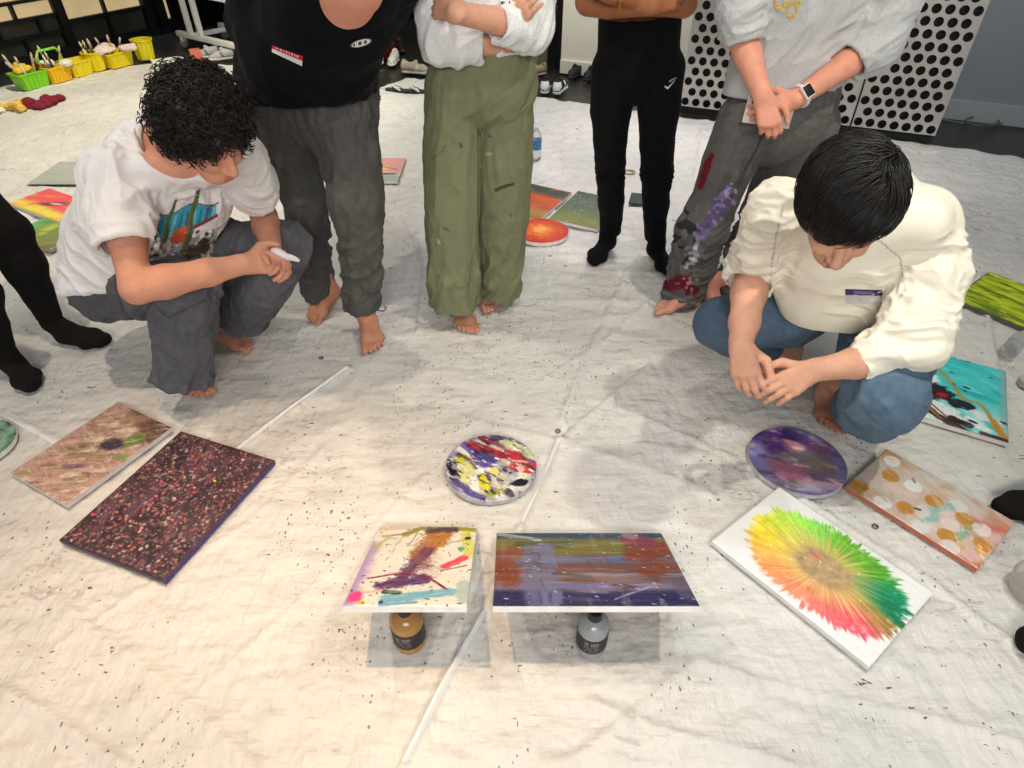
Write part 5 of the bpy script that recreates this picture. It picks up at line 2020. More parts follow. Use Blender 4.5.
    a, r = PX([(846, 300, 'z', 0.46, 60), (848, 268, 'z', 0.60, 70), (850, 228, 'z', 0.76, 68), (860, 200, 'z', 0.87, 44)])
    T.chain([a[0] + (a[0] - a[1]) * 0.6] + a, [r[0] * 0.9] + r, 0.05, (np.array([0, -0.8, 0.25]), 0.74))
    T.cut(at(846, 318, z=0.44), np.array([0.05, -0.15, -1]), 0.6)
    T.cone(pel + np.array([0, -0.01, 0.05]), a[2], 0.165, 0.17, 0.06)
    T.cone(neck - np.array([0.02, -0.03, 0.06]), a[2], 0.09, 0.13, 0.05)
    T.cone(shR, shL, 0.074, 0.076, 0.06)
    sr, rr = PX([(776, 212, 'z', 0.83, 30), (764, 244, 'z', 0.71, 27), (752, 270, 'z', 0.60, 26), (748, 283, 'z', 0.575, 24)])
    T.chain(sr, rr, 0.025, None, (0, 1))
    T.cone(lerp(sr[2], sr[3], .2), sr[3] + (sr[3] - sr[2]) * 0.5, rr[3] * 0.84, rr[3] * 0.92, 0.004, None, (0, 1), True)
    sl, rl = PX([(922, 220, 'z', 0.82, 33), (930, 275, 'z', 0.69, 31), (912, 340, 'z', 0.55, 34), (855, 365, 'z', 0.49, 18)])
    T.chain(sl, rl, 0.025, None, (0, 1))
    T.cone(lerp(sl[2], sl[3], .8), sl[3] + (sl[3] - sl[2]) * 0.3, rl[3] * 0.82, rl[3] * 0.92, 0.004, None, (0, 1), True)
    nd = unit(head_c - neck + np.array([0, 0.02, 0.05]))
    T.cone(neck - nd * 0.02, neck + nd * 0.22, 0.070, 0.10, 0.012, None, (0, 1), True)

    def fold(V):
        w = near(V, sr[0], sr[3], 0.16)
        w2 = near(V, sl[1], sl[3], 0.2)
        g = folds(V, 0.006, 7, np.array([0.2, 0, 1]), 3, 4.0)
        g2 = folds(V, 0.014, 18, np.cross(sr[3] - sr[0], [-0.3, -0.7, 0.7]) + 0.3 * (sr[3] - sr[0]), 5, 8.0, 0.25)
        g3 = folds(V, 0.016, 15, np.cross(sl[3] - sl[1], [-0.3, -0.7, 0.7]) + 0.5 * (sl[3] - sl[1]), 5, 2.0, 0.25)
        return 0.5 * g * (1 - np.maximum(w, w2)) + g2 * w + g3 * w2

    def paint(V, Nn, c):
        for q in ([(874, 236), (900, 258), (905, 290), (898, 300)], [(783, 205), (776, 236), (770, 280)]):
            c = cloth_mark(V, Nn, c, q, 0.8, (120, 112, 96), 0.6, 0.3)
        return c
    sw = garment('cream_sweater', T, (240, 234, 217), M_JERSEY, p, fold, 1, paint)
    ring = []
    for q in range(40):
        an = 2 * math.pi * q / 40
        xx = unit(np.cross(nd, [0, 0, 1]))
        yy = np.cross(nd, xx)
        ring.append(neck + nd * 0.004 + 0.078 * (xx * math.cos(an) + yy * math.sin(an)))
    cm = mat('cream_rib', (230, 223, 204), rough=0.95, spec=0.1)
    MB().tube(ring, 0.011, 8, True).build('collar', cm, p)

    def sticker(U, W):
        A = rgba(U, (222, 216, 220))
        pt(A, sstep(0.42, 0.36, W + 0.0 * U), (66, 52, 100))
        pt(A, (W < 0.3) * (np.abs(U - 0.5) < 0.28) * (W > 0.12), (120, 106, 140))
        return A
    tag(patch('name_sticker', p, sw, [(845, 289), (882, 290), (881, 304), (846, 304)], 24, 12, sticker), 'white name sticker with a purple band')
    return p


man_in_jeans()


# ---- standing people
def torso_back(S, pts, rad, flat, k=0.05):
    S.chain(pts, rad, k, flat)


def cuff_hollow(T, p0, p1, r, depth=0.05):
    d = unit(p1 - p0)
    T.cone(p1 - d * depth, p1 + d * 0.05, r * 0.78, r * 0.86, 0.004, None, (0, 1), True)


def person_in_black_shirt():
    toe = [at(311, 325, z=0), at(374, 354, z=0)]
    ank = [at(323, 293, z=0.085), at(366, 312, z=0.085)]
    ank = [over_toe(ank[0], toe[0]), over_toe(ank[1], toe[1])]
    leg = [PX([(287, 118, 'y', 2.54, 31), (291, 150, 'y', 2.53, 26), (304, 200, 'y', 2.52, 21), (312, 250, 'y', 2.53, 18), (318, 294, 'y', 2.55, 17)]),
           PX([(341, 118, 'y', 2.47, 33), (348, 150, 'y', 2.44, 30), (357, 200, 'y', 2.38, 28), (361, 250, 'y', 2.37, 22), (362, 309, 'y', 2.36, 17)])]
    tor, tr = PX([(306, 82, 'y', 2.50, 64), (310, 40, 'y', 2.40, 68), (330, 0, 'y', 2.28, 64), (346, -45, 'y', 2.18, 62)])
    shR, shL = at(262, -62, y=2.22), at(424, -62, y=2.14)
    neck = at(350, -75, y=2.08)
    head_c = neck + np.array([0.02, -0.16, 0.13])
    elR, elL = at(246, 22, y=2.46), at(388, 4, y=2.36)
    wrR, wrL = at(275, 66, y=2.70), at(345, 66, y=2.66)
    fl = (np.array([0.1, -0.8, 0.25]), 0.66)
    S = Sdf(0.005)
    S.chain(tor, [tr[0] * 0.58, tr[1] * 0.8, tr[2] * 0.93, tr[3] * 0.93], 0.05, fl)
    S.cone(shR, shL, 0.058, 0.058, 0.05)
    for i in (0, 1):
        P, r = leg[i]
        S.chain(P[:4] + [ank[i]], [0.085, 0.075, 0.05, 0.044, 0.034], 0.015)
        add_foot(S, ank[i], toe[i], 1 if i == 0 else -1, scale=1.06)
    for sh, el, wr, sg in ((shR, elR, wrR, 1), (shL, elL, wrL, -1)):
        S.chain([sh, el], [0.052, 0.044], 0.03)
        S.chain([el, wr], [0.044, 0.030], 0.02)
        add_hand(S, wr, np.array([0.3 * sg, -0.05, -0.6]), np.array([0, 1, 0.2]), sg)
    R, P = add_head(S, head_c, np.array([0.05, -0.8, -0.6]), np.array([0, -0.5, 0.9]), neck)
    marks = [(toe[0], 0.22, (172, 118, 92), 0.7), (toe[1], 0.22, (178, 124, 98), 0.7)]
    p = body_root('person', S, 'barefoot person leaning forward in a black scoop neck top and baggy charcoal trousers', (206, 142, 116), marks)
    plain_hair(P, R, p, long=False)

    T = Sdf(0.006)
    for i in (0, 1):
        Pl, r = leg[i]
        T.chain(Pl, r, 0.006, None, (0, 1))
        cuff_hollow(T, Pl[3], Pl[4], r[4])
    w, wr_ = PX([(290, 76, 'y', 2.54, 50), (324, 78, 'y', 2.50, 50)])
    T.cone(w[0], w[1], wr_[0], wr_[1], 0.05, (np.array([0.1, -1, 0]), 0.85))
    w, wr_ = PX([(290, 106, 'y', 2.54, 38), (334, 108, 'y', 2.48, 40)])
    T.cone(w[0], w[1], wr_[0], wr_[1], 0.05)

    def fold(V):
        g = folds(V, 0.016, 13, np.array([0.05, -0.1, 1]), 6, 3.0)
        up_ = sstep(0.75, 0.95, V[:, 2])
        g2 = folds(V, 0.016, 20, np.array([0, 0, 1]), 8, 13.0) * up_
        g3 = folds(V, 0.018, 13, np.array([1, 0.2, 0.5]), 4, 6.0) * sstep(0.6, 0.3, V[:, 2]) * sstep(0.08, 0.2, V[:, 2])
        return 0.7 * g + g2 + 0.8 * g3

    def paint(V, Nn, c):
        return c * (1 + 0.08 * noise3(V * 9))[:, None]
    garment('baggy_trousers', T, (88, 87, 84), M_DENIM, p, fold, 1, paint)

    T = Sdf(0.006)
    T.chain([at(304, 118, y=2.50)] + tor, [tr[0] * 0.96] + tr, 0.05, fl)
    T.cut(at(308, 101, y=2.36), np.array([0.06, -0.1, -1]), 0.6)
    T.cone(shR, shL, 0.078, 0.078, 0.05)
    for sh, el, wr in ((shR, elR, wrR), (shL, elL, wrL)):
        T.chain([sh, el], [0.075, 0.066], 0.03)
        T.chain([el, lerp(el, wr, 0.9)], [0.066, 0.05], 0.02, None, (0, 1))
    n0 = at(349, 14, y=2.03)
    T.cone(n0, at(349, -60, y=1.96), 0.115, 0.20, 0.012, None, (0, 0), True)
    T.cone(neck, head_c, 0.075, 0.11, 0.01, None, (0, 1), True)

    def fold(V):
        g = folds(V, 0.008, 6, np.array([0.5, 0, -0.8]), 4, 5.0)
        g2 = folds(V, 0.012, 9, np.array([1, 0.2, 0.3]), 4, 2.0) * sstep(1.08, 0.95, V[:, 2])
        return g + g2
    top = garment('black_top', T, (14, 14, 17), M_FABRIC, p, fold, 1)

    def sticker(U, W):
        A = rgba(U, (236, 234, 234))
        pt(A, sstep(0.50, 0.46, W), (196, 30, 60))
        n = fbm(U * 30, W * 8, 3)
        pt(A, (W < 0.36) * (W > 0.12) * (U > 0.12) * (U < 0.88) * (np.sin(U * 70) > 0.1), (240, 220, 222))
        return A
    tag(patch('name_sticker', p, top, [(272, 45), (303, 56), (302, 66), (272, 52)], 40, 14, sticker), 'white name sticker with a red band')

    def oval(U, W):
        A = rgba(U, (222, 222, 222))
        d = np.hypot((U - 0.5) / 0.5, (W - 0.5) / 0.5)
        A[..., 3] = np.where(d < 1, 1, 0)
        pt(A, sstep(0.78, 0.86, d), (60, 60, 64))
        pt(A, (np.abs(W - 0.5) < 0.22) * (np.sin(U * 46 + 2 * np.sin(U * 21)) > 0.2) * (d < 0.72), (60, 62, 70))
        return A
    tag(patch('oval_badge', p, top, [(349, 42), (372, 36), (373, 44), (350, 50)], 50, 24, oval), 'small white oval printed badge')
    return p


person_in_black_shirt()


def person_in_olive():
    toe = [at(471, 335, z=0), at(492, 314, z=0)]
    ank = [at(464, 306, z=0.085), at(489, 292, z=0.085)]
    ank = [over_toe(ank[0], toe[0]), over_toe(ank[1], toe[1])]
    leg = [PX([(454, 110, 'y', 2.48, 29), (452, 160, 'y', 2.46, 28.5), (452, 220, 'y', 2.43, 27), (453, 270, 'y', 2.41, 25.5), (455, 305, 'y', 2.40, 24)]),
           PX([(504, 110, 'y', 2.52, 29), (504, 160, 'y', 2.52, 28), (502, 215, 'y', 2.53, 26), (500, 260, 'y', 2.54, 23), (499, 294, 'y', 2.55, 20)])]
    hip, hr = PX([(462, 92, 'y', 2.50, 36), (498, 92, 'y', 2.52, 36)])
    waist, wrd = PX([(486, 70, 'y', 2.50, 50), (486, 34, 'y', 2.50, 44)])
    tor, tr = PX([(486, 62, 'y', 2.50, 50), (486, 20, 'y', 2.50, 56), (484, -40, 'y', 2.48, 62), (484, -95, 'y', 2.46, 52)])
    shR, shL = at(430, -105, y=2.46), at(538, -105, y=2.46)
    neck = at(484, -125, y=2.44)
    head_c = neck + np.array([0.0, -0.06, 0.16])
    elR, elL = at(441, 44, y=2.38), at(529, 26, y=2.36)
    wrR, wrL = at(512, 44, y=2.40), at(456, 13, y=2.20)
    fl = (np.array([0, -1, 0.1]), 0.66)
    S = Sdf(0.004)
    S.chain(tor, [x * 0.85 for x in tr], 0.05, fl)
    S.cone(shR, shL, 0.055, 0.055, 0.05)
    S.cone(hip[0], hip[1], 0.10, 0.10, 0.04)
    for i in (0, 1):
        P, r = leg[i]
        S.chain(P[:4] + [ank[i]], [0.075, 0.07, 0.05, 0.042, 0.034], 0.02)
        add_foot(S, ank[i], toe[i], 1 if i == 0 else -1, scale=0.98)
    handR = at(524, 8, y=2.27)
    for sh, el, wr in ((shR, elR, wrR), (shL, elL, wrL)):
        S.chain([sh, el], [0.048, 0.040], 0.03)
        S.chain([el, lerp(el, wr, .4), wr], [0.040, 0.041, 0.029], 0.012)
    add_hand(S, wrL, at(444, 8, y=2.25) - wrL, np.array([0, -1, 0.4]), -1, curls=[(0.3, 0.5, 0.3)] * 4)
    wr2 = at(516, 24, y=2.33)
    add_hand(S, wr2, at(532, -4, y=2.25) - wr2, np.array([-0.1, -1, 0.5]), 1, curls=[(0.3, 0.5, 0.3)] * 4, thumb=(0.3, 0.2), scale=0.95)
    R, P = add_head(S, head_c, np.array([0, -0.85, -0.5]), np.array([0, -0.4, 0.9]), neck)
    p = body_root('person', S, 'barefoot person with crossed arms in a white long sleeved top and wide olive trousers', (216, 160, 134), [(toe[0], 0.2, (176, 120, 96), 0.6), (toe[1], 0.2, (170, 114, 92), 0.6)])
    plain_hair(P, R, p, long=True)

    T = Sdf(0.005)
    T.chain(waist, wrd, 0.04, (np.array([0, -1, 0.0]), 0.75), (0, 1))
    T.cone(hip[0], hip[1], hr[0], hr[1], 0.05)
    for i in (0, 1):
        Pl, r = leg[i]
        T.chain(Pl, r, 0.006, None, (0, 1))
        cuff_hollow(T, Pl[3], Pl[4], r[4], 0.08)

    def fold(V):
        g = folds(V, 0.010, 11, np.array([0, 0, 1]), 7, 3.0)
        g2 = folds(V, 0.018, 10, np.array([0.2, 0, 1]), 4, 6.0) * sstep(0.55, 0.15, V[:, 2])
        g3 = folds(V, 0.006, 10, np.array([0.8, 0, 0.6]), 3, 16.0) * sstep(0.75, 0.9, V[:, 2])
        return 0.7 * g + g2 + g3

    def paint(V, Nn, c):
        c = c * (1 + 0.07 * noise3(V * 7))[:, None]
        for q, w, col, al in ([(496, 190), (504, 187), (513, 184)], 1.5, (50, 54, 44), 0.9), ([(460, 144), (461, 147)], 1.6, (64, 66, 52), 0.8), ([(488, 136), (491, 137)], 1.4, (70, 72, 58), 0.8), ([(487, 154), (491, 154)], 1.6, (170, 172, 150), 0.8), ([(438, 240), (439, 243)], 1.3, (190, 188, 170), 0.8), ([(444, 228), (449, 231)], 1.2, (72, 76, 56), 0.7), ([(478, 128), (478, 190), (477, 260)], 0.9, (70, 74, 54), 0.5), ([(510, 214), (511, 217)], 1.2, (80, 84, 64), 0.7), ([(432, 160), (441, 152), (446, 146)], 1.0, (84, 86, 64), 0.5):  # long middle line: shade of the crease between the legs, put into the colour
            c = cloth_mark(V, Nn, c, q, w, col, al, 0.4)
        return c
    garment('olive_trousers', T, (124, 127, 98), M_FABRIC, p, fold, 1, paint)

    T = Sdf(0.005)
    T.chain(tor, tr, 0.05, fl)
    T.cut(at(486, 57, y=2.36), np.array([0, -0.1, -1]), 0.6)
    T.cone(shR, shL, 0.072, 0.072, 0.05)
    a, r = PX([(434, -105, 'y', 2.46, 25), (432, -40, 'y', 2.42, 24), (441, 40, 'y', 2.37, 23), (458, 47, 'y', 2.36, 18), (482, 46, 'y', 2.37, 16)])
    T.chain(a, r, 0.015, None, (0, 1))
    cuff_hollow(T, a[3], a[4], r[4] * 0.98, 0.03)
    b, rb = PX([(534, -105, 'y', 2.46, 25), (537, -40, 'y', 2.42, 24), (529, 27, 'y', 2.36, 24), (497, 23, 'y', 2.285, 18)])
    T.chain(b, rb, 0.012, None, (0, 1))
    cuff_hollow(T, b[2], b[3], rb[3] * 0.98, 0.03)
    T.cone(neck - np.array([0, 0, 0.03]), neck + np.array([0, 0, 0.2]), 0.07, 0.09, 0.01, None, (0, 1), True)

    def fold(V):
        w = np.maximum(near(V, a[2], a[4], 0.14), near(V, b[2], b[3], 0.14))
        return folds(V, 0.010, 14, np.array([0.35, 0.1, 1]), 4, 3.0, 0.25) * w + folds(V, 0.006, 8, np.array([0.2, 0, 1]), 3, 5.0) * (1 - w)
    top = garment('white_top', T, (226, 228, 228), M_FLEECE, p, fold, 1)

    def mark(U, W):
        A = rgba(U, (40, 40, 46))
        A[..., 3] = np.where((np.sin(U * 40 + 3 * np.sin(U * 17)) > -0.1) & (np.abs(W - 0.5) < 0.4), 1, 0)
        return A
    patch('chest_print', p, top, [(500, 1), (513, 0), (513, 4), (500, 5)], 30, 8, mark)
    return p


person_in_olive()


def person_in_joggers():
    toe = [at(591, 266, z=0), at(671, 276, z=0)]
    ank = [at(611, 232, z=0.09), at(653, 238, z=0.09)]
    ank = [over_toe(ank[0], toe[0]), over_toe(ank[1], toe[1])]
    leg = [PX([(615, 70, 'y', 2.98, 24), (611, 110, 'y', 2.98, 20), (610, 140, 'y', 2.98, 16.5), (610, 160, 'y', 2.98, 15), (611, 200, 'y', 3.03, 12.5), (611, 232, 'y', 3.07, 9.5)]),
           PX([(661, 70, 'y', 2.96, 24), (659, 110, 'y', 2.96, 21), (657, 145, 'y', 2.96, 17), (657, 172, 'y', 2.96, 15.5), (656, 205, 'y', 2.99, 12.5), (654, 237, 'y', 3.02, 9.5)])]
    waist, wrd = PX([(638, 62, 'y', 2.98, 41), (640, 16, 'y', 2.98, 41)])
    tor, tr = PX([(640, 30, 'y', 2.98, 42), (640, -30, 'y', 2.97, 46), (640, -85, 'y', 2.96, 46)])
    shR, shL = at(596, -105, y=2.95), at(686, -105, y=2.95)
    neck = at(640, -122, y=2.95)
    head_c = neck + np.array([0, -0.06, 0.16])
    elR, elL = at(588, 2, y=2.86), at(684, 4, y=2.86)
    wrR, wrL = at(652, 6, y=2.72), at(612, -6, y=2.69)
    fl = (np.array([0, -1, 0.1]), 0.66)
    S = Sdf(0.005)
    S.chain(tor, [x * 0.8 for x in tr], 0.05, fl)
    S.cone(shR, shL, 0.055, 0.055, 0.05)
    for i in (0, 1):
        P, r = leg[i]
        S.chain(P[:5] + [ank[i]], [0.07, 0.07, 0.05, 0.045, 0.040, 0.026], 0.02)
    for sh, el, wr in ((shR, elR, wrR), (shL, elL, wrL)):
        S.chain([sh, el], [0.052, 0.046], 0.03)
        S.chain([el, lerp(el, wr, .35), wr], [0.050, 0.053, 0.033], 0.006)
    add_hand(S, wrR, at(684, -4, y=2.76) - wrR, np.array([0, -1, 0.4]), 1)
    add_hand(S, wrL, at(590, -14, y=2.77) - wrL, np.array([0, -1, 0.4]), -1)
    R, P = add_head(S, head_c, np.array([0, -0.85, -0.5]), np.array([0, -0.4, 0.9]), neck)
    p = body_root('person', S, 'person with bare crossed forearms in slim black joggers and black socks', (162, 104, 70))
    plain_hair(P, R, p)
    bz = at(620, 2, y=2.655)
    ring = [bz + np.array([0.004 * math.cos(t), 0.034 * math.cos(t), 0.034 * math.sin(t)]) for t in np.linspace(0, 6.283, 28, endpoint=False)]
    gold = mat('gold', (200, 150, 70), rough=0.3, metal=1.0)
    MB().tube(ring, 0.0025, 6, True).build('bracelet', gold, p)

    T = Sdf(0.005)
    T.chain(waist, wrd, 0.04, (np.array([0, -1, 0]), 0.75), (0, 1))
    for i in (0, 1):
        Pl, r = leg[i]
        T.chain(Pl, r, 0.012, None, (0, 1))

    def fold(V):
        kz = np.exp(-((V[:, 2] - 0.44) / 0.03) ** 2)
        g = folds(V, 0.004, 12, np.array([1, 0, 0.2]), 3, 3.0)
        return g * sstep(0.7, 0.4, V[:, 2]) + 0.006 * kz * np.sign(np.sin(V[:, 2] * 260)) * 0.5 + folds(V, 0.004, 7, np.array([0, 0, 1]), 4, 8.0)
    jg = garment('joggers', T, (17, 17, 19), M_FABRIC, p, fold, 1)

    def swoosh(U, W):
        A = rgba(U, (206, 208, 212), 0)
        # a curved tick with a row of small letters above it
        x, y = U, W
        lo = 0.90 - 0.35 * x - 0.9 * np.clip(0.35 - x, 0, 1) ** 1.6 * 0
        c1 = 0.55 + 0.35 * np.sin(np.clip(x / 0.36, 0, 1) * 1.57)
        c1 = np.where(x < 0.3, 0.5 + (x / 0.3) * 0.42, 0.92 - (x - 0.3) / 0.7 * 0.62)
        th_ = np.where(x < 0.3, 0.10 + 0.14 * x / 0.3, 0.24 * (1 - (x - 0.3) / 0.7))
        A[..., 3] = np.where((y < c1) & (y > c1 - th_) & (x > 0.03), 1, 0)
        let = (y > 0.12 + 0.05 * (1 - x)) & (y < 0.42 - 0.12 * x) & (x > 0.3) & (x < 0.95) & (np.sin(x * 48) > -0.25)
        A[..., 3] = np.where(let, 1, A[..., 3])
        return A
    tag(patch('tick_logo', p, jg, [(664, 81), (677, 75), (676, 87), (664, 92)], 40, 36, swoosh), 'small white curved tick logo')

    for i in (0, 1):
        K = Sdf(0.005)
        add_foot(K, ank[i], toe[i], 1 if i == 0 else -1, True, scale=1.04)
        K.chain([ank[i], lerp(ank[i], leg[i][0][4], 0.5)], [0.042, 0.05], 0.02)
        V, Q = K.mesh()
        V = smooth_mesh(V, Q, 2)
        mesh_obj('sock', V, Q, M_FABRIC, p, None, np.zeros((len(V), 3)) + lin((15, 15, 17)))

    T = Sdf(0.007)
    T.chain(tor[1:], tr[1:], 0.05, fl, (1, 0))
    T.cone(shR, shL, 0.075, 0.075, 0.05)
    for sh, el in ((shR, elR), (shL, elL)):
        T.chain([sh, lerp(sh, el, 0.6)], [0.072, 0.07], 0.03, None, (0, 1))
    garment('dark_tee', T, (44, 46, 50), M_FABRIC, p, lambda V: folds(V, 0.006, 8, (0, 0, 1), 4, 2.0))
    return p


person_in_joggers()


def person_in_grey():
    toe = [at(653, 312, z=0), at(718, 318, z=0)]
    ank = [at(682, 292, z=0.085), at(716, 290, z=0.085)]
    ank = [over_toe(ank[0], toe[0]), over_toe(ank[1], toe[1])]
    leg = [PX([(748, 125, 'y', 2.56, 32), (728, 165, 'y', 2.55, 26), (716, 197, 'y', 2.54, 23), (702, 228, 'y', 2.54, 26), (693, 262, 'y', 2.55, 22), (681, 298, 'y', 2.57, 18.5)]),
           PX([(802, 128, 'y', 2.64, 34), (787, 170, 'y', 2.67, 29), (771, 205, 'y', 2.69, 26), (753, 245, 'y', 2.69, 23), (738, 278, 'y', 2.68, 19.5), (731, 294, 'y', 2.67, 18)])]
    waist, wrd = PX([(780, 112, 'y', 2.60, 54), (788, 84, 'y', 2.60, 52)])
    tor, tr = PX([(781, 88, 'y', 2.60, 55), (800, 40, 'y', 2.60, 62), (822, -20, 'y', 2.58, 66), (835, -75, 'y', 2.55, 54)])
    shR, shL = at(772, -88, y=2.52), at(894, -75, y=2.56)
    neck = at(838, -100, y=2.52)
    head_c = neck + np.array([0.0, -0.07, 0.16])
    elR, elL = at(741, 36, y=2.46), at(868, 50, y=2.50)
    wrR, wrL = at(763, 97, y=2.33), at(796, 99, y=2.34)
    fl = (np.array([0.1, -1, 0.1]), 0.62)
    S = Sdf(0.004)
    S.chain(tor, [x * 0.9 for x in tr], 0.05, fl)
    S.cone(shR, shL, 0.055, 0.055, 0.05)
    for i in (0, 1):
        P, r = leg[i]
        S.chain(P[:5] + [ank[i]], [0.085, 0.07, 0.056, 0.05, 0.044, 0.034], 0.015)
        add_foot(S, ank[i], toe[i], -1 if i else 1, scale=1.0)
    for sh, el, wr, r1 in ((shR, elR, wrR, 0.046), (shL, elL, wrL, 0.046)):
        S.chain([sh, el], [0.05, r1], 0.03)
        S.chain([el, lerp(el, wr, .3), wr], [r1, r1, 0.030], 0.012)
    add_hand(S, wrR, at(771, 130, y=2.285) - wrR, np.array([-0.25, -1, 0.35]), 1, curls=[(0.45, 0.8, 0.5), (0.5, 0.8, 0.5), (0.5, 0.8, 0.5), (0.55, 0.8, 0.5)], thumb=(0.4, 0.3), spread=0.02, scale=1.06)
    add_hand(S, wrL, at(768, 110, y=2.35) - wrL, np.array([0.1, -1, 0.3]), -1, curls=[(0.2, 0.3, 0.2)] * 4, thumb=(0.2, 0.4), scale=1.0)
    R, P = add_head(S, head_c, np.array([-0.2, -0.8, -0.55]), np.array([0, -0.4, 0.9]), neck)
    p = body_root('person', S, 'barefoot person standing in a heather grey sweatshirt and paint stained grey jeans', (218, 152, 128), [(toe[0], 0.15, (220, 160, 144), 0.5)])
    plain_hair(P, R, p, long=False)

    T = Sdf(0.0045)
    T.chain(waist, wrd, 0.04, (np.array([0, -1, 0]), 0.7))
    for i in (0, 1):
        Pl, r = leg[i]
        T.chain(Pl, r, 0.006, None, (0, 1))
        cuff_hollow(T, Pl[4], Pl[5], r[5])

    def fold(V):
        g = folds(V, 0.008, 12, np.array([0.2, 0, 1]), 5, 3.0)
        g2 = folds(V, 0.016, 13, np.array([1, 0, 0.25]), 4, 6.0) * sstep(0.55, 0.35, V[:, 2])
        g3 = folds(V, 0.005, 14, np.array([1, 0, 0.3]), 4, 11.0) * sstep(0.7, 0.85, V[:, 2])
        return 0.7 * g + g2 + g3

    def paint(V, Nn, c):
        c = c * (1 + 0.08 * noise3(V * 8))[:, None]
        u, v = proj(V)
        fc = facing(V, Nn)

        def area_(c, cu, cv, ru, rv, col, al, th_, f=0.16, ang=0.0, sd=0):
            du, dv = u - cu, v - cv
            x, y = du * math.cos(ang) + dv * math.sin(ang), -du * math.sin(ang) + dv * math.cos(ang)
            d = np.hypot(x / ru, y / rv)
            m = sstep(th_, th_ + 0.12, n2(u * f, v * f, sd) + 0.55 * (1 - d)) * sstep(1.15, 0.9, d) * fc * al
            return c * (1 - m[:, None]) + lin(col) * m[:, None]
        c = area_(c, 690, 235, 22, 30, (44, 44, 48), 0.9, 0.35, 0.1, 0.3, 2)
        c = cloth_mark(V, Nn, c, [(711, 156), (706, 168), (700, 186)], 3.6, (112, 20, 34), 0.95, 0.5)
        c = cloth_mark(V, Nn, c, [(727, 190), (722, 205), (710, 222), (702, 232)], 6.5, (104, 86, 136), 0.75, 0.9, 0.16)
        c = area_(c, 724, 202, 11, 26, (150, 128, 182), 0.9, 0.30, 0.16, 0.62, 5)
        c = area_(c, 730, 192, 6, 12, (198, 184, 222), 0.9, 0.32, 0.2, 0.7, 7)
        c = area_(c, 700, 240, 15, 30, (140, 130, 160), 0.6, 0.42, 0.16, 0.5, 9)
        c = area_(c, 694, 258, 12, 22, (190, 182, 200), 0.8, 0.5, 0.2, 0.3, 12)
        c = cloth_mark(V, Nn, c, [(697, 244), (694, 258)], 2.0, (196, 186, 208), 0.8, 0.9, 0.3)
        c = cloth_mark(V, Nn, c, [(668, 286), (682, 282), (692, 290)], 7.0, (112, 22, 44), 0.92, 0.9, 0.18)
        c = area_(c, 690, 285, 14, 12, (206, 150, 166), 0.8, 0.45, 0.25, 0.2, 19)
        c = area_(c, 772, 192, 12, 11, (210, 200, 200), 0.9, 0.15, 0.14, 0, 21)
        c = area_(c, 776, 197, 10, 8, (180, 116, 130), 0.85, 0.3, 0.2, 0, 23)
        c = area_(c, 758, 214, 18, 24, (176, 168, 170), 0.75, 0.48, 0.2, 0.5, 25)
        c = area_(c, 750, 234, 8, 9, (134, 154, 94), 0.85, 0.25, 0.16, 0, 27)
        c = area_(c, 740, 252, 10, 16, (116, 90, 138), 0.85, 0.2, 0.16, 0.3, 29)
        c = cloth_mark(V, Nn, c, [(765, 128), (756, 150), (745, 170)], 1.2, (30, 30, 34), 0.6, 0.2)
        c = cloth_mark(V, Nn, c, [(663, 292), (682, 300), (702, 305)], 1.0, (150, 150, 150), 0.6, 0.3)
        return c
    garment('stained_jeans', T, (100, 98, 96), M_DENIM, p, fold, 0, paint)

    T = Sdf(0.005)
    T.chain([at(772, 130, y=2.60)] + tor, [tr[0] * 0.95] + tr, 0.05, fl)
    hemz = at(777, 102, y=2.47)[2]
    T.cut(at(777, 102, y=2.47), np.array([-0.02, -0.1, -1]), 0.6)
    T.cone(shR, shL, 0.075, 0.075, 0.05)
    a, r = PX([(772, -88, 'y', 2.52, 26), (750, -30, 'y', 2.49, 27), (742, 12, 'y', 2.47, 26), (743, 42, 'y', 2.45, 21)])
    T.chain(a, r, 0.02, None, (0, 1))
    cuff_hollow(T, a[2], a[3], r[3], 0.04)
    b, rb = PX([(894, -75, 'y', 2.56, 28), (888, 0, 'y', 2.53, 30), (872, 44, 'y', 2.50, 29), (850, 62, 'y', 2.46, 20)])
    T.chain(b, rb, 0.02, None, (0, 1))
    cuff_hollow(T, b[2], b[3], rb[3], 0.04)

    def fold(V):
        w = np.maximum(near(V, a[1], a[3], 0.14), near(V, b[1], b[3], 0.16))
        return folds(V, 0.010, 14, np.array([1, 0.1, 0.4]), 3.5, 3.0) * w + folds(V, 0.014, 5, np.array([0.45, 0, 1]), 4, 5.0) * (1 - w) * sstep(0.0, 0.06, V[:, 2] - hemz)
    top = garment('grey_sweatshirt', T, (192, 194, 196), M_FLEECE, p, fold, 1)

    def logo(U, W):
        A = rgba(U, (206, 170, 84), 0)
        d = np.hypot((U - 0.66) / 0.20, (W - 0.62) / 0.34)
        A[..., 3] = np.where((d < 1) & (d > 0.55), 1, 0)
        d = np.hypot((U - 0.28) / 0.2, (W - 0.30) / 0.36)
        A[..., 3] = np.where((d < 1) & (d > 0.5), 1, A[..., 3])
        A[..., 3] = np.where((U > 0.80) & (U < 0.93) & (W < 0.45), 1, A[..., 3])
        pt(A, fbm(U * 12, W * 12, 4) > 0.15, (226, 204, 130))
        return A
    tag(patch('yellow_print', p, top, [(770, -6), (806, -8), (801, 20), (772, 20)], 60, 46, logo), 'yellow rounded lettering print')

    # smartwatch
    wd = unit(wrL - elL)
    wc = lerp(wrL, elL, 0.06)
    zz = unit((CAMPOS - wc) - wd * ((CAMPOS - wc) @ wd))
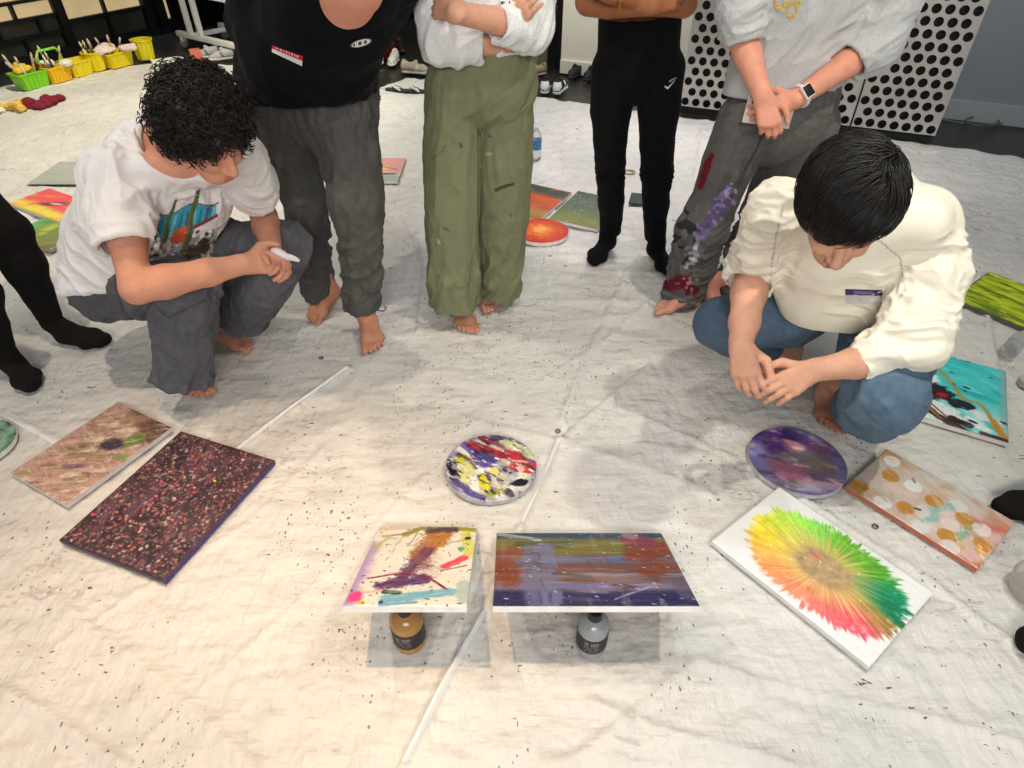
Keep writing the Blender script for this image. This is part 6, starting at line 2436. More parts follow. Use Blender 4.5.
    Rw = np.stack([wd, np.cross(zz, wd), zz], 1)
    band = [wc + 0.036 * (Rw[:, 1] * math.cos(t) + Rw[:, 2] * math.sin(t)) for t in np.linspace(0, 6.283, 30, endpoint=False)]
    mw = mat('white_rubber', (228, 222, 218), rough=0.5)
    wt = MB().box(wc + zz * 0.040, (0.040, 0.046, 0.012), Rw, 0.005).build('smartwatch', mw, p)
    MB().box(wc + zz * 0.0465, (0.032, 0.038, 0.003), Rw, 0.001).build('watch_screen', M_BLACKPL, wt, np.array(wt['_b']))
    o = MB().tube(band, 0.006, 8, True).build('strap', mw, wt, np.array(wt['_b']))
    # phone held behind the hands
    pc = at(769, 112, y=2.395)
    pz = unit(CAMPOS - pc)
    px_ = unit(np.array([0.97, 0.1, -0.16]))
    Rp = frame(px_, pz)
    mc = mat('clear_case', (214, 208, 204), rough=0.25)
    ph = MB().box(pc, (0.182, 0.092, 0.010), Rp, 0.004).build('phone', mc)
    tag(ph, 'pale phone in a clear case held behind the hands of the person in grey', 'phone')
    MB().box(pc + Rp @ np.array([-0.070, 0.018, 0.0065]), (0.030, 0.034, 0.004), Rp, 0.003).build('camera_bump', M_WHITEM, ph)
    for dx, dy in ((-0.073, 0.024), (-0.073, 0.008), (-0.060, 0.016)):
        MB().lathe(pc + Rp @ np.array([dx, dy, 0.008]), [(0.0065, 0), (0.0065, 0.002)], 14, Rp).build('camera_lens', M_BLACKPL, ph)
    # strap of a bag hanging across
    st = [at(790, -8, y=2.36), at(778, 8, y=2.37), at(764, 15, y=2.385)]
    return p


person_in_grey()


# people standing just beyond the frame: what the photo shows of them is legs and socks
def dark_stander(label, ank, toe, knees, hips, shw, tone=(196, 140, 112), lean=(0, 0, 0), face=(1, 0, -0.3)):
    face = np.asarray(face, float)
    fd = unit(face * [1, 1, 0])
    sd = np.array([-fd[1], fd[0], 0])
    hips = np.asarray(hips, float)
    hc = hips.mean(0)
    ch = hc + np.array([0, 0, 0.36]) + np.asarray(lean) * 0.6
    neck = hc + np.array([0, 0, 0.56]) + np.asarray(lean)
    shs = [neck + sd * 0.17 * k - np.array([0, 0, 0.08]) for k in (1, -1)]
    S = Sdf(0.007)
    fl = (fd, 0.66)
    S.chain([hc, ch, neck - [0, 0, 0.06]], [0.13, 0.15, 0.11], 0.05, fl)
    S.cone(shs[0], shs[1], 0.055, 0.055, 0.05)
    for i in (0, 1):
        S.chain([hips[i], knees[i], lerp(knees[i], ank[i], 0.35), ank[i]], [0.085, 0.055, 0.052, 0.026], 0.02)
        el = shs[i] + np.array([0, 0, -0.27]) + sd * 0.05 * (1, -1)[i]
        wr = el + np.array([0, 0, -0.22]) + fd * 0.08
        S.chain([shs[i], el, wr], [0.05, 0.043, 0.03], 0.03)
        add_hand(S, wr, np.array([0, 0, -1]) + fd * 0.15, sd * (1, -1)[i], (-1, 1)[i])
    R, P = add_head(S, neck + fd * 0.04 + [0, 0, 0.16], face, np.array([0, 0, 1.0]), neck)
    p = body_root('person', S, label, tone)
    plain_hair(P, R, p)
    T = Sdf(0.006)
    for i in (0, 1):
        T.chain([hips[i], knees[i], lerp(knees[i], ank[i], 0.35), ank[i] + [0, 0, 0.02]], [0.11, shw[0], shw[1], shw[2]], 0.03, None, (0, 1))
    T.cone(hips[0], hips[1], 0.12, 0.12, 0.05)
    garment('leggings', T, (24, 22, 21), M_FABRIC, p, lambda V: folds(V, 0.004, 9, (1, 0, 0.3), 3, 2.0))
    for i in (0, 1):
        K = Sdf(0.005)
        add_foot(K, ank[i], toe[i], 1 if i == 0 else -1, True, scale=1.0)
        K.chain([ank[i], ank[i] + [0, 0, 0.07]], [0.04, 0.043], 0.02)
        V, Q = K.mesh()
        mesh_obj('sock', smooth_mesh(V, Q, 2), Q, M_FABRIC, p, None, np.zeros((len(V), 3)) + lin((27, 24, 22)))
    T = Sdf(0.007)
    T.chain([hc + [0, 0, 0.02], ch, neck - [0, 0, 0.05]], [0.15, 0.165, 0.12], 0.05, fl, (1, 0))
    T.cone(shs[0], shs[1], 0.07, 0.07, 0.05)
    for i in (0, 1):
        el = shs[i] + np.array([0, 0, -0.27]) + sd * 0.05 * (1, -1)[i]
        T.chain([shs[i], el], [0.065, 0.06], 0.03, None, (0, 1))
    garment('dark_top', T, (40, 40, 44), M_FABRIC, p, lambda V: folds(V, 0.006, 8, (0, 0, 1), 4, 2.0))
    return p


kn = [at(14, 240, y=2.34), at(-40, 270, y=2.06)]
dark_stander('person at the left edge of whom only black leggings and black socks show', [at(52, 322, z=0.09), at(4, 352, z=0.09)], [at(110, 344, z=0), at(36, 391, z=0)],
             [at(8, 232, y=2.32), at(-38, 262, y=2.08)], [np.array([-2.18, 2.34, 0.86]), np.array([-2.22, 2.12, 0.86])], (0.076, 0.074, 0.046), face=(0.9, -0.35, -0.3))
tq = [at(994, 512, z=0), at(1014, 645, z=0)]
dark_stander('person at the right edge of whom only the toes of black socks show', [tq[1] + [0.18, 0.0, 0.09], tq[0] + [0.18, 0.02, 0.09]], [tq[1], tq[0]],
             [tq[1] + [0.16, 0.05, 0.47], tq[0] + [0.17, -0.05, 0.47]], [tq[1] + [0.22, 0.10, 0.88], tq[0] + [0.22, -0.10, 0.88]], (0.07, 0.06, 0.042), face=(-0.95, 0.2, -0.3))
# ------------------------------------------------------------------ paint bottles under the propped canvases
M_LABEL = mat('black_label', (30, 30, 33), rough=0.5)
M_LABELTXT = mat('label_print', (110, 110, 110), rough=0.5)
M_CLEAR = mat('clear_plastic', (236, 238, 240), rough=0.08, transmission=0.9, ior=1.3)


def paint_bottle(label, px, w_px, Bp, Fp, body_col, liquid_col):
    base = at(px[0], px[1], z=0.0)
    # height: up to the underside of the canvas leaning on it
    t = (base[1] - Bp[1]) / (Fp[1] - Bp[1])
    hz = Bp[2] + (Fp[2] - Bp[2]) * t - 0.034
    r = 0.5 * w_px * mpp(base + [0, 0, hz * 0.4])
    o = empty('paint_bottle', base, label, 'bottle', 'bottles holding up the canvases')
    h = hz - 0.030
    bm = mat('bottle_plastic', body_col, rough=0.12, spec=0.6, transmission=0.35, ior=1.4)
    prof = [(0.0, 0.0), (r * 0.86, 0.0), (r * 0.97, 0.004), (r, 0.012), (r, h * 0.76), (r * 0.96, h * 0.82), (r * 0.80, h * 0.89), (r * 0.5, h * 0.945), (r * 0.40, h * 0.96), (r * 0.40, h)]
    MB().lathe(base + [0, 0, 0.001], prof, 36).build('bottle_body', bm, o)
    MB().lathe(base + [0, 0, h], [(r * 0.46, 0), (r * 0.46, 0.020), (r * 0.40, 0.026), (r * 0.2, 0.028)], 28).build('cap', M_BLACKPL, o)
    # wrap-round label, lettered in small rows
    lb = MB().lathe(base + [0, 0, 0], [(r + 0.0006, h * 0.22), (r + 0.0006, h * 0.64)], 40).build('bottle_label', M_LABEL, o)
    tx = MB()
    for row, (z, n, hh) in enumerate([(0.54, 7, 0.012), (0.46, 9, 0.006), (0.41, 8, 0.004), (0.36, 9, 0.004), (0.31, 6, 0.004)]):
        for k in range(n):
            if (k * 7 + row * 3) % 5 == 4:
                continue
            a = math.radians(-90 + (k - n / 2) * (52 / n) - 6)
            c = base + np.array([math.cos(a) * (r + 0.0012), math.sin(a) * (r + 0.0012), h * z])
            tx.box(c, (0.0008, r * 0.42 / n * (2 if row == 0 else 1.3), hh), rotz(a))
    tx.build('label_lettering', M_LABELTXT, lb, np.array(lb['_b']), smooth=False, sharp=None)
    return o


paint_bottle('amber bottle of ochre paint with a black label, propping up the small splattered canvas', (410.5, 641), 33, B1, F1, (204, 152, 88), None)
paint_bottle('clear grey bottle with a black label, propping up the wide banded canvas', (590.5, 646), 31, B2, F2, (176, 180, 184), None)

# ------------------------------------------------------------------ perforated metal screens on the right
P0, P1 = at(679, 105.5, z=0.06), at(935, 136, z=0.06)
EP = unit(P1 - P0)
NP = np.array([-EP[1], EP[0], 0])
R_P = np.stack([EP, NP, [0, 0, 1]], 1)
seam = float((at(850, 126, z=0.06) - P0) @ EP)
LP = float(np.linalg.norm(P1 - P0))
HS, HR = 0.0845, 0.0292
ROW = HS * 0.866
M_PERF = mat('brushed_perforated_metal', (196, 192, 186), rough=0.40, metal=0.85, var=(5, 0.10), bump=[(40, 0.0006, (1, 1, 8))])
M_BACK = mat('dark_board', (15, 15, 16), rough=0.7)


def screen(label, t0, t1, ph):
    o = empty('perforated_screen', P0 + EP * (t0 + t1) / 2 - [0, 0, 0.06], label, 'metal screen', 'perforated metal screens by the back wall')
    V, F, key = [], [], {}

    def vid(x, z):
        k = (round(x, 4), round(z, 4))
        if k not in key:
            key[k] = len(V)
            V.append(P0 + EP * x + np.array([0, 0, z]))
        return key[k]
    nrow = 26
    n = int(round((t1 - t0) / HS))
    s = (t1 - t0) / n
    hr = HR
    angs = [math.pi * 2 * q / 16 + math.pi / 16 for q in range(16)]
    for r in range(nrow):
        z0 = r * ROW + 0.0
        zc = z0 + ROW / 2
        off = 0.5 * s if r % 2 else 0.0
        cells = [t0 + k * s + off for k in range(n if r % 2 == 0 else n - 1)]
        if r % 2:
            for a in (t0, t1 - s / 2):
                F.append((vid(a, z0), vid(a + s / 2, z0), vid(a + s / 2, z0 + ROW), vid(a, z0 + ROW)))
        for x0 in cells:
            xc = x0 + s / 2
            inner, outer = [], []
            for a in angs:
                ca, sa = math.cos(a), math.sin(a)
                inner.append(len(V))
                V.append(P0 + EP * (xc + hr * ca) + np.array([0, 0, zc + hr * sa]))
                m = min(s / 2 / abs(ca), ROW / 2 / abs(sa))
                outer.append(vid(xc + m * ca, zc + m * sa))
            corners = [vid(x0, z0), vid(x0 + s, z0), vid(x0 + s, z0 + ROW), vid(x0, z0 + ROW)]
            for q in range(16):
                q2 = (q + 1) % 16
                F.append((inner[q], outer[q], outer[q2], inner[q2]))
            # close the four corner gaps
            for q in range(16):
                q2 = (q + 1) % 16
                a, b = angs[q], angs[q2] if q2 else angs[0] + 2 * math.pi
                for ci, (cx, cz) in enumerate([(-1, -1), (1, -1), (1, 1), (-1, 1)]):
                    ac = math.atan2(cz * ROW / 2, cx * s / 2) % (2 * math.pi)
                    if a % (2 * math.pi) < ac < (b if b <= 2 * math.pi else b):
                        F.append((outer[q], corners[ci], outer[q2]))
    me = mesh_obj('perforated_sheet', np.array(V), F, M_PERF, o, smooth=False)
    sm = me.modifiers.new('thick', 'SOLIDIFY')
    sm.thickness = 0.003
    fr = MB()
    for x in (t0 + 0.012, t1 - 0.012):
        fr.box(P0 + EP * x + NP * 0.02 + [0, 0, 0.92], (0.022, 0.022, 1.95), R_P)
    fr.box(P0 + EP * (t0 + t1) / 2 + NP * 0.02 + [0, 0, 1.9], (t1 - t0 - 0.06, 0.022, 0.022), R_P)
    fr.build('screen_frame', M_BAR, o, smooth=False, sharp=None)
    MB().box(P0 + EP * (t0 + t1) / 2 + NP * 0.10 + [0, 0, 0.92], (t1 - t0 - 0.01, 0.01, 1.93), R_P).build('hole_shade_sheet', M_BACK, o, smooth=False, sharp=None)  # added black sheet, stands in for the dark behind the holes
    MB().box(P0 + EP * (t0 + t1) / 2 + NP * 0.09 + [0, 0, -0.034], (t1 - t0 - 0.02, 0.16, 0.045), R_P, 0.004).build('foot_rail', M_BACK, o, smooth=False, sharp=None)


screen('perforated metal screen left of the seam, behind the person in grey', 0.0, seam - 0.004, 0)
screen('perforated metal screen right of the seam, ending at the blue-grey wall', seam + 0.004, LP, 1)
# thin black cord down the seam
MB().tube([P0 + EP * (seam + 0.002 * math.sin(z * 9)) - NP * 0.008 + [0, 0, z - 0.05] for z in np.linspace(0.0, 0.95, 14)], 0.006, 8).build('black_cord', M_BLACKPL)
tag(bpy.data.objects['black_cord'], 'thin black cord hanging down the seam between the two perforated screens', 'cord')

# grey cable lying along the foot of the right wall
cab = [(940, 119), (955, 122), (975, 125), (995, 124), (999, 121), (990, 117), (975, 117), (967, 119), (968, 123), (985, 127), (1010, 122), (1040, 124)]
cp = []
for i, (u, v) in enumerate(cab):
    cp.append(at(u, v, z=0.012) if i not in (4, 5, 6, 7, 8) else at(u, v, z=0.03))
fine = []
for i in range(len(cp) - 1):
    p0, p1, p2, p3 = cp[max(i - 1, 0)], cp[i], cp[i + 1], cp[min(i + 2, len(cp) - 1)]
    for t in np.linspace(0, 1, 8, endpoint=False):
        fine.append(0.5 * ((2 * p1) + (-p0 + p2) * t + (2 * p0 - 5 * p1 + 4 * p2 - p3) * t * t + (-p0 + 3 * p1 - 3 * p2 + p3) * t ** 3))
o = MB().tube(fine, 0.0065, 8).build('cable', mat('grey_cable', (84, 88, 92), rough=0.5))
tag(o, 'grey cable with one loop lying along the foot of the blue-grey wall', 'cable')

# ------------------------------------------------------------------ mirror leaning in its wooden frame behind the olive trousers
mp0, mp1 = wb(-3.95, -0.32), wb(-3.17, -0.05)
mp1 = at(546, 72, z=0.0)
mp0 = mp1 - E_BACK * 0.80
Rm = np.stack([E_BACK, N_BACK, [0, 0, 1]], 1)
mo = empty('standing_mirror', (mp0 + mp1) / 2, 'tall mirror in a worn wooden frame standing against the cream wall', 'mirror')
M_WOODF = mat('worn_wood', (122, 112, 88), rough=0.6, var=(6, 0.25), bump=[(14, 0.003, (6, 6, 1))])
fm = MB()
for t in (0.04, 0.76):
    fm.box(mp0 + E_BACK * t + [0, 0, 0.95], (0.085, 0.05, 1.9), Rm, 0.006)
fm.box(mp0 + E_BACK * 0.40 + [0, 0, 0.07], (0.64, 0.05, 0.10), Rm, 0.006)
fm.box(mp0 + E_BACK * 0.40 + [0, 0, 1.85], (0.64, 0.05, 0.09), Rm, 0.006)
fm.build('mirror_frame', M_WOODF, mo)
MB().box(mp0 + E_BACK * 0.40 + N_BACK * 0.012 + [0, 0, 0.96], (0.66, 0.006, 1.75), Rm).build('mirror_glass', mat('mirror_silver', (235, 238, 235), rough=0.03, metal=1.0), mo, smooth=False, sharp=None)


# ------------------------------------------------------------------ shoes
M_SHOE = mat('shoe', None, rough=0.6, spec=0.35, attr=True, bump=[(200, 0.0008, (1, 1, 1))])
M_LACE = {}


def sneaker(label, toe_dir, pos, upper, sole, accent, lace, group=None, L=0.28, side=1, dark_toe=False):
    f = unit(np.array([toe_dir[0], toe_dir[1], 0]))
    s = np.array([-f[1], f[0], 0]) * side
    pos = np.asarray(pos, float)

    def P(x, y, z):
        return pos + f * (x - 0.5) * L + s * y * L + np.array([0, 0, z * L])
    o = empty('sneaker', pos, label, 'shoe', group)
    S = Sdf(0.006)
    S.chain([P(0.13, 0, 0.06), P(0.4, 0.01, 0.06), P(0.70, 0.03, 0.06), P(0.87, 0.02, 0.065)], [0.135 * L, 0.125 * L, 0.16 * L, 0.125 * L], 0.01, (np.array([0, 0, 1.0]), 0.48))
    S.cut(P(0.5, 0, 0.003), (0, 0, -1), 0.4)
    V, Q = S.mesh()
    c = np.zeros((len(V), 3)) + lin(sole)
    loc = (V - pos) @ f / L + 0.5
    c[(loc < 0.2) | (np.abs(loc - 0.55) < 0.08)] = lin(accent if dark_toe else sole)
    mesh_obj('sole', V, Q, M_SHOE, o, None, c)
    S = Sdf(0.006)
    S.chain([P(0.14, 0, 0.16), P(0.40, 0.005, 0.18), P(0.68, 0.02, 0.14), P(0.88, 0.015, 0.11)], [0.12 * L, 0.115 * L, 0.125 * L, 0.075 * L], 0.03)
    S.cone(P(0.10, 0, 0.17), P(0.12, 0, 0.34), 0.10 * L, 0.085 * L, 0.02)
    S.cone(P(0.13, 0, 0.25), P(0.42, 0, 0.26), 0.10 * L, 0.085 * L, 0.03)
    S.cone(P(0.42, 0, 0.28), P(0.50, 0.0, 0.36), 0.06 * L, 0.05 * L, 0.02)
    S.cone(P(0.19, 0, 0.34), P(0.36, 0, 0.34), 0.075 * L, 0.06 * L, 0.008, None, (0, 0), True)
    S.cone(P(0.19, 0, 0.44), P(0.36, 0, 0.44), 0.095 * L, 0.075 * L, 0.008, None, (0, 0), True)
    S.cut(P(0.5, 0, 0.07), (0, 0, -1), 0.4)
    V, Q = S.mesh()
    c = np.zeros((len(V), 3)) + lin(upper)
    x = (V - pos) @ f / L + 0.5
    z = (V[:, 2] - pos[2]) / L
    y = (V - pos) @ s / L
    c[(np.abs(x - 0.52 - 0.5 * (z - 0.15)) < 0.05) & (np.abs(y) > 0.07)] = lin(accent)
    c[(x < 0.06 + 0.10 * (z > 0.2)) & (z < 0.36) & (z > 0.12)] = lin(accent)
    c[(x > 0.82) & (z < 0.13)] = lin(accent)
    mesh_obj('upper', V, Q, M_SHOE, o, None, c)
    lm = mat('lace', lace, rough=0.8)
    lb = MB()
    for k in range(4):
        xx = 0.46 + 0.075 * k
        zz = 0.30 - 0.035 * k
        lb.tube([P(xx, -0.07, zz - 0.025), P(xx + 0.02, 0, zz + 0.015), P(xx + 0.04, 0.07, zz - 0.03)], 0.006, 6)
    lb.build('laces', lm, o)
    return o


def toward(p, d):
    return np.array(d, float)


down = np.array([0.05, -1.0])
sneaker('left one of the white sneakers beside the black top', down, at(379, 63, z=0.0), (226, 222, 206), (228, 222, 200), (206, 202, 190), (240, 238, 226), 'pair of white sneakers')
sneaker('right one of the white sneakers beside the black top', down + [-0.1, 0], at(394, 64, z=0.0), (226, 222, 206), (228, 222, 200), (206, 202, 190), (240, 238, 226), 'pair of white sneakers', side=-1)
sneaker('black sneaker behind the left white sneaker', down, at(372, 49, z=0.0), (24, 24, 25), (40, 40, 40), (50, 48, 48), (30, 30, 30))
sneaker('black sneaker with red lining behind the right white sneaker', [0.25, -1.0], at(401, 51, z=0.0), (26, 24, 25), (40, 40, 40), (150, 30, 44), (200, 200, 196))
red = Sdf(0.008)
rc = at(386, 48, z=0.10)
red.ball(rc, 0.06, 0.02).ball(rc + [0.03, -0.02, 0.04], 0.05, 0.02).ball(rc + [-0.03, 0.01, -0.05], 0.05, 0.02)
V, Q = red.mesh()
V = V + vnormals(V, Q) * folds(V, 0.012, 22, (0, 0, 1), 1.5, 2.0)[:, None]
o = mesh_obj('red_sock', V, Q, M_FABRIC, None, None, np.zeros((len(V), 3)) + lin((150, 28, 48)))
tag(o, 'crumpled red sock stuffed among the white and black sneakers', 'sock')
sneaker('beige sneaker with a pale side letter, next to the olive trousers', [1.0, -0.25], at(417, 74, z=0.0), (168, 158, 138), (196, 190, 176), (190, 182, 164), (184, 176, 160), L=0.30)
sneaker('left one of the black and white sneakers seen from the heel', [0.15, 1.0], at(546, 90, z=0.0), (22, 22, 24), (236, 234, 234), (238, 238, 238), (236, 236, 236), 'pair of black and white sneakers', dark_toe=False, L=0.29)
sneaker('right one of the black and white sneakers seen from the heel', [0.30, 1.0], at(560, 91, z=0.0), (22, 22, 24), (236, 234, 234), (238, 238, 238), (236, 236, 236), 'pair of black and white sneakers', dark_toe=False, L=0.29, side=-1)
sneaker('left one of the plain black shoes by the cream wall', [-0.55, -1.0], at(574, 77, z=0.0), (30, 31, 30), (30, 30, 30), (36, 36, 36), (30, 30, 30), 'pair of plain black shoes')
sneaker('right one of the plain black shoes by the cream wall', [-0.45, -1.0], at(590, 79, z=0.0), (30, 31, 30), (30, 30, 30), (36, 36, 36), (30, 30, 30), 'pair of plain black shoes', side=-1)
sneaker('tan shoe added in place of a reflection in the standing mirror', [-1.0, -0.5], at(534, 76, z=0.0), (150, 134, 100), (170, 156, 124), (120, 108, 82), (110, 100, 76), L=0.26)  # solid shoe added where only a mirrored shoe would show


def flip_flop(label, pos, d, col, strap, group=None, L=0.27):
    f = unit(np.array([d[0], d[1], 0]))
    s = np.array([-f[1], f[0], 0])
    o = empty('flip_flop', pos, label, 'sandal', group)
    S = Sdf(0.006)
    S.chain([pos + f * (-0.36 * L) + [0, 0, 0.010], pos + [0, 0, 0.010], pos + f * 0.32 * L + [0, 0, 0.010]], [0.12 * L, 0.115 * L, 0.155 * L], 0.02, (np.array([0, 0, 1.0]), 0.28))
    V, Q = S.mesh()
    mesh_obj('sandal_sole', V, Q, M_SHOE, o, None, np.zeros((len(V), 3)) + lin(col))
    st = MB()
    a = pos + f * 0.28 * L + [0, 0, 0.018]
    for k in (1, -1):
        st.tube([a, a - f * 0.12 * L + s * k * 0.08 * L + [0, 0, 0.028], pos - f * 0.02 * L + s * k * 0.135 * L + [0, 0, 0.028], pos - f * 0.10 * L + s * k * 0.13 * L + [0, 0, 0.012]], [0.006, 0.010, 0.010, 0.008], 8)
    st.build('sandal_strap', mat('sandal_strap', strap, rough=0.5), o)


flip_flop('left one of the dark flip-flops with pale straps by the olive trousers', at(399, 91, z=0.0), [-1, 0.25], (44, 50, 52), (206, 204, 196), 'pair of dark flip-flops')
flip_flop('right one of the dark flip-flops with pale straps by the olive trousers', at(417, 92, z=0.0), [-1, 0.1], (44, 50, 52), (206, 204, 196), 'pair of dark flip-flops')
flip_flop('grey flip-flop in front of the white sneakers', at(371, 73, z=0.0), [1, 0.4], (72, 72, 68), (96, 96, 92))

# ------------------------------------------------------------------ white trolley in the far corner
T0, T1 = at(178, 33, z=0.13), at(236, 46, z=0.13)
ET = unit(T1 - T0)
NT = np.array([-ET[1], ET[0], 0])
if NT[1] < 0:
    NT = -NT
LT = float(np.linalg.norm(T1 - T0)) + 0.15
Rt = np.stack([ET, NT, [0, 0, 1]], 1)
tro = empty('trolley', T0 + ET * LT / 2 - [0, 0, 0.13], 'white metal trolley with upright posts and castors by the black curtain', 'trolley')
MB().box(T0 + ET * LT / 2, (LT, 0.05, 0.05), Rt, 0.004).build('base_bar', M_WHITEM, tro)
MB().box(T0 + ET * LT / 2 + NT * 0.5, (LT, 0.05, 0.05), Rt, 0.004).build('base_bar', M_WHITEM, tro)
for t in (0.24, 0.42):
    MB().box(T0 + ET * t + [0, 0, 0.80], (0.045, 0.045, 1.55), Rt, 0.004).build('post', M_WHITEM, tro)
MB().box(T0 + ET * 0.24 + NT * 0.5 + [0, 0, 0.80], (0.045, 0.045, 1.55), Rt, 0.004).build('post', M_WHITEM, tro)
MB().box(T0 + ET * 0.24 + NT * 0.25 + [0, 0, 0.002], (0.045, 0.45, 0.04), Rt, 0.004).build('cross_bar', M_WHITEM, tro)
MB().box(T0 + ET * 0.72 + [0, 0, 0.42], (0.56, 0.05, 0.09), Rt, 0.004).build('shelf_rail', M_WHITEM, tro)
MB().box(T0 + ET * 0.42 + [0, 0, 1.55], (0.6, 0.05, 0.05), Rt, 0.004).build('shelf_rail', M_WHITEM, tro)
for t, nn_ in ((0.06, 0.0), (LT - 0.08, 0.0), (0.06, 0.5), (LT - 0.08, 0.5)):
    c = T0 + ET * t + NT * nn_
    w = MB().box(c + [0, 0, -0.045], (0.03, 0.05, 0.05), Rt, 0.003).build('castor', M_WHITEM, tro)
    Rx = np.stack([[0, 0, 1.0], NT, np.cross([0, 0, 1.0], NT)], 1)
    MB().lathe(c + [0, 0, -0.088] - ET * 0.0, [(0.038, -0.012), (0.042, -0.006), (0.042, 0.006), (0.038, 0.012)], 24, np.stack([NT, [0, 0, 1.0], ET], 1)).build('wheel', mat('grey_wheel', (120, 120, 118), rough=0.5), w, np.array(w['_b']))
sneaker('left one of the silver grey sneakers under the white trolley', [-0.9, -0.7], at(208, 58, z=0.0), (176, 174, 172), (196, 194, 190), (110, 108, 108), (220, 218, 214), 'pair of silver grey sneakers', L=0.29)
sneaker('right one of the silver grey sneakers under the white trolley', [-0.9, -0.5], at(224, 60, z=0.0), (176, 174, 172), (196, 194, 190), (110, 108, 108), (220, 218, 214), 'pair of silver grey sneakers', L=0.29, side=-1)
ob = MB().box(at(196, 55, z=0.05), (0.10, 0.12, 0.10), rotz(0.5), 0.006).build('orange_box', mat('orange_card', (206, 112, 84), rough=0.7))
tag(ob, 'small orange box beside the silver sneakers under the trolley', 'box')
cpp = at(168, 60, z=0.004)
ob = MB().box(cpp, (0.30, 0.21, 0.004), rotz(0.55), 0.001).build('paper_sheet', mat('white_paper', (232, 230, 222), rough=0.8))
tag(ob, 'white sheet of paper lying near the trolley, right of the yellow buckets', 'paper')

# ------------------------------------------------------------------ plastic caddies and buckets with brushes
def caddy(name, label, u, v, w, l, h, col, heading, handle=None, ribs=6, round_=False, group='plastic paint caddies along the sheet edge'):
    p = at(u, v, z=0.0)
    o = empty(name, p, label, 'bucket' if round_ else 'caddy', group)
    m = mat('coloured_plastic', col, rough=0.38, spec=0.5)
    R = rotz(heading)
    if round_:
        prof = [(0.0, 0.004), (w * 0.40, 0.004), (w * 0.5, h), (w * 0.545, h), (w * 0.545, h + 0.012), (w * 0.48, h + 0.012), (w * 0.38, 0.012), (0.0, 0.012)]
        b = MB().lathe(p, prof, 32)
        for k in range(ribs):
            a = 2 * math.pi * k / ribs
            d = np.array([math.cos(a), math.sin(a), 0])
            b.tube([p + d * w * 0.405 + [0, 0, 0.01], p + d * w * 0.503 + [0, 0, h]], 0.006, 6)
        b.build('bucket_body', m, o)
    else:
        bm = MB()
        t = 0.006

        def ring(sc, z, inset=0.0):
            pts = []
            hw, hl, rr = w / 2 * sc - inset, l / 2 * sc - inset, 0.025
            for cx, cy, a0 in ((1, 1, 0), (-1, 1, 90), (-1, -1, 180), (1, -1, 270)):
                for q in range(5):
                    a = math.radians(a0 + 22.5 * q)
                    pts.append(np.array([cx * (hw - rr) + rr * math.cos(a), cy * (hl - rr) + rr * math.sin(a), z]))
            return np.array(pts)
        rings = [ring(0.84, 0.003), ring(1.0, h), ring(1.08, h), ring(1.08, h + 0.010), ring(1.0, h + 0.010, t), ring(0.84, 0.010, t)]
        V = np.concatenate(rings) @ R.T + p
        F = []
        n = 20
        for a in range(5):
            for q in range(n):
                q2 = (q + 1) % n
                F.append((a * n + q, a * n + q2, (a + 1) * n + q2, (a + 1) * n + q))
        F.append(tuple(range(n))[::-1])
        F.append(tuple(5 * n + q for q in range(n)))
        bm.add(V, F)
        for k in range(ribs):
            x = (k + 0.5) / ribs - 0.5
            for sg in (1, -1):
                bm.tube([p + R @ np.array([x * w * 0.84, sg * l * 0.425, 0.008]), p + R @ np.array([x * w, sg * l * 0.505, h])], 0.007, 6)
        bm.build('caddy_body', m, o)
    if handle:
        hm = mat('handle_plastic', handle, rough=0.38)
        hw = w * 0.5
        hb = MB().tube([p + R @ np.array([-hw, 0, h]), p + R @ np.array([-hw * 0.92, 0, h * 1.9]), p + R @ np.array([-hw * 0.7, 0, h * 2.15]), p + R @ np.array([hw * 0.7, 0, h * 2.15]), p + R @ np.array([hw * 0.92, 0, h * 1.9]), p + R @ np.array([hw, 0, h])], 0.011, 8)
        hb.build('handle', hm, o)
    return p, R


HD = math.atan2(E_LEFT[1], E_LEFT[0])
GREEN, YEL, AMB = (128, 206, 34), (226, 204, 20), (236, 184, 18)
c1 = caddy('paint_caddy', 'green caddy full of brushes, nearest of the row', 34, 87, 0.26, 0.17, 0.12, GREEN, HD)
c2 = caddy('paint_caddy', 'amber caddy with a raised green handle, second of the row', 59, 81, 0.22, 0.17, 0.12, AMB, HD, GREEN)
c3 = caddy('paint_bucket', 'plain yellow tub in the middle of the row, beyond the green handle', 80, 75, 0.22, 0.19, 0.12, YEL, HD, None, 3)
c4 = caddy('paint_bucket', 'tall yellow bucket holding brush handles, left of the caddy with papers', 98, 70, 0.18, 0.18, 0.15, YEL, HD, None, 8, True)
c5 = caddy('paint_caddy', 'yellow caddy with papers spilling out of the top', 119, 66, 0.26, 0.18, 0.12, YEL, HD, None, 7)
c6 = caddy('paint_bucket', 'yellow bucket with a flared rim, at the far end of the row', 147, 59, 0.19, 0.19, 0.17, (222, 206, 24), HD, None, 8, True)
WOODS = [(214, 180, 130), (196, 80, 60), (232, 226, 210), (60, 60, 60), (214, 170, 60), (120, 90, 60)]
rs = np.random.RandomState(4)
bm_w = [mat('brush_handle', c, rough=0.5) for c in WOODS]
m_fer, m_bri = mat('ferrule', (180, 180, 176), rough=0.3, metal=1.0), mat('bristle', (206, 186, 150), rough=0.9)
where = ['green caddy', 'caddy with the green handle', 'tall yellow bucket', 'yellow caddy with papers']
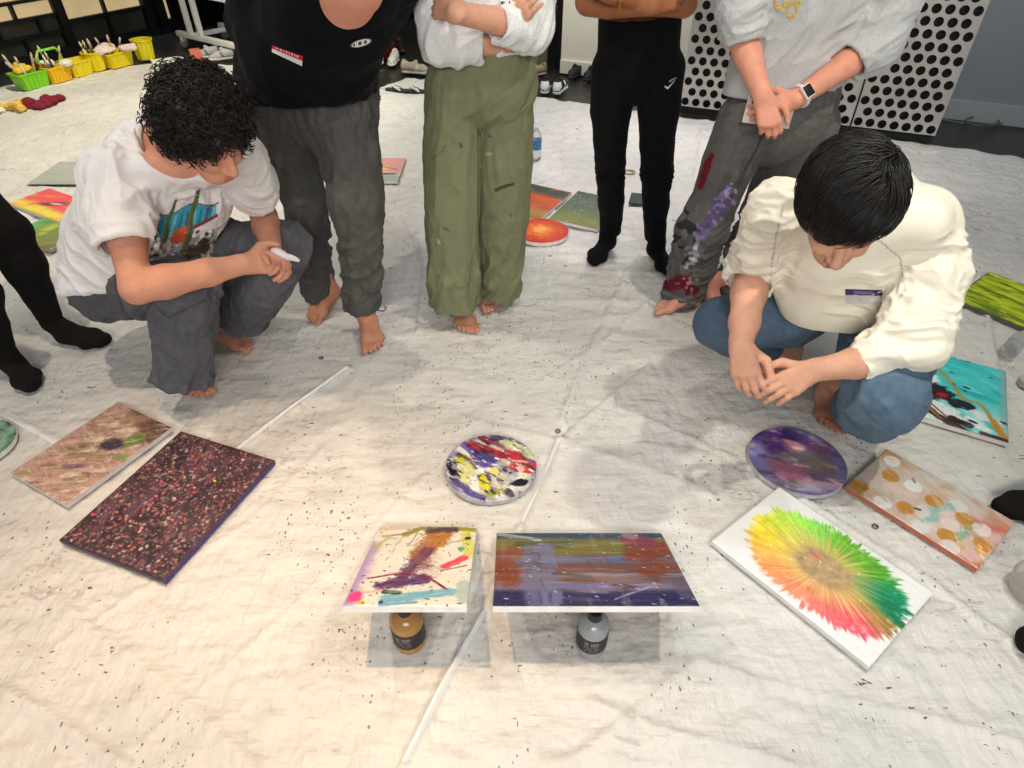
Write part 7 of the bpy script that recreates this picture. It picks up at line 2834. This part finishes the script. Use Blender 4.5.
for ci, ((p, R), n, wname) in enumerate([(c1, 6, where[0]), (c2, 4, where[1]), (c4, 4, where[2]), (c5, 3, where[3])]):
    for k in range(n):
        x = ((k + 0.5) / n - 0.5) * 0.16
        y = (rs.rand() - 0.5) * 0.08
        a = p + R @ np.array([x * 0.6, y * 0.6, 0.02])
        tilt = np.array([(rs.rand() - 0.5) * 0.9 + x * 3, (rs.rand() - 0.5) * 0.8, 1.0])
        d = unit(R @ tilt)
        Lb = 0.22 + 0.06 * rs.rand()
        o = empty('paint_brush', a, 'paint brush standing in the ' + wname, 'paint brush', 'brushes in the ' + wname)
        MB().tube([a, a + d * Lb * 0.6, a + d * Lb * 0.75], [0.006, 0.010, 0.008], 8).build('brush_handle', bm_w[(k + ci) % 6], o)
        MB().tube([a + d * Lb * 0.75, a + d * Lb * 0.85], 0.010, 8).build('ferrule', m_fer, o)
        MB().tube([a + d * Lb * 0.85, a + d * Lb * 0.95, a + d * Lb * 1.02], [0.009, 0.010, 0.003], 8).build('bristles', m_bri, o)


def crumple(name, label, cat, pos, r, col, seed, flat=0.45, n=5, h=0.006, amp=0.02, f=14):
    rs = np.random.RandomState(seed)
    S = Sdf(h)
    for k in range(n):
        d = rs.normal(size=2) * r * 0.7
        S.ell(pos + np.array([d[0], d[1], r * flat * 0.6]), (r * (0.5 + 0.4 * rs.rand()), r * (0.4 + 0.3 * rs.rand()), r * flat * (0.6 + 0.5 * rs.rand())), rotz(rs.rand() * 3), 0.02)
    V, Q = S.mesh()
    V = V + vnormals(V, Q) * folds(V, amp, f, (1, 0.4, 0.2), 2.0, seed * 1.3)[:, None]
    V[:, 2] = np.maximum(V[:, 2], pos[2] + 0.001)
    o = mesh_obj(name, V, Q, M_FABRIC, None, None, np.zeros((len(V), 3)) + lin(col))
    return tag(o, label, cat)


pp = c5[0] + np.array([0, 0, 0.135])
crumple('crumpled_paper', 'crumpled pale pink papers on top of the yellow caddy', 'paper', pp + [0.0, 0, 0], 0.11, (226, 206, 196), 3, 0.3, 6, 0.007, 0.02, 12)
pp = c1[0] + np.array([0, 0, 0.12])
crumple('yellow_sponge', 'yellow sponge lying among the brushes in the green caddy', 'sponge', pp + [-0.02, -0.02, 0], 0.07, (226, 190, 60), 8, 0.5, 4, 0.006, 0.008, 20)
pp = c2[0] + np.array([0, 0, 0.12])
crumple('white_rag', 'white rag stuffed into the caddy with the green handle', 'rag', pp + [-0.02, 0.0, 0], 0.07, (222, 214, 190), 6, 0.45, 4, 0.006, 0.014, 16)
crumple('maroon_rag', 'crumpled maroon rag on the white sheet in front of the caddies', 'rag', at(40, 106, z=0.0), 0.09, (124, 40, 56), 5, 0.42, 7)
crumple('yellow_rag', 'crumpled yellow and white glove beside the maroon rag', 'glove', at(14, 109, z=0.0), 0.07, (222, 184, 92), 9, 0.5, 5)
crumple('cream_rag', 'small cream glove at the left edge next to the yellow one', 'glove', at(-3, 111, z=0.0), 0.06, (228, 218, 190), 12, 0.4, 4)

# ------------------------------------------------------------------ bottles and small things on the sheet
def water_bottle(label, base, axis, L, r, labelled=True):
    o = empty('water_bottle', base, label, 'bottle')
    a = unit(axis)
    R = frame(a, np.array([0.3, -0.9, 0.4]))
    Rl = np.stack([R[:, 1], R[:, 2], R[:, 0]], 1)
    prof = [(0.0, 0.006), (r * 0.7, 0.0), (r * 0.95, 0.008), (r, 0.02)]
    for k in range(5):
        z = 0.10 * L + 0.11 * L * k
        prof += [(r, z), (r * 0.955, z + 0.03 * L), (r, z + 0.06 * L)]
    prof += [(r, 0.68 * L), (r * 0.85, 0.78 * L), (r * 0.45, 0.87 * L), (r * 0.38, 0.90 * L), (r * 0.38, 0.93 * L)]
    MB().lathe(base, prof, 30, Rl).build('bottle_body', M_CLEAR, o)
    MB().lathe(base + a * 0.925 * L, [(r * 0.43, 0), (r * 0.43, 0.065 * L), (r * 0.38, 0.075 * L)], 24, Rl).build('cap', mat('white_cap', (206, 210, 214), rough=0.4), o)
    if labelled:
        lm = mat('blue_label', (70, 128, 178), rough=0.4, var=(60, 0.5))
        MB().lathe(base, [(r + 0.001, 0.32 * L), (r + 0.001, 0.62 * L)], 30, Rl).build('bottle_label', lm, o)


water_bottle('clear water bottle with a blue label standing right of the olive trousers', at(536, 159, z=0.002), (0, 0, 1), 0.215, 0.034)
lb0 = at(1007, 353, z=0.034)
lb1 = at(1040, 318, z=0.034)
water_bottle('clear plastic bottle lying on its side at the right edge', lb0, lb1 - lb0, 0.22, 0.033, False)
o = MB().lathe(at(1026, 385, z=0.0), [(0.030, 0.0), (0.033, 0.004), (0.033, 0.024), (0.030, 0.028)], 30).build('jar_lid', mat('grey_lid', (176, 178, 184), rough=0.5))
tag(o, 'small grey lid at the right edge beside the turquoise canvas', 'lid')
o = MB().lathe(at(1038, 594, z=0.0), [(0.070, 0.0), (0.074, 0.004), (0.080, 0.050), (0.083, 0.052), (0.078, 0.050), (0.070, 0.006)], 40).build('plastic_tub', mat('frosted_plastic', (240, 236, 230), rough=0.3, transmission=0.85, ior=1.2))
tag(o, 'frosted plastic tub cut off by the right edge, between the black socks', 'tub')
pc = at(637, 199, z=0.008)
o = MB().box(pc, (0.085, 0.15, 0.014), rotz(-0.25), 0.006).build('green_pouch', mat('dark_green', (48, 66, 58), rough=0.6))
tag(o, 'small dark green flat case on the sheet behind the black joggers', 'case')
rb = at(627, 172, z=0.004)
o = MB().tube([rb + np.array([0.05 * math.cos(t), 0.035 * math.sin(t), 0.002 * math.sin(3 * t)]) for t in np.linspace(0, 2 * math.pi, 26, endpoint=False)], 0.005, 6, True).build('hair_tie', mat('tan_elastic', (176, 158, 112), rough=0.8))
tag(o, 'tan elastic loop lying on the sheet between the black joggers', 'elastic')
wv = [at(u, v, z=0.004) for u, v in ((376, 309), (380, 311), (384, 311), (386, 308), (384, 306))]
o = MB().tube(wv, 0.0028, 6).build('blue_thread', mat('blue_thread', (44, 56, 84), rough=0.8))
tag(o, 'short curled blue thread on the sheet beside the bare heel under the charcoal trousers', 'thread')
